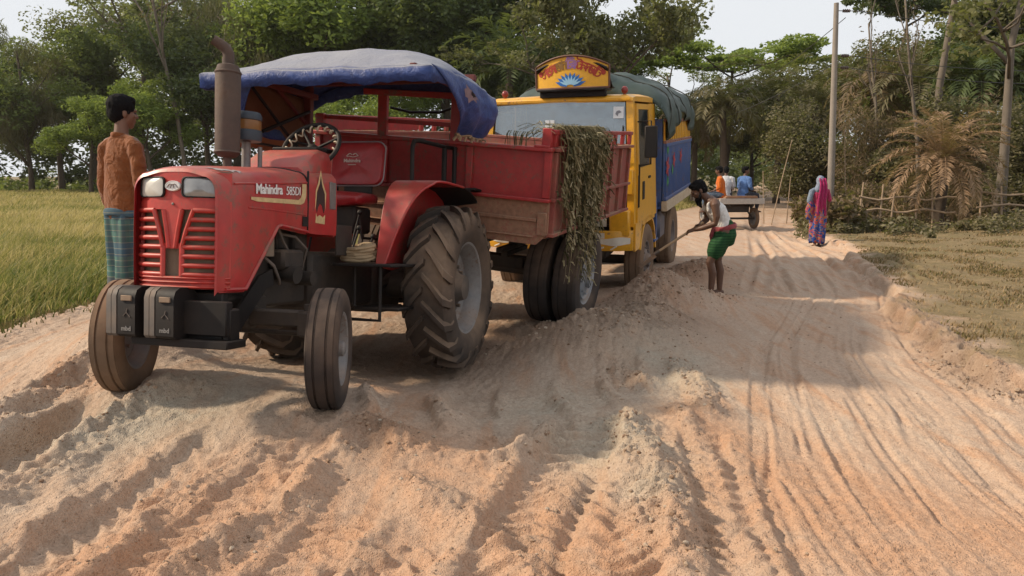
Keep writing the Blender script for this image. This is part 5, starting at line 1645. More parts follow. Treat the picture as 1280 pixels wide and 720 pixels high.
def leaves(centers, radii, per, L, W, up=.5, droop=0.0, seed=0, shell=.5, squash=(1, 1, .75), inner=None):
    """leaf blades spread through clumps; returns V, F, tint"""
    r = np.random.RandomState(seed)
    n = len(centers) * per
    c = np.repeat(np.asarray(centers, float), per, 0)
    R_ = np.repeat(np.asarray(radii, float), per)[:, None]
    d = r.normal(size=(n, 3)); d /= np.linalg.norm(d, axis=1, keepdims=True)
    rr = r.rand(n, 1) ** (1 / 3.0 * (1 - shell * .6))
    p = c + d * rr * R_ * np.array(squash)
    a = r.normal(size=(n, 3)); a[:, 2] = a[:, 2] * .5 - droop * 2; a += d * .35
    a /= np.linalg.norm(a, axis=1, keepdims=True)
    nn = r.normal(size=(n, 3)) * .8; nn[:, 2] += up; nn += d * .5
    b = np.cross(nn, a); b /= (np.linalg.norm(b, axis=1, keepdims=True) + 1e-9)
    s = (.65 + .7 * r.rand(n, 1))
    A = a * L * s / 2; B = b * W * s / 2
    V = np.stack([p - A, p - A * .1 + B, p + A, p - A * .1 - B], 1).reshape(-1, 3)
    F = np.arange(n * 4).reshape(-1, 4)
    ct = np.repeat(r.rand(len(centers)), per)
    T = np.clip(.55 * ct + .45 * r.rand(n), 0, 1)
    return V, F, np.repeat(T, 4)


def join(parts):
    V, F, T = [], [], []; o = 0
    for v, f, t in parts:
        V.append(v); F.append(f + o); T.append(t); o += len(v)
    return np.concatenate(V), np.concatenate(F), np.concatenate(T)


def crown_mesh(name, parts):
    V, F, T = join(parts)
    return np_mesh(name, V, F, {'tint': T[:, None].repeat(3, 1)})


def grow(h, r0, seed, lean=(0, 0), fork=.45, levels=3, kids=4, spread=.9, up=.5, wig=.08, crown_l=None):
    """trunk and limbs; returns MB and list of (tip, size)"""
    r = random.Random(seed); m = MB(); tips = []

    def branch(p, d, L, rad_, lev):
        n = 5 if lev == 0 else 4
        pts = [p]; q = p.copy(); dd = d.copy()
        for i in range(n):
            dd = (dd + Vector((r.uniform(-1, 1), r.uniform(-1, 1), r.uniform(-.5, .8))) * wig * (1 + lev)).normalized()
            q = q + dd * (L / n); pts.append(q.copy())
        rr = [rad_ * (1 - .62 * i / n) for i in range(n + 1)]
        if lev == 0: rr[0] *= 1.35
        m.tube(pts, rr, 8 if lev == 0 else 5)
        if lev >= levels:
            tips.append((pts[-1], L)); tips.append((pts[-2], L)); return
        k_ = kids if lev else kids + 1
        for j in range(k_):
            t = r.uniform(fork if lev == 0 else .35, 1.0); i = min(n - 1, int(t * n)); s = pts[i].lerp(pts[i + 1], t * n - i)
            a = r.uniform(0, 6.28) if lev else (j + r.uniform(-.3, .3)) / k_ * 6.28
            out = Vector((math.cos(a), math.sin(a), 0))
            nd = (dd * (1 - spread * .6) + out * spread + Vector((0, 0, up * r.uniform(.3, 1)))).normalized()
            branch(s, nd, L * r.uniform(.42, .62) * (1.0 if lev else (crown_l or .75)), rr[i] * .6, lev + 1)
        tips.append((pts[-1], L * .5))
    d0 = Vector((lean[0], lean[1], 1)).normalized()
    branch(Vector((0, 0, -.25)), d0, h, r0, 0)
    return m, tips


KINDS_T = {}


def make_tree(key, name, h, r0, seed, leaf, per, crad, fol, bark, **kw):
    lean = kw.pop('lean', (0, 0)); sq = kw.pop('squash', (1, 1, .75)); droop = kw.pop('droop', 0); upn = kw.pop('upn', .5); jit = kw.pop('jit', .3); extra = kw.pop('extra', 0)
    m, tips = grow(h, r0, seed, lean, **kw)
    r = random.Random(seed + 5)
    cs = [t for t, _ in tips]
    cs += [t + Vector((r.uniform(-1, 1), r.uniform(-1, 1), r.uniform(-.6, .6))) * crad * 1.1 for t in cs for _ in range(extra)]
    rs_ = [crad * r.uniform(.55, 1.25) for _ in cs]
    cm = crown_mesh(key + '_crown', [leaves([c[:] for c in cs], rs_, per, leaf[0], leaf[1], upn, droop, seed, squash=sq)])
    KINDS_T[key] = (m.mesh(key + '_trunk', 0), cm, bark, fol, name)


make_tree('broad1', 'leafy_tree', 6.6, .24, 3, (.22, .11), 190, .95, F_BRIGHT, BARK, kids=4, levels=2, spread=.95, up=.75, crown_l=1.05, extra=2)
make_tree('broad2', 'leafy_tree', 7.2, .26, 9, (.20, .10), 190, .98, F_MID, BARK, kids=4, levels=2, spread=.8, up=.8, crown_l=1.0, extra=2)
make_tree('broad3', 'leafy_tree', 6.0, .20, 14, (.20, .09), 160, .90, F_DARK, BARK, kids=5, levels=2, spread=1.0, up=.55, crown_l=1.1, extra=2)
make_tree('airy1', 'airy_tree', 8.0, .17, 22, (.15, .07), 70, .58, F_PALE, BARKP, kids=4, levels=2, spread=.9, up=.5, wig=.14, crown_l=.9, squash=(1, 1, .45), extra=1)
make_tree('airy2', 'airy_tree', 7.6, .14, 27, (.18, .09), 55, .52, F_OLIVE, BARKP, kids=4, levels=2, spread=.95, up=.35, wig=.16, crown_l=.85, squash=(1, 1, .4), extra=1)
make_tree('tier', 'tiered_tree', 7.0, .16, 31, (.22, .11), 120, .70, F_MID, BARK, kids=5, levels=2, spread=1.25, up=.05, crown_l=.8, squash=(1, 1, .25), extra=1)
make_tree('wispy', 'wispy_tree', 9.0, .16, 38, (.55, .030), 170, .95, F_OLIVE, BARK, fork=.2, kids=7, levels=1, spread=.7, up=.7, crown_l=.62, droop=.9, upn=.1, extra=2, squash=(1, 1, 1))
make_tree('bush', 'bush', 3.4, .06, 43, (.125, .06), 210, .62, F_BRIGHT, BARKP, fork=.06, kids=6, levels=2, spread=.75, up=.7, crown_l=.62, extra=1, wig=.14)
make_tree('bush2', 'bush', 3.0, .06, 47, (.20, .022), 150, .62, F_BRIGHT, BARKP, fork=.06, kids=7, levels=1, spread=.6, up=.9, crown_l=.8, extra=2, wig=.12, droop=.5, squash=(1, 1, 1))
make_tree('slim', 'slender_tree', 9.5, .12, 51, (.16, .07), 22, .42, F_DUSTY, BARKP, fork=.72, kids=4, levels=2, spread=.6, up=.7, wig=.10, crown_l=.42, lean=(-.04, 0))
make_tree('bare', 'bare_tree', 9.5, .10, 57, (.14, .06), 5, .5, F_BROWN, BARKP, fork=.5, kids=4, levels=2, spread=.45, up=.9, wig=.10, crown_l=.5, lean=(.10, 0))
make_tree('bigleaf', 'broad_leaved_tree', 7.4, .20, 63, (.26, .13), 75, .75, F_OLIVE, BARK, kids=5, levels=2, spread=1.0, up=.5, crown_l=1.0, extra=2)


def frond(m_parts, base, az, el, L, n=34, lw=.035, ll=.55, droop=1.0, seed=0, tw=.35):
    r = np.random.RandomState(seed)
    pts = []; p = np.array(base, float); a = el
    for i in range(n + 1):
        pts.append(p.copy())
        a -= droop * (1.9 / n) * (.35 + 1.1 * i / n)
        p = p + np.array([math.cos(az) * math.cos(a), math.sin(az) * math.cos(a), math.sin(a)]) * L / n
    pts = np.array(pts); V = []; F = []; T = []
    side = np.array([-math.sin(az), math.cos(az), 0])
    for i in range(2, n):
        t = pts[i] - pts[i - 1]; t /= np.linalg.norm(t)
        upv = np.cross(side, t) * (1 if np.cross(side, t)[2] >= 0 else -1)
        ln = ll * math.sin(math.pi * (.12 + .83 * i / n)) ** .6 * (.85 + .3 * r.rand())
        for s in (-1, 1):
            d = side * s + t * (.75 + .2 * r.randn()) + upv * (tw + .25 * r.randn()) + np.array([0, 0, -.25 * droop * r.rand()])
            d /= np.linalg.norm(d)
            w = np.cross(d, upv); w /= np.linalg.norm(w) + 1e-9
            b = len(V)
            e = pts[i] + d * ln + np.array([0, 0, -.22 * ln * droop])
            V += [pts[i] - w * lw * .4, pts[i] + d * ln * .5 + w * lw, e, pts[i] + d * ln * .5 - w * lw]
            F.append([b, b + 1, b + 2, b + 3]); T += [.3 + .7 * r.rand()] * 4
    # rachis
    for i in range(n):
        b = len(V); w = side * .022 * (1 - .7 * i / n); u_ = np.array([0, 0, .018])
        V += [pts[i] - w, pts[i] + w, pts[i + 1] + w, pts[i + 1] - w, pts[i] - u_, pts[i] + u_, pts[i + 1] + u_, pts[i + 1] - u_]
        F += [[b, b + 1, b + 2, b + 3], [b + 4, b + 5, b + 6, b + 7]]; T += [.8] * 8
    m_parts.append((np.array(V), np.array(F), np.array(T)))


def make_palm(key, name, h, r0, nf, L, fol, seed, droop=1.0, ll=.55, lean=.0, el=(-.3, 1.35), n=34, lw=.035):
    r = random.Random(seed); m = MB(); pts = [Vector((lean * h * (i / 8) ** 1.5, .03 * math.sin(i), -.2 + (h + .2) * i / 8)) for i in range(9)]
    m.tube(pts, [r0 * (1.25 if i == 0 else 1.0 - .02 * i + .06 * (i % 2)) for i in range(9)], 10)
    parts = []; top = pts[-1]
    for i in range(nf):
        az = i * 2.39996 + r.uniform(-.2, .2); e = el[0] + (el[1] - el[0]) * ((i + .5) / nf) ** .9
        frond(parts, (top.x + .06 * math.cos(az), top.y + .06 * math.sin(az), top.z), az, e, L * r.uniform(.82, 1.1), n, lw, ll, droop * r.uniform(.8, 1.2), seed * 100 + i)
    KINDS_T[key] = (m.mesh(key + '_trunk', 0), crown_mesh(key + '_crown', parts), BARK, fol, name)


make_palm('palm1', 'palm_tree', 5.0, .15, 26, 2.9, F_DARK, 5, 1.0, .62, .03)
make_palm('palm2', 'palm_tree', 4.2, .16, 30, 2.4, F_OLIVE, 8, 1.25, .50, -.04)
make_palm('deadpalm', 'date_palm', 2.05, .17, 52, 2.15, F_DEAD, 12, .95, .34, .0, (-.7, 1.5), 46, .020)


TREE_N = {}


def tree(key, u, Y, hs, label, cat='tree', group=None, fol=None, rot=0, wide=1.0, name=None, z=None, x=None):
    tm, cm, bark, f0, nm = KINDS_T[key]
    X = at(u, 218, Y).x if x is None else x
    e = bpy.data.objects.new(name or nm, None); COL.objects.link(e)
    e.location = (X, Y, (zat(X, Y) if z is None else z) - .02); e.rotation_euler = (0, 0, rad(rot)); e.scale = (hs * wide, hs * wide, hs)
    tag(e, label, cat, group)
    for nm2, me, mt in (('trunk', tm, bark), ('crown', cm, fol or f0)):
        o = bpy.data.objects.new(nm2, me); COL.objects.link(o); o.parent = e
        if len(me.materials) == 0: me.materials.append(mt)
        o.material_slots[0].link = 'OBJECT'; o.material_slots[0].material = mt
    return e


GL = 'trees at the far edge of the field'; GRR = 'trees along the right side of the road'
# beyond the field, left to right
for a in [
    ('wispy', -30, 50, 1.25, 'feathery olive tree at the far left end of the field wood', 10, F_OLIVE, 1.0),
    ('wispy', 38, 51, 1.05, 'feathery drooping tree with dark trunk left of the standing man', 80, F_DUSTY, 1.0),
    ('broad3', 78, 53, 1.15, 'dark spreading tree behind the feathery tree at field edge', 40, F_MID, 1.0),
    ('broad2', 118, 55, 1.22, 'tall mid green tree rising behind the man in orange shirt', 130, F_OLIVE, .9),
    ('airy1', 165, 52, 1.62, 'tall airy pale tree with sky showing through its top', 0, F_PALE, .95),
    ('broad1', 190, 46, .70, 'rounded bright green small tree just right of the standing man', 20, F_BRIGHT, 1.0),
    ('broad1', 112, 47, .58, 'low bright green tree just left of the standing man', 200, F_BRIGHT, 1.1),
    ('bare', 232, 46, 1.42, 'bare pale leaning trunk above the rounded bright green tree', 160, F_BROWN, 1.0),
    ('broad3', 262, 49, 1.12, 'dark tree behind the exhaust pipe of the tractor', 95, F_DARK, 1.0),
    ('wispy', 335, 51, 1.70, 'tall drooping brown bamboo like clump above the tractor roof', 30, F_DUSTY, .8),
    ('broad2', 300, 56, 1.42, 'tall pale leafed tree behind the drooping brown clump', 260, F_PALE, .95),
    ('broad1', 412, 50, 1.52, 'bright green dense tree above the left half of the tractor roof', 10, F_BRIGHT, 1.0),
    ('broad1', 492, 53, 1.62, 'bright green dense tree above the middle of the tractor roof', 140, F_MID, 1.0),
    ('broad3', 470, 44, .80, 'low green leafy tree seen under the tractor roof', 10, F_BRIGHT, 1.2),
    ('broad3', 560, 52, 1.55, 'dark tall tree behind the right corner of the blue roof', 220, F_DARK, 1.0),
    ('palm1', 634, 44, 1.50, 'dark drooping palm left of the lorry header board', 35, F_DARK, 1.0),
    ('broad3', 610, 56, 1.60, 'dark dense tree behind the drooping palm', 160, F_DARK, 1.0),
    ('airy2', 672, 40, .98, 'thin olive small leaved tree beside the lorry header board', 75, F_OLIVE, 1.0),
    ('bigleaf', 752, 40, 1.24, 'large olive tree spreading over the lorry header board', 25, F_OLIVE, .72),
    ('broad3', 700, 52, 1.10, 'dark tree behind the large olive tree over the lorry', 300, F_DARK, 1.0),
    ('airy1', 842, 52, 1.12, 'airy pale tree against the sky right of the header board', 120, F_PALE, 1.05),
    ('tier', 905, 50, 1.20, 'tiered dark green tree with flat boughs against the sky', 40, F_BRIGHT, 1.15),
    ('broad2', 850, 58, .68, 'mid green tree below the airy pale tree behind the tarpaulin', 40, F_OLIVE, 1.1),
]:
    tree(a[0], a[1], a[2], a[3], a[4], 'tree', None, a[6], a[5], a[7])
# along the road, right
for a in [
    ('palm2', 905, 37, 1.12, 'brown green drooping palm right of the lorry tail', 10, F_DUSTY, 1.0),
    ('palm2', 868, 41, .98, 'shaggy palm half hidden behind the lorry tail', 50, F_BROWN, 1.0),
    ('palm1', 972, 42, 1.18, 'tall dusty palm behind the people on the cart', 90, F_OLIVE, 1.0),
    ('broad3', 940, 52, .72, 'low dusty tree at the far end of the road', 90, F_DUSTY, 1.3),
    ('broad3', 1000, 44, .80, 'dusty olive tree left of the utility pole', 10, F_OLIVE, 1.1),
    ('bush', 1010, 31, 1.0, 'dusty thicket left of the utility pole foot', 10, F_DUSTY, 1.0),
    ('broad2', 1068, 40, .74, 'mid green tree right behind the utility pole', 10, F_OLIVE, 1.1),
    ('tier', 1108, 41, 1.42, 'tall flat topped tree with dark leaf tiers right of the pole', 70, F_DARK, .55),
    ('broad1', 1150, 38, .84, 'green tree behind the dead palm', 200, F_MID, 1.05),
    ('bush2', 1075, 29, 1.05, 'brown green thicket right of the utility pole', 130, F_BROWN, 1.1),
    ('slim', 1170, 28, 1.30, 'tall slender pale trunk with thin top behind the dead palm', 20, F_DUSTY, 1.0),
    ('palm1', 1135, 31, .98, 'drooping green palm left of the dead palm', 10, F_DUSTY, 1.0),
    ('palm2', 1215, 30, 1.20, 'dark green palm behind the dead palm', 60, F_DARK, 1.0),
    ('broad2', 1228, 36, .84, 'dark leafy tree between the two pale trunks', 320, F_DARK, 1.0),
    ('airy2', 1252, 23, 1.22, 'leaning pale trunk with spreading airy top at the right edge', 200, F_OLIVE, .9),
    ('bush', 1140, 28, .95, 'dusty thicket behind the left end of the bamboo fence', 210, F_DUSTY, 1.1),
    ('bush2', 1215, 27, 1.0, 'brown thicket behind the dead palm trunk', 310, F_BROWN, 1.1),
    ('bush', 1290, 25, .85, 'dusty green thicket at the right end of the bamboo fence', 45, F_DUSTY, 1.1),
    ('broad1', 1330, 31, .9, 'leafy tree cut by the right edge of the view', 45, F_OLIVE, 1.0),
    ('bare', 1100, 30, .80, 'thin bare sapling between the pole and the dead palm', 45, F_BROWN, 1.0),
    ('airy2', 1205, 40, 1.30, 'tall airy tree with pale top high above the dead palm', 100, F_DUSTY, .9),
]:
    tree(a[0], a[1], a[2], a[3], a[4], 'tree', None, a[6], a[5], a[7])
for a in [('palm2', 1090, 33, 1.15, 'drooping dry palm between the pole and the dead palm', 30, F_BROWN, .9), ('palm1', 1015, 36, .95, 'dusty palm just left of the utility pole', 70, F_DUSTY, .9), ('bare', 1150, 26, .78, 'bare crooked sapling behind the dead palm', 100, F_BROWN, 1.0), ('bare', 1215, 33, 1.2, 'tall bare twiggy tree behind the dark green palm', 220, F_DUSTY, .9)]:
    tree(a[0], a[1], a[2], a[3], a[4], 'tree', None, a[6], a[5], a[7])
tree('deadpalm', 1178, 21.5, .92, 'dead rust brown date palm beside the bamboo fence', 'palm', None, None, 25)

# far wood behind them all: one mass
r_ = np.random.RandomState(5); cs = []; rs_ = []
for i in range(760):
    x = r_.uniform(-62, 14); y = 60 + (x + 40) * .10 + r_.uniform(0, 9); z = 1 + (9.0 if x < -26 else 12.2) * r_.rand() ** 1.1 * (1 - .2 * max(0, x + 2) / 16 * 2.6)
    if z < 6.5 and r_.rand() < .25 and x < -28: continue
    cs.append((x, y, max(.6, z))); rs_.append(r_.uniform(.9, 1.9))
for i in range(160):
    y = r_.uniform(60, 95); x = 14 + (y - 60) * .3 + r_.uniform(-6, 14); z = .6 + 4.2 * r_.rand()
    cs.append((x, y, z)); rs_.append(r_.uniform(.9, 1.7))
wm = crown_mesh('far_wood', [leaves(cs, rs_, 150, .40, .20, .4, .1, 91)])
wood = link('far_wood', wm, leafmat('far wood leaves', (.036, .053, .020), (.185, .210, .082), .36))
tag(wood, 'dense wood filling the view behind the single trees', 'wood', kind='stuff')
cs = []; rs_ = []
for i in range(520):
    y = r_.uniform(34, 60); x = 12 + (y - 30) * .42 + r_.uniform(3, 26); z = .5 + 4.6 * r_.rand() * (.75 + .35 * math.sin(x * .9 + y * .3))
    cs.append((x, y, z)); rs_.append(r_.uniform(.5, 1.25))
rm = crown_mesh('roadside_wood', [leaves(cs, rs_, 230, .19, .09, .4, .15, 97)])
rw = link('roadside_wood', rm, leafmat('roadside wood leaves', (.040, .040, .019), (.165, .145, .072), .3))
tag(rw, 'dusty dense growth behind the single trees right of the road', 'wood', kind='stuff')
# undergrowth at the foot of both belts
cs = []; rs_ = []
for i in range(520):
    x = r_.uniform(-58, 12); y = 52 + (x + 40) * .10 + r_.uniform(-2, 9); cs.append((x, y, .25 + .9 * r_.rand() ** 2)); rs_.append(r_.uniform(.35, .95))
um = crown_mesh('undergrowth', [leaves(cs, rs_, 60, .34, .16, .4, .1, 92)])
ug = link('undergrowth', um, F_MID); tag(ug, 'low undergrowth along the far field edge', 'undergrowth', kind='stuff')
cs = []; rs_ = []
for i in range(420):
    y = r_.uniform(22, 44); x = np.interp(y, [15, 22, 30, 45], [7.6, 9.3, 12.4, 17.5]) + r_.rand() ** 1.5 * 15; cs.append((x, y, .15 + .95 * r_.rand() ** 1.7)); rs_.append(r_.uniform(.25, .75))
um = crown_mesh('thicket', [leaves(cs, rs_, 170, .13, .055, .3, .25, 93)])
ug = link('thicket', um, F_BROWN); tag(ug, 'dry brown thicket and fallen leaves under the roadside trees', 'undergrowth', kind='stuff')
# leafy weeds in front of the fence
cs = []; rs_ = []
for i in range(190):
    x = r_.uniform(7.2, 16.5); y = np.interp(x, [7.4, 16], [19.3, 19.8]) + r_.normal(0, .75)
    if fbm(np.array([x * .8]), np.array([y * .8]), 2, 29)[0] < -.22: continue
    cs.append((x, y, zat(x, y) + .04 + .30 * r_.rand() ** 2)); rs_.append(r_.uniform(.09, .30))
um = crown_mesh('roadside_weeds', [leaves(cs, rs_, 60, .11, .06, .6, .05, 94)])
ug = link('roadside_weeds', um, leafmat('dusty weed leaves', (.075, .066, .032), (.25, .205, .115), .3)); tag(ug, 'low leafy weeds growing along the foot of the bamboo fence', 'weeds', kind='stuff')
# brush heap
cs = []; rs_ = []
for i in range(60):
    y = r_.uniform(19.5, 25); x = np.interp(y, [19.5, 25], [8.2, 9.6]) + r_.uniform(-.5, 1.4); cs.append((x, y, zat(x, y) + .12 + .65 * r_.rand() ** 1.6)); rs_.append(r_.uniform(.2, .4))
um = crown_mesh('brush_heap', [leaves(cs, rs_, 90, .22, .09, .3, .2, 95)])
ug = link('brush_heap', um, F_BROWN); tag(ug, 'heap of cut brown brushwood beside the walking woman', 'brush', kind='stuff')


def blades(P, H, Wd, lean, seed, tint):
    """grass blades: 2 quads each, bent"""
    r = np.random.RandomState(seed); n = len(P)
    a = r.rand(n) * 2 * np.pi; s = np.stack([np.cos(a), np.sin(a), 0 * a], 1) * Wd[:, None]
    l = np.stack([lean[0] + .28 * r.randn(n), lean[1] + .28 * r.randn(n), 0 * a], 1) * H[:, None]
    up = np.zeros((n, 3)); up[:, 2] = H
    m1 = P + up * .55 + l * .3; t = P + up * .92 + l
    V = np.stack([P - s, P + s, m1 + s * .7, m1 - s * .7, t + s * .12, t - s * .12], 1).reshape(-1, 3)
    b = np.arange(n)[:, None] * 6
    F = np.concatenate([b + [0, 1, 2, 3], b + [3, 2, 4, 5]], 0)
    return V, F, np.repeat(tint, 6)


# the field of ripening grass
r_ = np.random.RandomState(8)
Yg = 6.3 + (r_.rand(300000) ** 2.1) * 47; Xe = np.interp(Yg, [p[1] for p in FIELD_EDGE], [p[0] for p in FIELD_EDGE])
Xg = Xe - .10 - r_.rand(300000) ** .9 * (6 + Yg * .95)
ok = (Xg > -Yg * .80 - 1.5)
Xg, Yg, Xe = Xg[ok], Yg[ok], Xe[ok]
den = fbm(Xg * .35, Yg * .35, 3, 7)
margin = np.clip((Xe - Xg) / 1.3, 0, 1)
ok = (r_.rand(len(Xg)) < .35 + .65 * margin)
Xg, Yg, den, margin = Xg[ok], Yg[ok], den[ok], margin[ok]
Zg = ground_z(Xg, Yg, False)[0]
Hh = (.08 + .30 * margin) * (.75 + .5 * r_.rand(len(Xg))) * (1 + .22 * den)
Wb = (.0045 + .0013 * Yg) * (.7 + .6 * r_.rand(len(Xg))) * .55
big = fbm(Xg * .10, Yg * .16, 3, 15)
tn = np.clip(.74 + .5 * big + .25 * den + .28 * r_.randn(len(Xg)) + .2 * (margin - .7), 0, 1)
k = NT('field grass'); a1 = k.n('ShaderNodeAttribute', attribute_name='tint')
cc = k.ramp(a1.outputs['Fac'], [(0, (.085, .125, .028)), (.35, (.19, .205, .050)), (.7, (.34, .30, .100)), (1, (.47, .39, .17))])
k.finish(cc, .6, 0, None, .25, (.45, cc)); FIELD = k.mat
V, F, T = blades(np.stack([Xg, Yg, Zg], 1), Hh, Wb, (.32, -.05), 3, tn)
fg = link('field_grass', np_mesh('field_grass', V, F, {'tint': T[:, None].repeat(3, 1)}), FIELD)
tag(fg, 'tall ripening grass filling the field on the left', 'grass', kind='stuff')
# short turf on the right verge and the left margin
n = 110000
Yv = 5.0 + r_.rand(n) ** 1.3 * 17; Xv = np.interp(Yv, [p[1] for p in VERGE_EDGE], [p[0] for p in VERGE_EDGE]) + .12 + r_.rand(n) ** 1.2 * (2 + Yv * .45)
pt = fbm(Xv * .9, Yv * .9, 3, 23); ok = r_.rand(n) < np.clip(.08 + 1.3 * pt, .03, 1); ok &= Yv + .5 * Xv > 7.6
Xv, Yv, pt = Xv[ok], Yv[ok], pt[ok]
n2 = 9000; Ym = 4 + r_.rand(n2) * 16; Xm = np.interp(Ym, [p[1] for p in FIELD_EDGE], [p[0] for p in FIELD_EDGE]) + r_.normal(0, .28, n2) + .1
Xa = np.concatenate([Xv, Xm]); Ya = np.concatenate([Yv, Ym]); Za = ground_z(Xa, Ya)[0]
tn = np.concatenate([np.clip(.95 - .5 * pt + .25 * r_.randn(len(pt)), 0, 1), np.clip(.35 + .3 * r_.randn(n2), 0, 1)])
Ha = (.018 + .038 * r_.rand(len(Xa))) * np.concatenate([np.ones(len(Xv)), 1.6 * np.ones(n2)])
k = NT('dry turf'); a1 = k.n('ShaderNodeAttribute', attribute_name='tint')
cc = k.ramp(a1.outputs['Fac'], [(0, (.080, .092, .026)), (.4, (.14, .120, .044)), (.8, (.24, .165, .082)), (1, (.33, .24, .135))]); k.finish(cc, .8, 0, None, .2, (.3, cc)); TURF = k.mat
V, F, T = blades(np.stack([Xa, Ya, Za - .005], 1), Ha, (.003 + .0007 * Ya), (.1, 0), 4, tn)
vg = link('verge_turf', np_mesh('verge_turf', V, F, {'tint': T[:, None].repeat(3, 1)}), FIELD)
vg.data.materials[0] = TURF
tag(vg, 'thin dry turf growing on the banks beside the road', 'grass', kind='stuff')

# ------------------------------------------------------------------ bamboo fence, utility pole, wires
BAMB = plain('weathered bamboo', (.33, .235, .155), .8, var=.35, scale=10)
_q = random.Random(17)


def fence(x0, y0, x1, y1, label, n):
    m = MB(); e = empty('bamboo_fence', (x0, y0, zat(x0, y0)))
    tag(e, label, 'fence')
    for i in range(n):
        t = i / (n - 1); x = x0 + (x1 - x0) * t + _q.uniform(-.15, .15); y = y0 + (y1 - y0) * t; z = zat(x, y)
        h = _q.uniform(.95, 1.45)
        p = MB(); p.tube([(x - x0, y - y0, -.1), (x - x0 + _q.uniform(-.10, .10), y - y0 + _q.uniform(-.05, .05), h)], [.028, .022], 8); p.build('post', BAMB, e)
    for h in (.58, .92):
        p = MB(); p.tube([(x0 * 0 + (x1 - x0) * i / 10, (y1 - y0) * i / 10 - .03, h + .05 * math.sin(i * 1.3 + h * 9)) for i in range(11)], [.026] * 11, 8); p.build('rail', BAMB, e)
    return e


fence(9.6, 21.4, 12.0, 20.9, 'leaning bamboo fence between the walking woman and the dead palm', 6)
fence(12.5, 20.8, 16.4, 20.2, 'bamboo fence right of the dead palm trunk', 7)
for u, Y, h, dx, lab in ((965, 24, 2.6, .55, 'tall thin leaning pole standing behind the cart'), (957, 25, 1.7, -.1, 'short thin stake standing behind the cart'), (985, 25, 1.5, .08, 'thin stake standing left of the brushwood heap'), (1060, 24, 2.9, -.2, 'thin leaning pole right of the utility pole'), (1130, 23, 1.9, .1, 'thin stake behind the bamboo fence')):
    p = at(u, 240, Y); m = MB(); m.tube([(0, 0, -.15), (dx * .5, .03, h * .5), (dx, .05, h)], [.020, .016, .010], 8)
    o = m.build('bamboo_pole', BAMB); o.location = (p.x, p.y, zat(p.x, p.y)); tag(o, lab, 'pole')

PB = at(1036, 300, 24)
m = MB(); m.tube([(0, 0, -.3), (-.10, 0, 3.3), (-.20, 0, 6.62)], [.115, .095, .070], 14)
POLE = empty('utility_pole', (PB.x, PB.y, zat(PB.x, PB.y))); tag(POLE, 'tall pale concrete utility pole beside the road', 'utility pole')
m.build('shaft', plain('weathered concrete', (.25, .215, .18), .85, var=.25, scale=3), POLE)
INS = plain('brown insulator', (.10, .07, .06), .4)
WIRES = []
for z, x, ln in ((6.40, -.19, .72), (5.10, -.15, .65), (4.75, -.14, .5)):
    m = MB(); m.tube([(x, 0, z), (x + .2, -.02, z - .01)], .012, 6)
    m.lathe([(0, .02), (.02, .055), (.05, .03), (.08, .06), (.11, .03), (.14, .06), (.17, .03), (.20, .055), (.24, .02)], 'x', (x + .18, -.02, z - .01), 12)
    m.tube([(x + .4, -.02, z - .01), (x + ln, -.02, z - .03)], .010, 6)
    m.build('insulator', INS, POLE); WIRES.append(Vector((x + ln, -.02, z - .03)))
WM = plain('dark wire', (.05, .05, .05), .6)
C.view_layer.update()


def wire(a, b, sag, lab, r=.007):
    m = MB(); m.tube([a.lerp(b, i / 24) + Vector((0, 0, -sag * 4 * (i / 24) * (1 - i / 24))) for i in range(25)], r, 5)
    tag(m.build('overhead_wire', WM), lab, 'wire')


o_ = POLE.location
wire(o_ + WIRES[0], Vector((27, 30, 7.4)), .5, 'topmost overhead wire running right from the utility pole', .011)
wire(o_ + WIRES[1], Vector((27, 30, 6.0)), .5, 'middle overhead wire running right from the utility pole', .011)
wire(o_ + WIRES[2], Vector((27, 30, 5.5)), .5, 'lowest overhead wire running right from the utility pole', .011)
wire(o_ + Vector((.10, 0, 6.2)), Vector((11.0, 52, 5.9)), .9, 'upper overhead wire running from the pole towards the tiered tree', .012)
wire(o_ + Vector((.08, 0, 5.0)), Vector((10.2, 52, 4.9)), .7, 'lower overhead wire running from the pole towards the tiered tree', .012)
# ------------------------------------------------------------------ people
SKIN = plain('brown skin', (.155, .078, .046), .5, var=.12, scale=12, bump=.05)
SKIND = plain('dark brown skin', (.105, .052, .032), .5, var=.15, scale=10, bump=.08)
HAIR = plain('black hair', (.006, .0055, .006), .85, var=.3, scale=60, bump=.6, spec=.12)


def hand(m, w, d, n, th, curl=.5, size=1.0):
    """w wrist, d direction of the fingers, n back-of-hand normal, th side the thumb is on"""
    w = Vector(w); d = Vector(d).normalized(); n = Vector(n); n = (n - d * n.dot(d)).normalized(); s = d.cross(n)
    if s.dot(Vector(th)) < 0: s = -s
    k_ = size
    palm = w + d * .045 * k_
    m.limb([w - d * .01, palm, w + d * .085 * k_], [(.024 * k_, .017 * k_), (.036 * k_, .015 * k_), (.036 * k_, .013 * k_)], 10, s)
    for i, (off, L) in enumerate(((.027, .072), (.009, .080), (-.009, .075), (-.026, .058))):
        b = w + d * .085 * k_ + s * off * k_; q = [b]; dd = d.copy()
        for j, f in enumerate((.45, .32, .23)):
            dd = (dd - n * curl * (.55 + .25 * j)).normalized(); q.append(q[-1] + dd * L * f * k_)
        m.limb(q, [.0095 * k_, .009 * k_, .0085 * k_, .007 * k_], 8)
    b = w + d * .025 * k_ + s * .022 * k_
    t1 = (d * .7 + s * .8 - n * .25 * (1 + curl)).normalized(); t2 = (d * .9 + s * .25 - n * .5 * curl).normalized()
    m.limb([b, b + t1 * .035 * k_, b + t1 * .035 * k_ + t2 * .03 * k_, b + t1 * .035 * k_ + t2 * .052 * k_], [.013 * k_, .0115 * k_, .010 * k_, .008 * k_], 8)


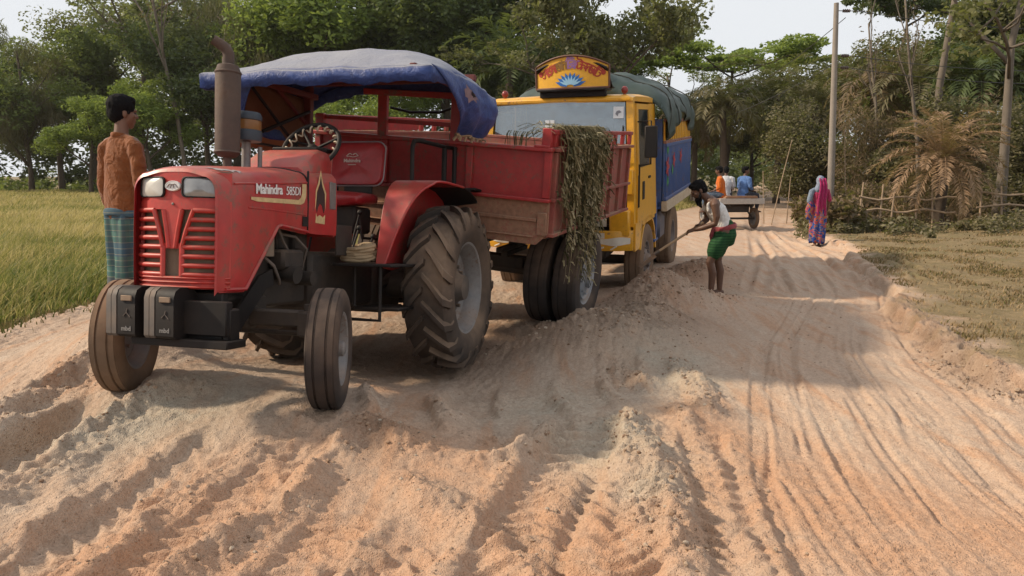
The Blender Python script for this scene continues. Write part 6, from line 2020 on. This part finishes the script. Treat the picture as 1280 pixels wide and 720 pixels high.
def head(m, c, f, up=(0, 0, 1), s=1.0):
    """face, nose, jaw, lips, brow, ears; f = direction the face looks"""
    c = Vector(c); f = Vector(f).normalized(); u = Vector(up); u = (u - f * u.dot(f)).normalized(); r = f.cross(u)
    P = lambda a, b, e: c + (r * a + f * b + u * e) * s
    M_ = Matrix((r, f, u)).transposed()
    rot = [math.degrees(a) for a in M_.to_euler()]
    B = lambda p, q: m.ball(p, tuple(x * s for x in q), 16, 12, rot)
    B(P(0, -.010, .030), (.074, .094, .088)); B(P(0, .020, -.020), (.062, .070, .088)); B(P(0, .040, -.082), (.036, .040, .030))
    B(P(0, .088, .022), (.050, .012, .012))
    m.limb([P(0, .084, .012), P(0, .104, -.022)], [.009 * s, .014 * s], 8); B(P(.011, .094, -.026), (.008, .01, .008)); B(P(-.011, .094, -.026), (.008, .01, .008))
    B(P(0, .083, -.052), (.024, .012, .006)); B(P(0, .081, -.062), (.020, .012, .007))
    for sg in (-1, 1):
        B(P(sg * .036, .058, -.018), (.022, .025, .02)); B(P(sg * .076, -.010, -.008), (.009, .020, .032))
    return P, rot


def eyes(P, s, parent, mt=None):
    m = MB()
    for sg in (-1, 1): m.ball(P(sg * .029, .078, .004), (.012 * s, .010 * s, .008 * s), 10, 8)
    m.each('eye', plain('dark eyes', (.03, .02, .018), .3), parent)


def hair_cap(P, rot, s, parent, name='hair', long=.0, mt=None, vol=1.0):
    m = MB()
    m.ball(P(0, -.020, .052), (.084 * s * vol, .098 * s * vol, .082 * s * vol), 16, 12, rot); m.ball(P(0, -.052, .005), (.074 * s * vol, .066 * s * vol, .082 * s), 16, 12, rot)
    m.ball(P(0, .052, .090), (.060 * s * vol, .042 * s, .034 * s * vol), 12, 8, rot)
    for sg in (-1, 1): m.ball(P(sg * .070, .006, .028), (.012 * s, .022 * s, .040 * s), 10, 8, rot)
    me = blob(m, .008, 3, name, lambda co: np.array([.006 * mn.noise((x * 45, y * 45, z * 30)) + .004 * mn.noise((x * 110, y * 110, z * 60)) for x, y, z in co]))
    return link(name, me, mt or HAIR, parent)


def body(parent, m, mt, vox=.008, sm=4): return link('body', blob(m, vox, sm, 'body'), mt, parent)


def folds(a=.006, s=9.0, st=(1, 1, .45)):
    return lambda co: np.array([a * mn.noise((x * s * st[0], y * s * st[1], z * s * st[2])) + a * .5 * mn.noise((x * s * 2.3 + 5, y * s * 2.3, z * s * 1.2)) for x, y, z in co])


def cloth(name, col, var=.25, rough=.85, sc=12):
    k = NT(name); n1 = k.noise(sc, 4); n2 = k.noise(160, 2)
    c = k.mix(n1, tuple(x * (1 - var) for x in col), tuple(x * (1 + var) for x in col))
    f1 = k.noise(7, 3, .5, None, 2.2); f2 = k.noise(19, 3, .5, None, 1.5)
    c = k.mix(k.ramp(f1, [(.35, .35), (.55, 0)]), c, tuple(x * .55 for x in col))
    return k.finish(c, rough, 0, k.bump(n2, .15, .003, k.bump(f2, .3, .02, k.bump(f1, .55, .05))), .2, None, 0, None, .15)


def person(loc, az, label, group=None):
    e = empty('person', loc, az); tag(e, label, 'person', group); return e


# ---- man in the orange shirt beside the tractor, his back to us
p0 = at(150, 218, 5.75)
MAN = person((p0.x + .03, 5.75, zat(p0.x + .03, 5.75) - .005), 24, 'man in rust orange shirt and teal checked wrap standing behind the tractor front wheel')
MAN.scale = (.90, .92, 1.0)
m = MB()
for sg in (-1, 1):
    m.limb([(sg * .09, 0, .90), (sg * .10, .015, .70), (sg * .10, .02, .48), (sg * .10, -.01, .36), (sg * .095, -.01, .09)], [.088, .078, .055, .058, .036], 14)
    m.limb([(sg * .095, -.035, .045), (sg * .10, .05, .045), (sg * .11, .13, .028), (sg * .112, .185, .020)], [(.034, .036), (.042, .036), (.046, .024), (.035, .016)], 12, (1, 0, 0))
m.limb([(0, 0, .90), (0, 0, 1.05), (0, .01, 1.25), (0, 0, 1.38)], [(.14, .10), (.125, .09), (.145, .10), (.125, .075)], 18, (1, 0, 0))
m.limb([(0, -.005, 1.40), (0, .005, 1.49), (0, .02, 1.56)], [.062, .052, .052], 14)
for sg in (-1, 1):
    m.limb([(sg * .13, -.005, 1.385), (sg * .165, -.01, 1.36), (sg * .195, -.02, 1.20), (sg * .205, -.03, 1.10), (sg * .210, .02, .98), (sg * .205, .055, .86)], [.052, .055, .045, .040, .037, .027], 12)
    hand(m, (sg * .204, .057, .855), (-sg * .05, .12, -1), (sg, .15, 0), (0, 1, 0), .35)
P, rot = head(m, (0, .035, 1.605), (.40, .92, -.03), (0, 0, 1), 1.0)
BODY = body(MAN, m, SKIN, .0065, 3)
hair_cap(P, rot, 1.0, MAN, vol=1.10); eyes(P, 1.0, BODY)
m = MB()
m.limb([(0, 0, .90), (0, -.005, 1.0), (0, 0, 1.12), (0, .005, 1.28), (0, -.005, 1.38)], [(.188, .152), (.178, .140), (.164, .128), (.166, .124), (.140, .088)], 22, (1, 0, 0))
for sg in (-1, 1):
    m.limb([(sg * .12, -.005, 1.38), (sg * .162, -.01, 1.355), (sg * .198, -.022, 1.20), (sg * .210, -.03, 1.09), (sg * .214, .02, .955)], [.060, .063, .057, .054, .050], 16)
m.limb([(0, -.015, 1.39), (0, -.01, 1.42)], [.066, .060], 14)
me = blob(m, .009, 4, 'shirt', lambda co: np.array([.010 * mn.noise((x * 9, y * 9, z * 5)) + .010 * (1 - 2.2 * abs(mn.noise((x * 7 + z * 9, y * 7 + 3, z * 11 - x * 6)))) * (.5 + mn.noise((x * 4, y * 4, z * 4 + 9))) for x, y, z in co]))
SHIRT = link('shirt', me, cloth('rust orange cotton', (.20, .066, .020), .28), MAN)
m = MB(); m.tube([(.064 * math.cos(a), -.012 + .060 * math.sin(a), 1.436 - .014 * math.sin(a)) for a in [2 * math.pi * i / 24 for i in range(24)]], [(.017, .008)] * 24, 8, loop=True, side=(0, 0, 1)); m.build('collar', SHIRT.data.materials[0], SHIRT)
k = NT('teal checked cotton'); co = k.coord(); sx = k.n('ShaderNodeSeparateXYZ'); k.l(co, sx.inputs[0])
ang = k.math('MULTIPLY', k.math('ARCTAN2', sx.outputs[0], sx.outputs[1]), 16.0); zz = k.math('MULTIPLY', sx.outputs[2], 72.0)
cA = k.math('GREATER_THAN', k.math('SINE', ang), .25); cB = k.math('GREATER_THAN', k.math('SINE', zz), .1); cC = k.math('GREATER_THAN', k.math('SINE', k.math('MULTIPLY', sx.outputs[2], 23.0)), .35)
c1 = k.mix(cB, (.025, .165, .150), (.075, .24, .205)); c1 = k.mix(k.math('MULTIPLY', cA, .55), c1, (.012, .075, .13)); c1 = k.mix(k.math('MULTIPLY', cC, .75), c1, (.020, .10, .20))
thin = k.math('GREATER_THAN', k.math('SINE', k.math('MULTIPLY', sx.outputs[2], 144.0)), .90); c1 = k.mix(k.math('MULTIPLY', thin, .7), c1, (.34, .33, .24))
low = k.math('LESS_THAN', sx.outputs[2], .40); c1 = k.mix(k.math('MULTIPLY', low, .7), c1, (.045, .05, .075))
n1 = k.noise(10, 4); CHECK = k.finish(k.mix(n1, c1, (.10, .10, .09)), .85, 0, None, .2)
m = MB(); rg = []
for i in range(15):
    t = i / 14; z = .90 - t * .62
    a_, b_ = .172 + .012 * t, .138 + .008 * t
    rg.append([((a_ + (.010 + .020 * t) * math.sin(5 * q + 2.2 * t) + .008 * math.sin(11 * q)) * math.cos(q), (b_ + (.010 + .020 * t) * math.sin(5 * q + 2.2 * t) + .008 * math.sin(11 * q)) * math.sin(q), z + .02 * math.sin(q) * t) for q in [2 * math.pi * j / 64 for j in range(64)]])
rg += [[(x * .95, y * .95, z + .004) for x, y, z in r_] for r_ in reversed(rg[4:])]
m.rings(rg, True, False); m.build('wrap_cloth', CHECK, MAN, 0)
m = MB(); m.tube([(.178 * math.cos(a), .142 * math.sin(a), .885 + .008 * math.sin(3 * a)) for a in [2 * math.pi * i / 32 for i in range(32)]], [(.03, .016)] * 32, 8, loop=True, side=(0, 0, 1)); m.build('waist_roll', CHECK, MAN)

# ---- man with the spade, bent over, facing left
p0 = at(897, 218, 9.9)
WK = person((p0.x, 9.9, zat(p0.x, 9.9)), -90, 'bearded man in white vest and green wrap digging with a long handled spade')
WK.location.z -= .045
m = MB()
hipz = .86
LEGS = {-1: [(-.10, -.10, hipz), (-.11, .02, .66), (-.115, .085, .46), (-.115, .045, .33), (-.115, .06, .085)], 1: [(.09, -.12, hipz), (.10, -.08, .66), (.105, -.075, .46), (.105, -.11, .33), (.105, -.11, .085)]}
for sg in (-1, 1):
    m.limb(LEGS[sg], [.088, .072, .050, .052, .034], 14)
    ax, ay, az_ = LEGS[sg][-1]
    m.limb([(ax, ay - .03, .045), (ax, ay + .05, .045), (ax + sg * .01, ay + .13, .026), (ax + sg * .012, ay + .18, .020)], [(.032, .034), (.040, .034), (.045, .022), (.034, .016)], 12, (1, 0, 0))
m.limb([(0, -.11, .86), (0, -.07, .99), (0, .005, 1.13), (0, .075, 1.23)], [(.14, .105), (.125, .095), (.155, .11), (.135, .085)], 18, (1, 0, 0))
m.limb([(0, .085, 1.245), (0, .15, 1.30), (0, .185, 1.34)], [.058, .050, .050], 12)
H1 = Vector((-.02, .345, .845)); H2 = Vector((.03, .245, .905))
m.limb([(-.14, .055, 1.235), (-.185, .065, 1.20), (-.205, .045, 1.05), (-.195, .055, .965), (-.12, .19, .905), H1 + Vector((-.02, -.07, .03))], [.052, .054, .045, .038, .036, .026], 12)
m.limb([(.14, .055, 1.235), (.18, .065, 1.20), (.20, .06, 1.06), (.19, .07, .99), (.12, .15, .95), H2 + Vector((.02, -.06, .03))], [.052, .054, .045, .038, .036, .026], 12)
hand(m, H1 + Vector((-.025, -.075, .035)), (.35, .75, -.25), (-.6, .2, .8), (0, -.3, 1), .95)
hand(m, H2 + Vector((.022, -.065, .035)), (-.35, .75, -.2), (.6, .2, .8), (0, -.3, 1), .95)
P, rot = head(m, (0, .235, 1.375), (0, .86, -.50), (0, .50, .86), .98)
WB = body(WK, m, SKIND, .0075, 3)
hair_cap(P, rot, .98, WK, vol=1.04); eyes(P, .98, WB)
m = MB(); m.ball(P(0, .055, -.105), (.045, .040, .05), 12, 8, rot); m.limb([P(0, .066, -.10), P(0, .075, -.16), P(0, .070, -.215)], [.040, .032, .012], 10)
for sg in (-1, 1): m.limb([P(sg * .068, .005, -.02), P(sg * .056, .035, -.08)], [.010, .022], 8)
link('beard', blob(m, .008, 3, 'beard', lambda co: np.array([.005 * mn.noise((x * 70, y * 70, z * 40)) for x, y, z in co])), HAIR, WK)
m = MB()
m.limb([(0, -.105, .885), (0, -.07, .99), (0, .0, 1.12), (0, .05, 1.19)], [(.155, .120), (.143, .112), (.170, .125), (.130, .10)], 20, (1, 0, 0))
for sg in (-1, 1): m.limb([(sg * .085, .02, 1.20), (sg * .092, .085, 1.265), (sg * .085, .125, 1.20), (sg * .08, .12, 1.13)], [.026, .022, .024, .03], 8)
VEST = cloth('white cotton vest', (.62, .60, .57), .10)
link('vest', blob(m, .009, 3, 'vest', folds(.007, 8)), VEST, WK)
m = MB()
m.limb([(0, -.115, .90), (0, -.12, .80)], [(.168, .138), (.180, .150)], 20, (1, 0, 0))
for sg in (-1, 1): m.limb([(sg * .09, LEGS[sg][0][1], .82), (sg * .10, LEGS[sg][1][1] - .005, .66), (sg * .105, LEGS[sg][1][1] + .01, .585)], [.112, .108, .100], 16)
m.limb([(0, -.04, .72), (0, -.02, .60)], [(.10, .09), (.08, .07)], 12, (1, 0, 0))
k = NT('dark green checked cotton'); co = k.coord(); wv = k.n('ShaderNodeTexWave', bands_direction='Z'); wv.inputs['Scale'].default_value = 9; k.l(co, wv.inputs['Vector']); n1 = k.noise(9, 4)
GC = k.finish(k.mix(k.math('MULTIPLY', wv.outputs['Fac'], n1), (.008, .038, .014), (.035, .11, .035)), .85, 0, None, .2)
link('wrap_cloth', blob(m, .009, 4, 'wrap', folds(.016, 8)), GC, WK)
m = MB(); m.tube([(.172 * math.cos(a), -.11 + .142 * math.sin(a), .905 - .03 * math.sin(a) + .006 * math.sin(4 * a)) for a in [2 * math.pi * i / 32 for i in range(32)]], [(.032, .014)] * 32, 8, loop=True, side=(0, 0, 1))
m.limb([(-.05, .045, .88), (-.055, .065, .80), (-.05, .055, .74)], [.022, .028, .02], 8); m.build('waist_cloth', cloth('faded red cotton', (.25, .05, .055)), WK)
# spade
m = MB(); A = Vector((.04, .19, .925)); D = (H1 - H2).normalized(); D = Vector((-.03, .80, -.52)).normalized()
A = H2 - D * .10; Bq = H2 + D * .62
m.tube([A, (A + Bq) / 2, Bq], [.017, .017, .016], 10); m.ball(A, .021)
SP = empty('spade', WK.location, -90); tag(SP, 'long handled spade held by the bearded man in the white vest', 'spade')
m.build('handle', plain('worn wooden handle', (.36, .24, .14), .7, var=.2, scale=20), SP)
m = MB(); S_ = Vector((1, 0, 0)); N_ = D.cross(S_)
m.tube([Bq - D * .06, Bq + D * .03], [.022, .020], 10)
m.sheet(lambda u, v: Bq + D * (.02 + .25 * v) + S_ * ((u - .5) * .19 * (1 - .45 * max(0, v - .6) ** 1.5)) + N_ * (.03 * (2 * u - 1) ** 2 + .02 * v), 8, 8, .005)
m.build('blade', paint('worn spade steel', (.09, .08, .075), .5, .5, dust=.6), SP)

# ---- woman in the bright sari walking away
p0 = at(1026, 218, 17)
WM_ = person((p0.x, 17, zat(p0.x, 17)), 0, 'woman in blue and pink sari walking away along the road edge')
WM_.scale = (.95, .95, .95)
m = MB()
for sg in (-1, 1):
    y_ = .06 if sg > 0 else -.06
    m.limb([(sg * .08, 0, .85), (sg * .08, y_ * .5, .46), (sg * .07, y_, .09)], [.085, .058, .036], 12); m.limb([(sg * .07, y_ - .03, .04), (sg * .075, y_ + .08, .035), (sg * .08, y_ + .15, .02)], [(.03, .034), (.04, .03), (.03, .016)], 10, (1, 0, 0))
m.limb([(0, 0, .85), (0, 0, 1.05), (0, 0, 1.24), (0, 0, 1.34)], [(.16, .12), (.125, .10), (.145, .105), (.12, .075)], 16, (1, 0, 0)); m.limb([(0, 0, 1.35), (0, .01, 1.47)], [.048, .048], 10)
for sg in (-1, 1):
    m.limb([(sg * .13, 0, 1.33), (sg * .17, 0, 1.31), (sg * .225, -.02, 1.08), (sg * .235, .06, .90), (sg * .225, .08, .84)], [.045, .046, .038, .030, .024], 10); hand(m, (sg * .225, .08, .84), (0, .15, -1), (sg, 0, 0), (0, 1, 0), .4, .92)
P, rot = head(m, (0, .02, 1.53), (0, 1, 0), (0, 0, 1), .95)
WBD = body(WM_, m, SKIN, .010, 3); eyes(P, .95, WBD)
k = NT('patterned sari cloth'); co = k.coord(); v1 = k.n('ShaderNodeTexVoronoi'); v1.inputs['Scale'].default_value = 11; k.l(co, v1.inputs['Vector']); n1 = k.noise(5, 4, .6, co, 2.0)
c1 = k.ramp(n1, [(.30, (.018, .045, .19)), (.46, (.025, .09, .27)), (.50, (.36, .10, .035)), (.56, (.30, .03, .09)), (.62, (.02, .05, .20)), (.75, (.05, .16, .26))], 'CONSTANT')
SARI = k.finish(k.mix(k.ramp(v1.outputs['Distance'], [(.1, .5), (.4, 0)]), c1, (.45, .28, .07)), .8, 0, None, .2)
m = MB(); rg = []
for i in range(16):
    t = i / 15; z = 1.02 - t * .92
    a_ = .155 + .045 * math.sin(t * 2.6) * (1 - .55 * t); b_ = .125 + .055 * math.sin(t * 2.4) * (1 - .3 * t)
    w_ = .006 + .016 * t
    rg.append([((a_ + w_ * math.sin(8 * q + t)) * math.cos(q), (b_ + w_ * math.sin(8 * q + t)) * math.sin(q) + .02 * t, z + .015 * math.sin(2 * q) * t) for q in [2 * math.pi * j / 56 for j in range(56)]])
rg += [[(x * .94, y * .94, z + .004) for x, y, z in r_] for r_ in reversed(rg[5:])]
m.rings(rg, True, False); m.build('sari', SARI, WM_, 0)
m = MB(); m.limb([(0, 0, .98), (0, 0, 1.12), (0, 0, 1.25), (0, 0, 1.335)], [(.148, .122), (.143, .116), (.160, .120), (.128, .085)], 16, (1, 0, 0))
for sg in (1,): m.limb([(sg * .12, 0, 1.33), (sg * .175, 0, 1.31), (sg * .232, -.02, 1.10)], [.058, .060, .055], 12)
link('blouse', blob(m, .010, 3, 'blouse', folds(.006)), cloth('magenta cotton', (.33, .030, .085)), WM_)
m = MB(); m.limb([(-.12, 0, 1.33), (-.178, 0, 1.31), (-.236, -.02, 1.08)], [.060, .064, .060], 12); link('shawl_sleeve', blob(m, .010, 3, 'sl', folds(.006)), cloth('grey blue cotton', (.17, .21, .27)), WM_)
m = MB(); m.ball((0, .0, 1.555), (.092, .112, .112), 16, 12); m.ball((0, -.03, 1.46), (.095, .085, .11), 14, 10); m.limb([(0, -.02, 1.40), (0, -.03, 1.33)], [(.12, .09), (.15, .10)], 14, (1, 0, 0))
link('head_cloth', blob(m, .010, 3, 'hc', folds(.007)), cloth('grey blue veil', (.20, .23, .30)), WM_)
m = MB(); m.sheet(lambda u, v: ((u - .5) * (.15 + .10 * v - .04 * v * v) + .012 + .012 * math.sin(v * 8), -.118 - .05 * math.sin(math.pi * min(1, v * 1.1)) - .018 * math.sin(u * 16) + .06 * max(0, .14 - v) * 4, 1.60 - .86 * v), 14, 20, .008)
m.build('veil', cloth('magenta silk', (.32, .018, .095), .25), WM_, 0)
m = MB(); m.limb([(-.20, -.03, 1.0), (-.225, -.05, .85), (-.22, -.03, .66)], [(.05, .05), (.09, .06), (.07, .05)], 12, (1, 0, 0)); bag = m.build('cloth_bag', SARI); bag.matrix_world = Matrix.Translation(WM_.location); tag(bag, 'patterned cloth bag hanging from the left arm of the walking woman', 'bag')

# ---- flat cargo cart with riders
CW = plain('worn cart boards', (.30, .17, .10), .8, var=.35, scale=14); CP = paint('pale cart paint', (.40, .37, .33), .6, dust=.4)
p0 = at(928, 218, 21.6)
CART = empty('cargo_cart', (p0.x, 21.6, zat(p0.x, 21.6)), -8); tag(CART, 'flat cargo cart on three wheels carrying seated passengers', 'cart')
m = MB()
for i in range(6): m.box((-.52 + i * .21, .95, .85), (.20, 2.0, .035), .004)
m.build('deck', CW, CART)
m = MB(); m.box((0, -.06, .80), (1.32, .05, .16), .008); m.build('end_board', CP, CART)
m = MB(); m.box((-.03, -.02, .905), (.95, .16, .03), .004); m.box((-.03, -.05, .935), (.90, .13, .025), .004); m.build('loose_board', CW, CART)
m = MB()
for sg in (-1, 1): m.box((sg * .64, .95, .80), (.04, 2.0, .11), .006); m.box((sg * .34, .9, .68), (.05, 1.9, .06), .006); m.tube([(sg * .34, .5, .66), (sg * .4, .35, .45), (sg * .52, .35, .30)], .025, 8)
m.cyl((-.56, .35, .30), (.56, .35, .30), .03); m.box((0, .5, .58), (.7, .6, .2), .03); m.tube([(0, 1.9, .7), (0, 2.4, .6), (0, 2.6, .95)], .03, 8); m.tube([(-.3, 2.62, 1.0), (0, 2.6, .97), (.3, 2.62, 1.0)], .02, 8); m.box((0, 2.2, .74), (.22, .3, .07), .03); m.tube([(0, 2.55, .7), (0, 2.72, .3)], .025, 8)
m.build('frame', IRON, CART)
for x, y in ((-.56, .35), (.56, .35), (0, 2.72)):
    w_ = rim_mesh(.20, .08, 1 if x >= 0 else -1, .4, 5, .05).build('wheel', RIMG, CART); w_.location = (x, y, .30); link('tyre', tyre_ribbed(.30, .085, .20).mesh('tyre', 30), TYRE_MUD, w_)


def seated(loc, az, label, shirt, legs_mt, lean=.0, look=(0, 1, 0), knees=.42, hang=.42, vol=1.05):
    e = person(loc, az, label)
    m = MB()
    for sg in (-1, 1):
        m.limb([(sg * .09, 0, .09), (sg * .10, knees * .55, .10), (sg * .11, knees, .09), (sg * .11, knees + .04, -.10), (sg * .11, knees + .02, .09 - hang)], [.085, .072, .054, .052, .036], 12)
        m.limb([(sg * .11, knees, .05 - hang), (sg * .115, knees + .10, .035 - hang), (sg * .12, knees + .17, .025 - hang)], [(.032, .034), (.042, .03), (.034, .016)], 10, (1, 0, 0))
        m.limb([(sg * .14, lean * .8, .57), (sg * .185, lean * .8, .55), (sg * .23, lean * .5 + .02, .32), (sg * .16, .20, .22)], [.048, .05, .038, .030], 10); hand(m, (sg * .155, .21, .215), (-sg * .2, 1, -.2), (0, .2, 1), (-sg, 0, 0), .5)
    m.limb([(0, 0, .08), (0, lean * .3, .24), (0, lean * .7, .44), (0, lean, .56)], [(.155, .12), (.135, .10), (.16, .11), (.135, .08)], 16, (1, 0, 0)); m.limb([(0, lean, .58), (0, lean * 1.15 + .02, .70)], [.055, .05], 10)
    P, rot = head(m, (0, lean * 1.2 + .03, .775), look, (0, 0, 1), .98)
    b_ = body(e, m, SKIND, .010, 3); eyes(P, .98, b_); hair_cap(P, rot, .98, e, vol=vol)
    m = MB(); m.limb([(0, -.01, .06), (0, lean * .3 - .005, .24), (0, lean * .7, .44), (0, lean, .555)], [(.178, .145), (.158, .125), (.178, .13), (.145, .088)], 18, (1, 0, 0))
    for sg in (-1, 1): m.limb([(sg * .13, lean * .8, .565), (sg * .188, lean * .8, .545), (sg * .236, lean * .5 + .02, .315), (sg * .20, .11, .265)], [.062, .064, .054, .046], 12)
    link('shirt', blob(m, .010, 3, 'shirt', folds(.010)), shirt, e)
    m = MB()
    m.limb([(0, -.01, .10), (0, .05, .09)], [(.165, .125), (.16, .10)], 14, (1, 0, 0))
    for sg in (-1, 1): m.limb([(sg * .09, 0, .095), (sg * .10, knees * .55, .10), (sg * .11, knees, .09), (sg * .11, knees + .045, -.10), (sg * .11, knees + .02, .17 - hang)], [.100, .088, .070, .066, .056], 12)
    link('trousers', blob(m, .010, 3, 'trousers', folds(.007)), legs_mt, e)
    return e


JEANS = cloth('faded blue denim', (.075, .105, .15)); DARKT = cloth('dark trousers', (.028, .030, .042)); ORS = cloth('bright orange shirt cloth', (.52, .12, .012), .15); BLS = cloth('blue shirt cloth', (.075, .15, .34), .2); WHS = cloth('white shirt cloth', (.55, .55, .56), .1)
dz = CART.location.z + .868
def on_cart(x, y): return CART.matrix_world @ Vector((x, y, .868))
C.view_layer.update()
seated(on_cart(-.36, .55), -75, 'seated man in bright orange shirt on the left side of the cart', ORS, JEANS, .05, (.25, .95, -.12))
seated(on_cart(.28, .50), 62, 'seated man in blue shirt looking back from the right side of the cart', BLS, DARKT, .03, (.55, .80, .05))
seated(on_cart(.02, 1.15), 20, 'man in white shirt seated between the orange and blue shirted men', WHS, DARKT, .05, (0, 1, -.1), .38, .05)
# ------------------------------------------------------------------ light and sky
SUN_AZ_VEC = Vector((-0.985, 0.06, 0)).normalized()
SUN_EL = rad(35)
W = bpy.data.worlds.new('World'); SC.world = W; W.use_nodes = True
wt = W.node_tree; wt.nodes.clear()
wo = wt.nodes.new('ShaderNodeOutputWorld'); wb = wt.nodes.new('ShaderNodeBackground')
sk = wt.nodes.new('ShaderNodeTexSky'); sk.sky_type = 'NISHITA'; sk.sun_disc = False
sk.sun_elevation = SUN_EL
sk.sun_rotation = math.atan2(SUN_AZ_VEC.x, SUN_AZ_VEC.y)
sk.air_density = 1.0; sk.dust_density = 2.0; sk.ozone_density = 1.0; sk.altitude = 0
hs = wt.nodes.new('ShaderNodeHueSaturation'); hs.inputs['Saturation'].default_value = .38
wt.links.new(sk.outputs[0], hs.inputs['Color'])
lim = wt.nodes.new('ShaderNodeMix'); lim.data_type = 'RGBA'; lim.blend_type = 'DARKEN'; lim.inputs[0].default_value = 1.0
lim.inputs[7].default_value = (1.96, 2.02, 2.10, 1)
flo = wt.nodes.new('ShaderNodeMix'); flo.data_type = 'RGBA'; flo.blend_type = 'LIGHTEN'; flo.inputs[0].default_value = 1.0
flo.inputs[7].default_value = (1.66, 1.70, 1.78, 1)
wt.links.new(hs.outputs[0], flo.inputs[6]); wt.links.new(flo.outputs[2], lim.inputs[6]); wt.links.new(lim.outputs[2], wb.inputs['Color'])
wb.inputs['Strength'].default_value = .15
wt.links.new(wb.outputs[0], wo.inputs['Surface'])
sl = bpy.data.lights.new('sun', 'SUN'); sl.energy = 1.75; sl.angle = rad(3.5); sl.color = (1, .85, .66)
so = bpy.data.objects.new('sun', sl); COL.objects.link(so)
sd = SUN_AZ_VEC * math.cos(SUN_EL) + Vector((0, 0, math.sin(SUN_EL)))
so.rotation_euler = sd.to_track_quat('Z', 'Y').to_euler()
so.location = (-20, 5, 20)
SC.view_settings.view_transform = 'Standard'; SC.view_settings.look = 'None'
SC.view_settings.gamma = 1; SC.view_settings.use_curve_mapping = False
SC.view_settings.exposure = 1.5
SC.render.engine = 'CYCLES'
SC.cycles.use_denoising = True
SC.cycles.max_bounces = 6; SC.cycles.transparent_max_bounces = 8
SC.render.use_persistent_data = False

# ------------------------------------------------------------------ dusty afternoon air
hm = MB(); hm.box((0, 280, 13), (700, 700, 50), 0)
me_ = bpy.data.meshes.new('haze')
me_.from_pydata([(x, y, z) for x in (-330, 330) for y in (-45, 610) for z in (-3, 26)], [], [(0, 1, 3, 2), (4, 6, 7, 5), (0, 4, 5, 1), (2, 3, 7, 6), (0, 2, 6, 4), (1, 5, 7, 3)])
k = NT('haze'); pv = k.n('ShaderNodeVolumePrincipled'); pv.inputs['Color'].default_value = (.93, .92, .90, 1); pv.inputs['Density'].default_value = .00025; pv.inputs['Anisotropy'].default_value = .3
k.l(pv.outputs[0], k.out.inputs['Volume'])
hz_ = link('haze', me_, k.mat); tag(hz_, 'thin dusty haze in the air over the road and field', 'haze', kind='stuff')
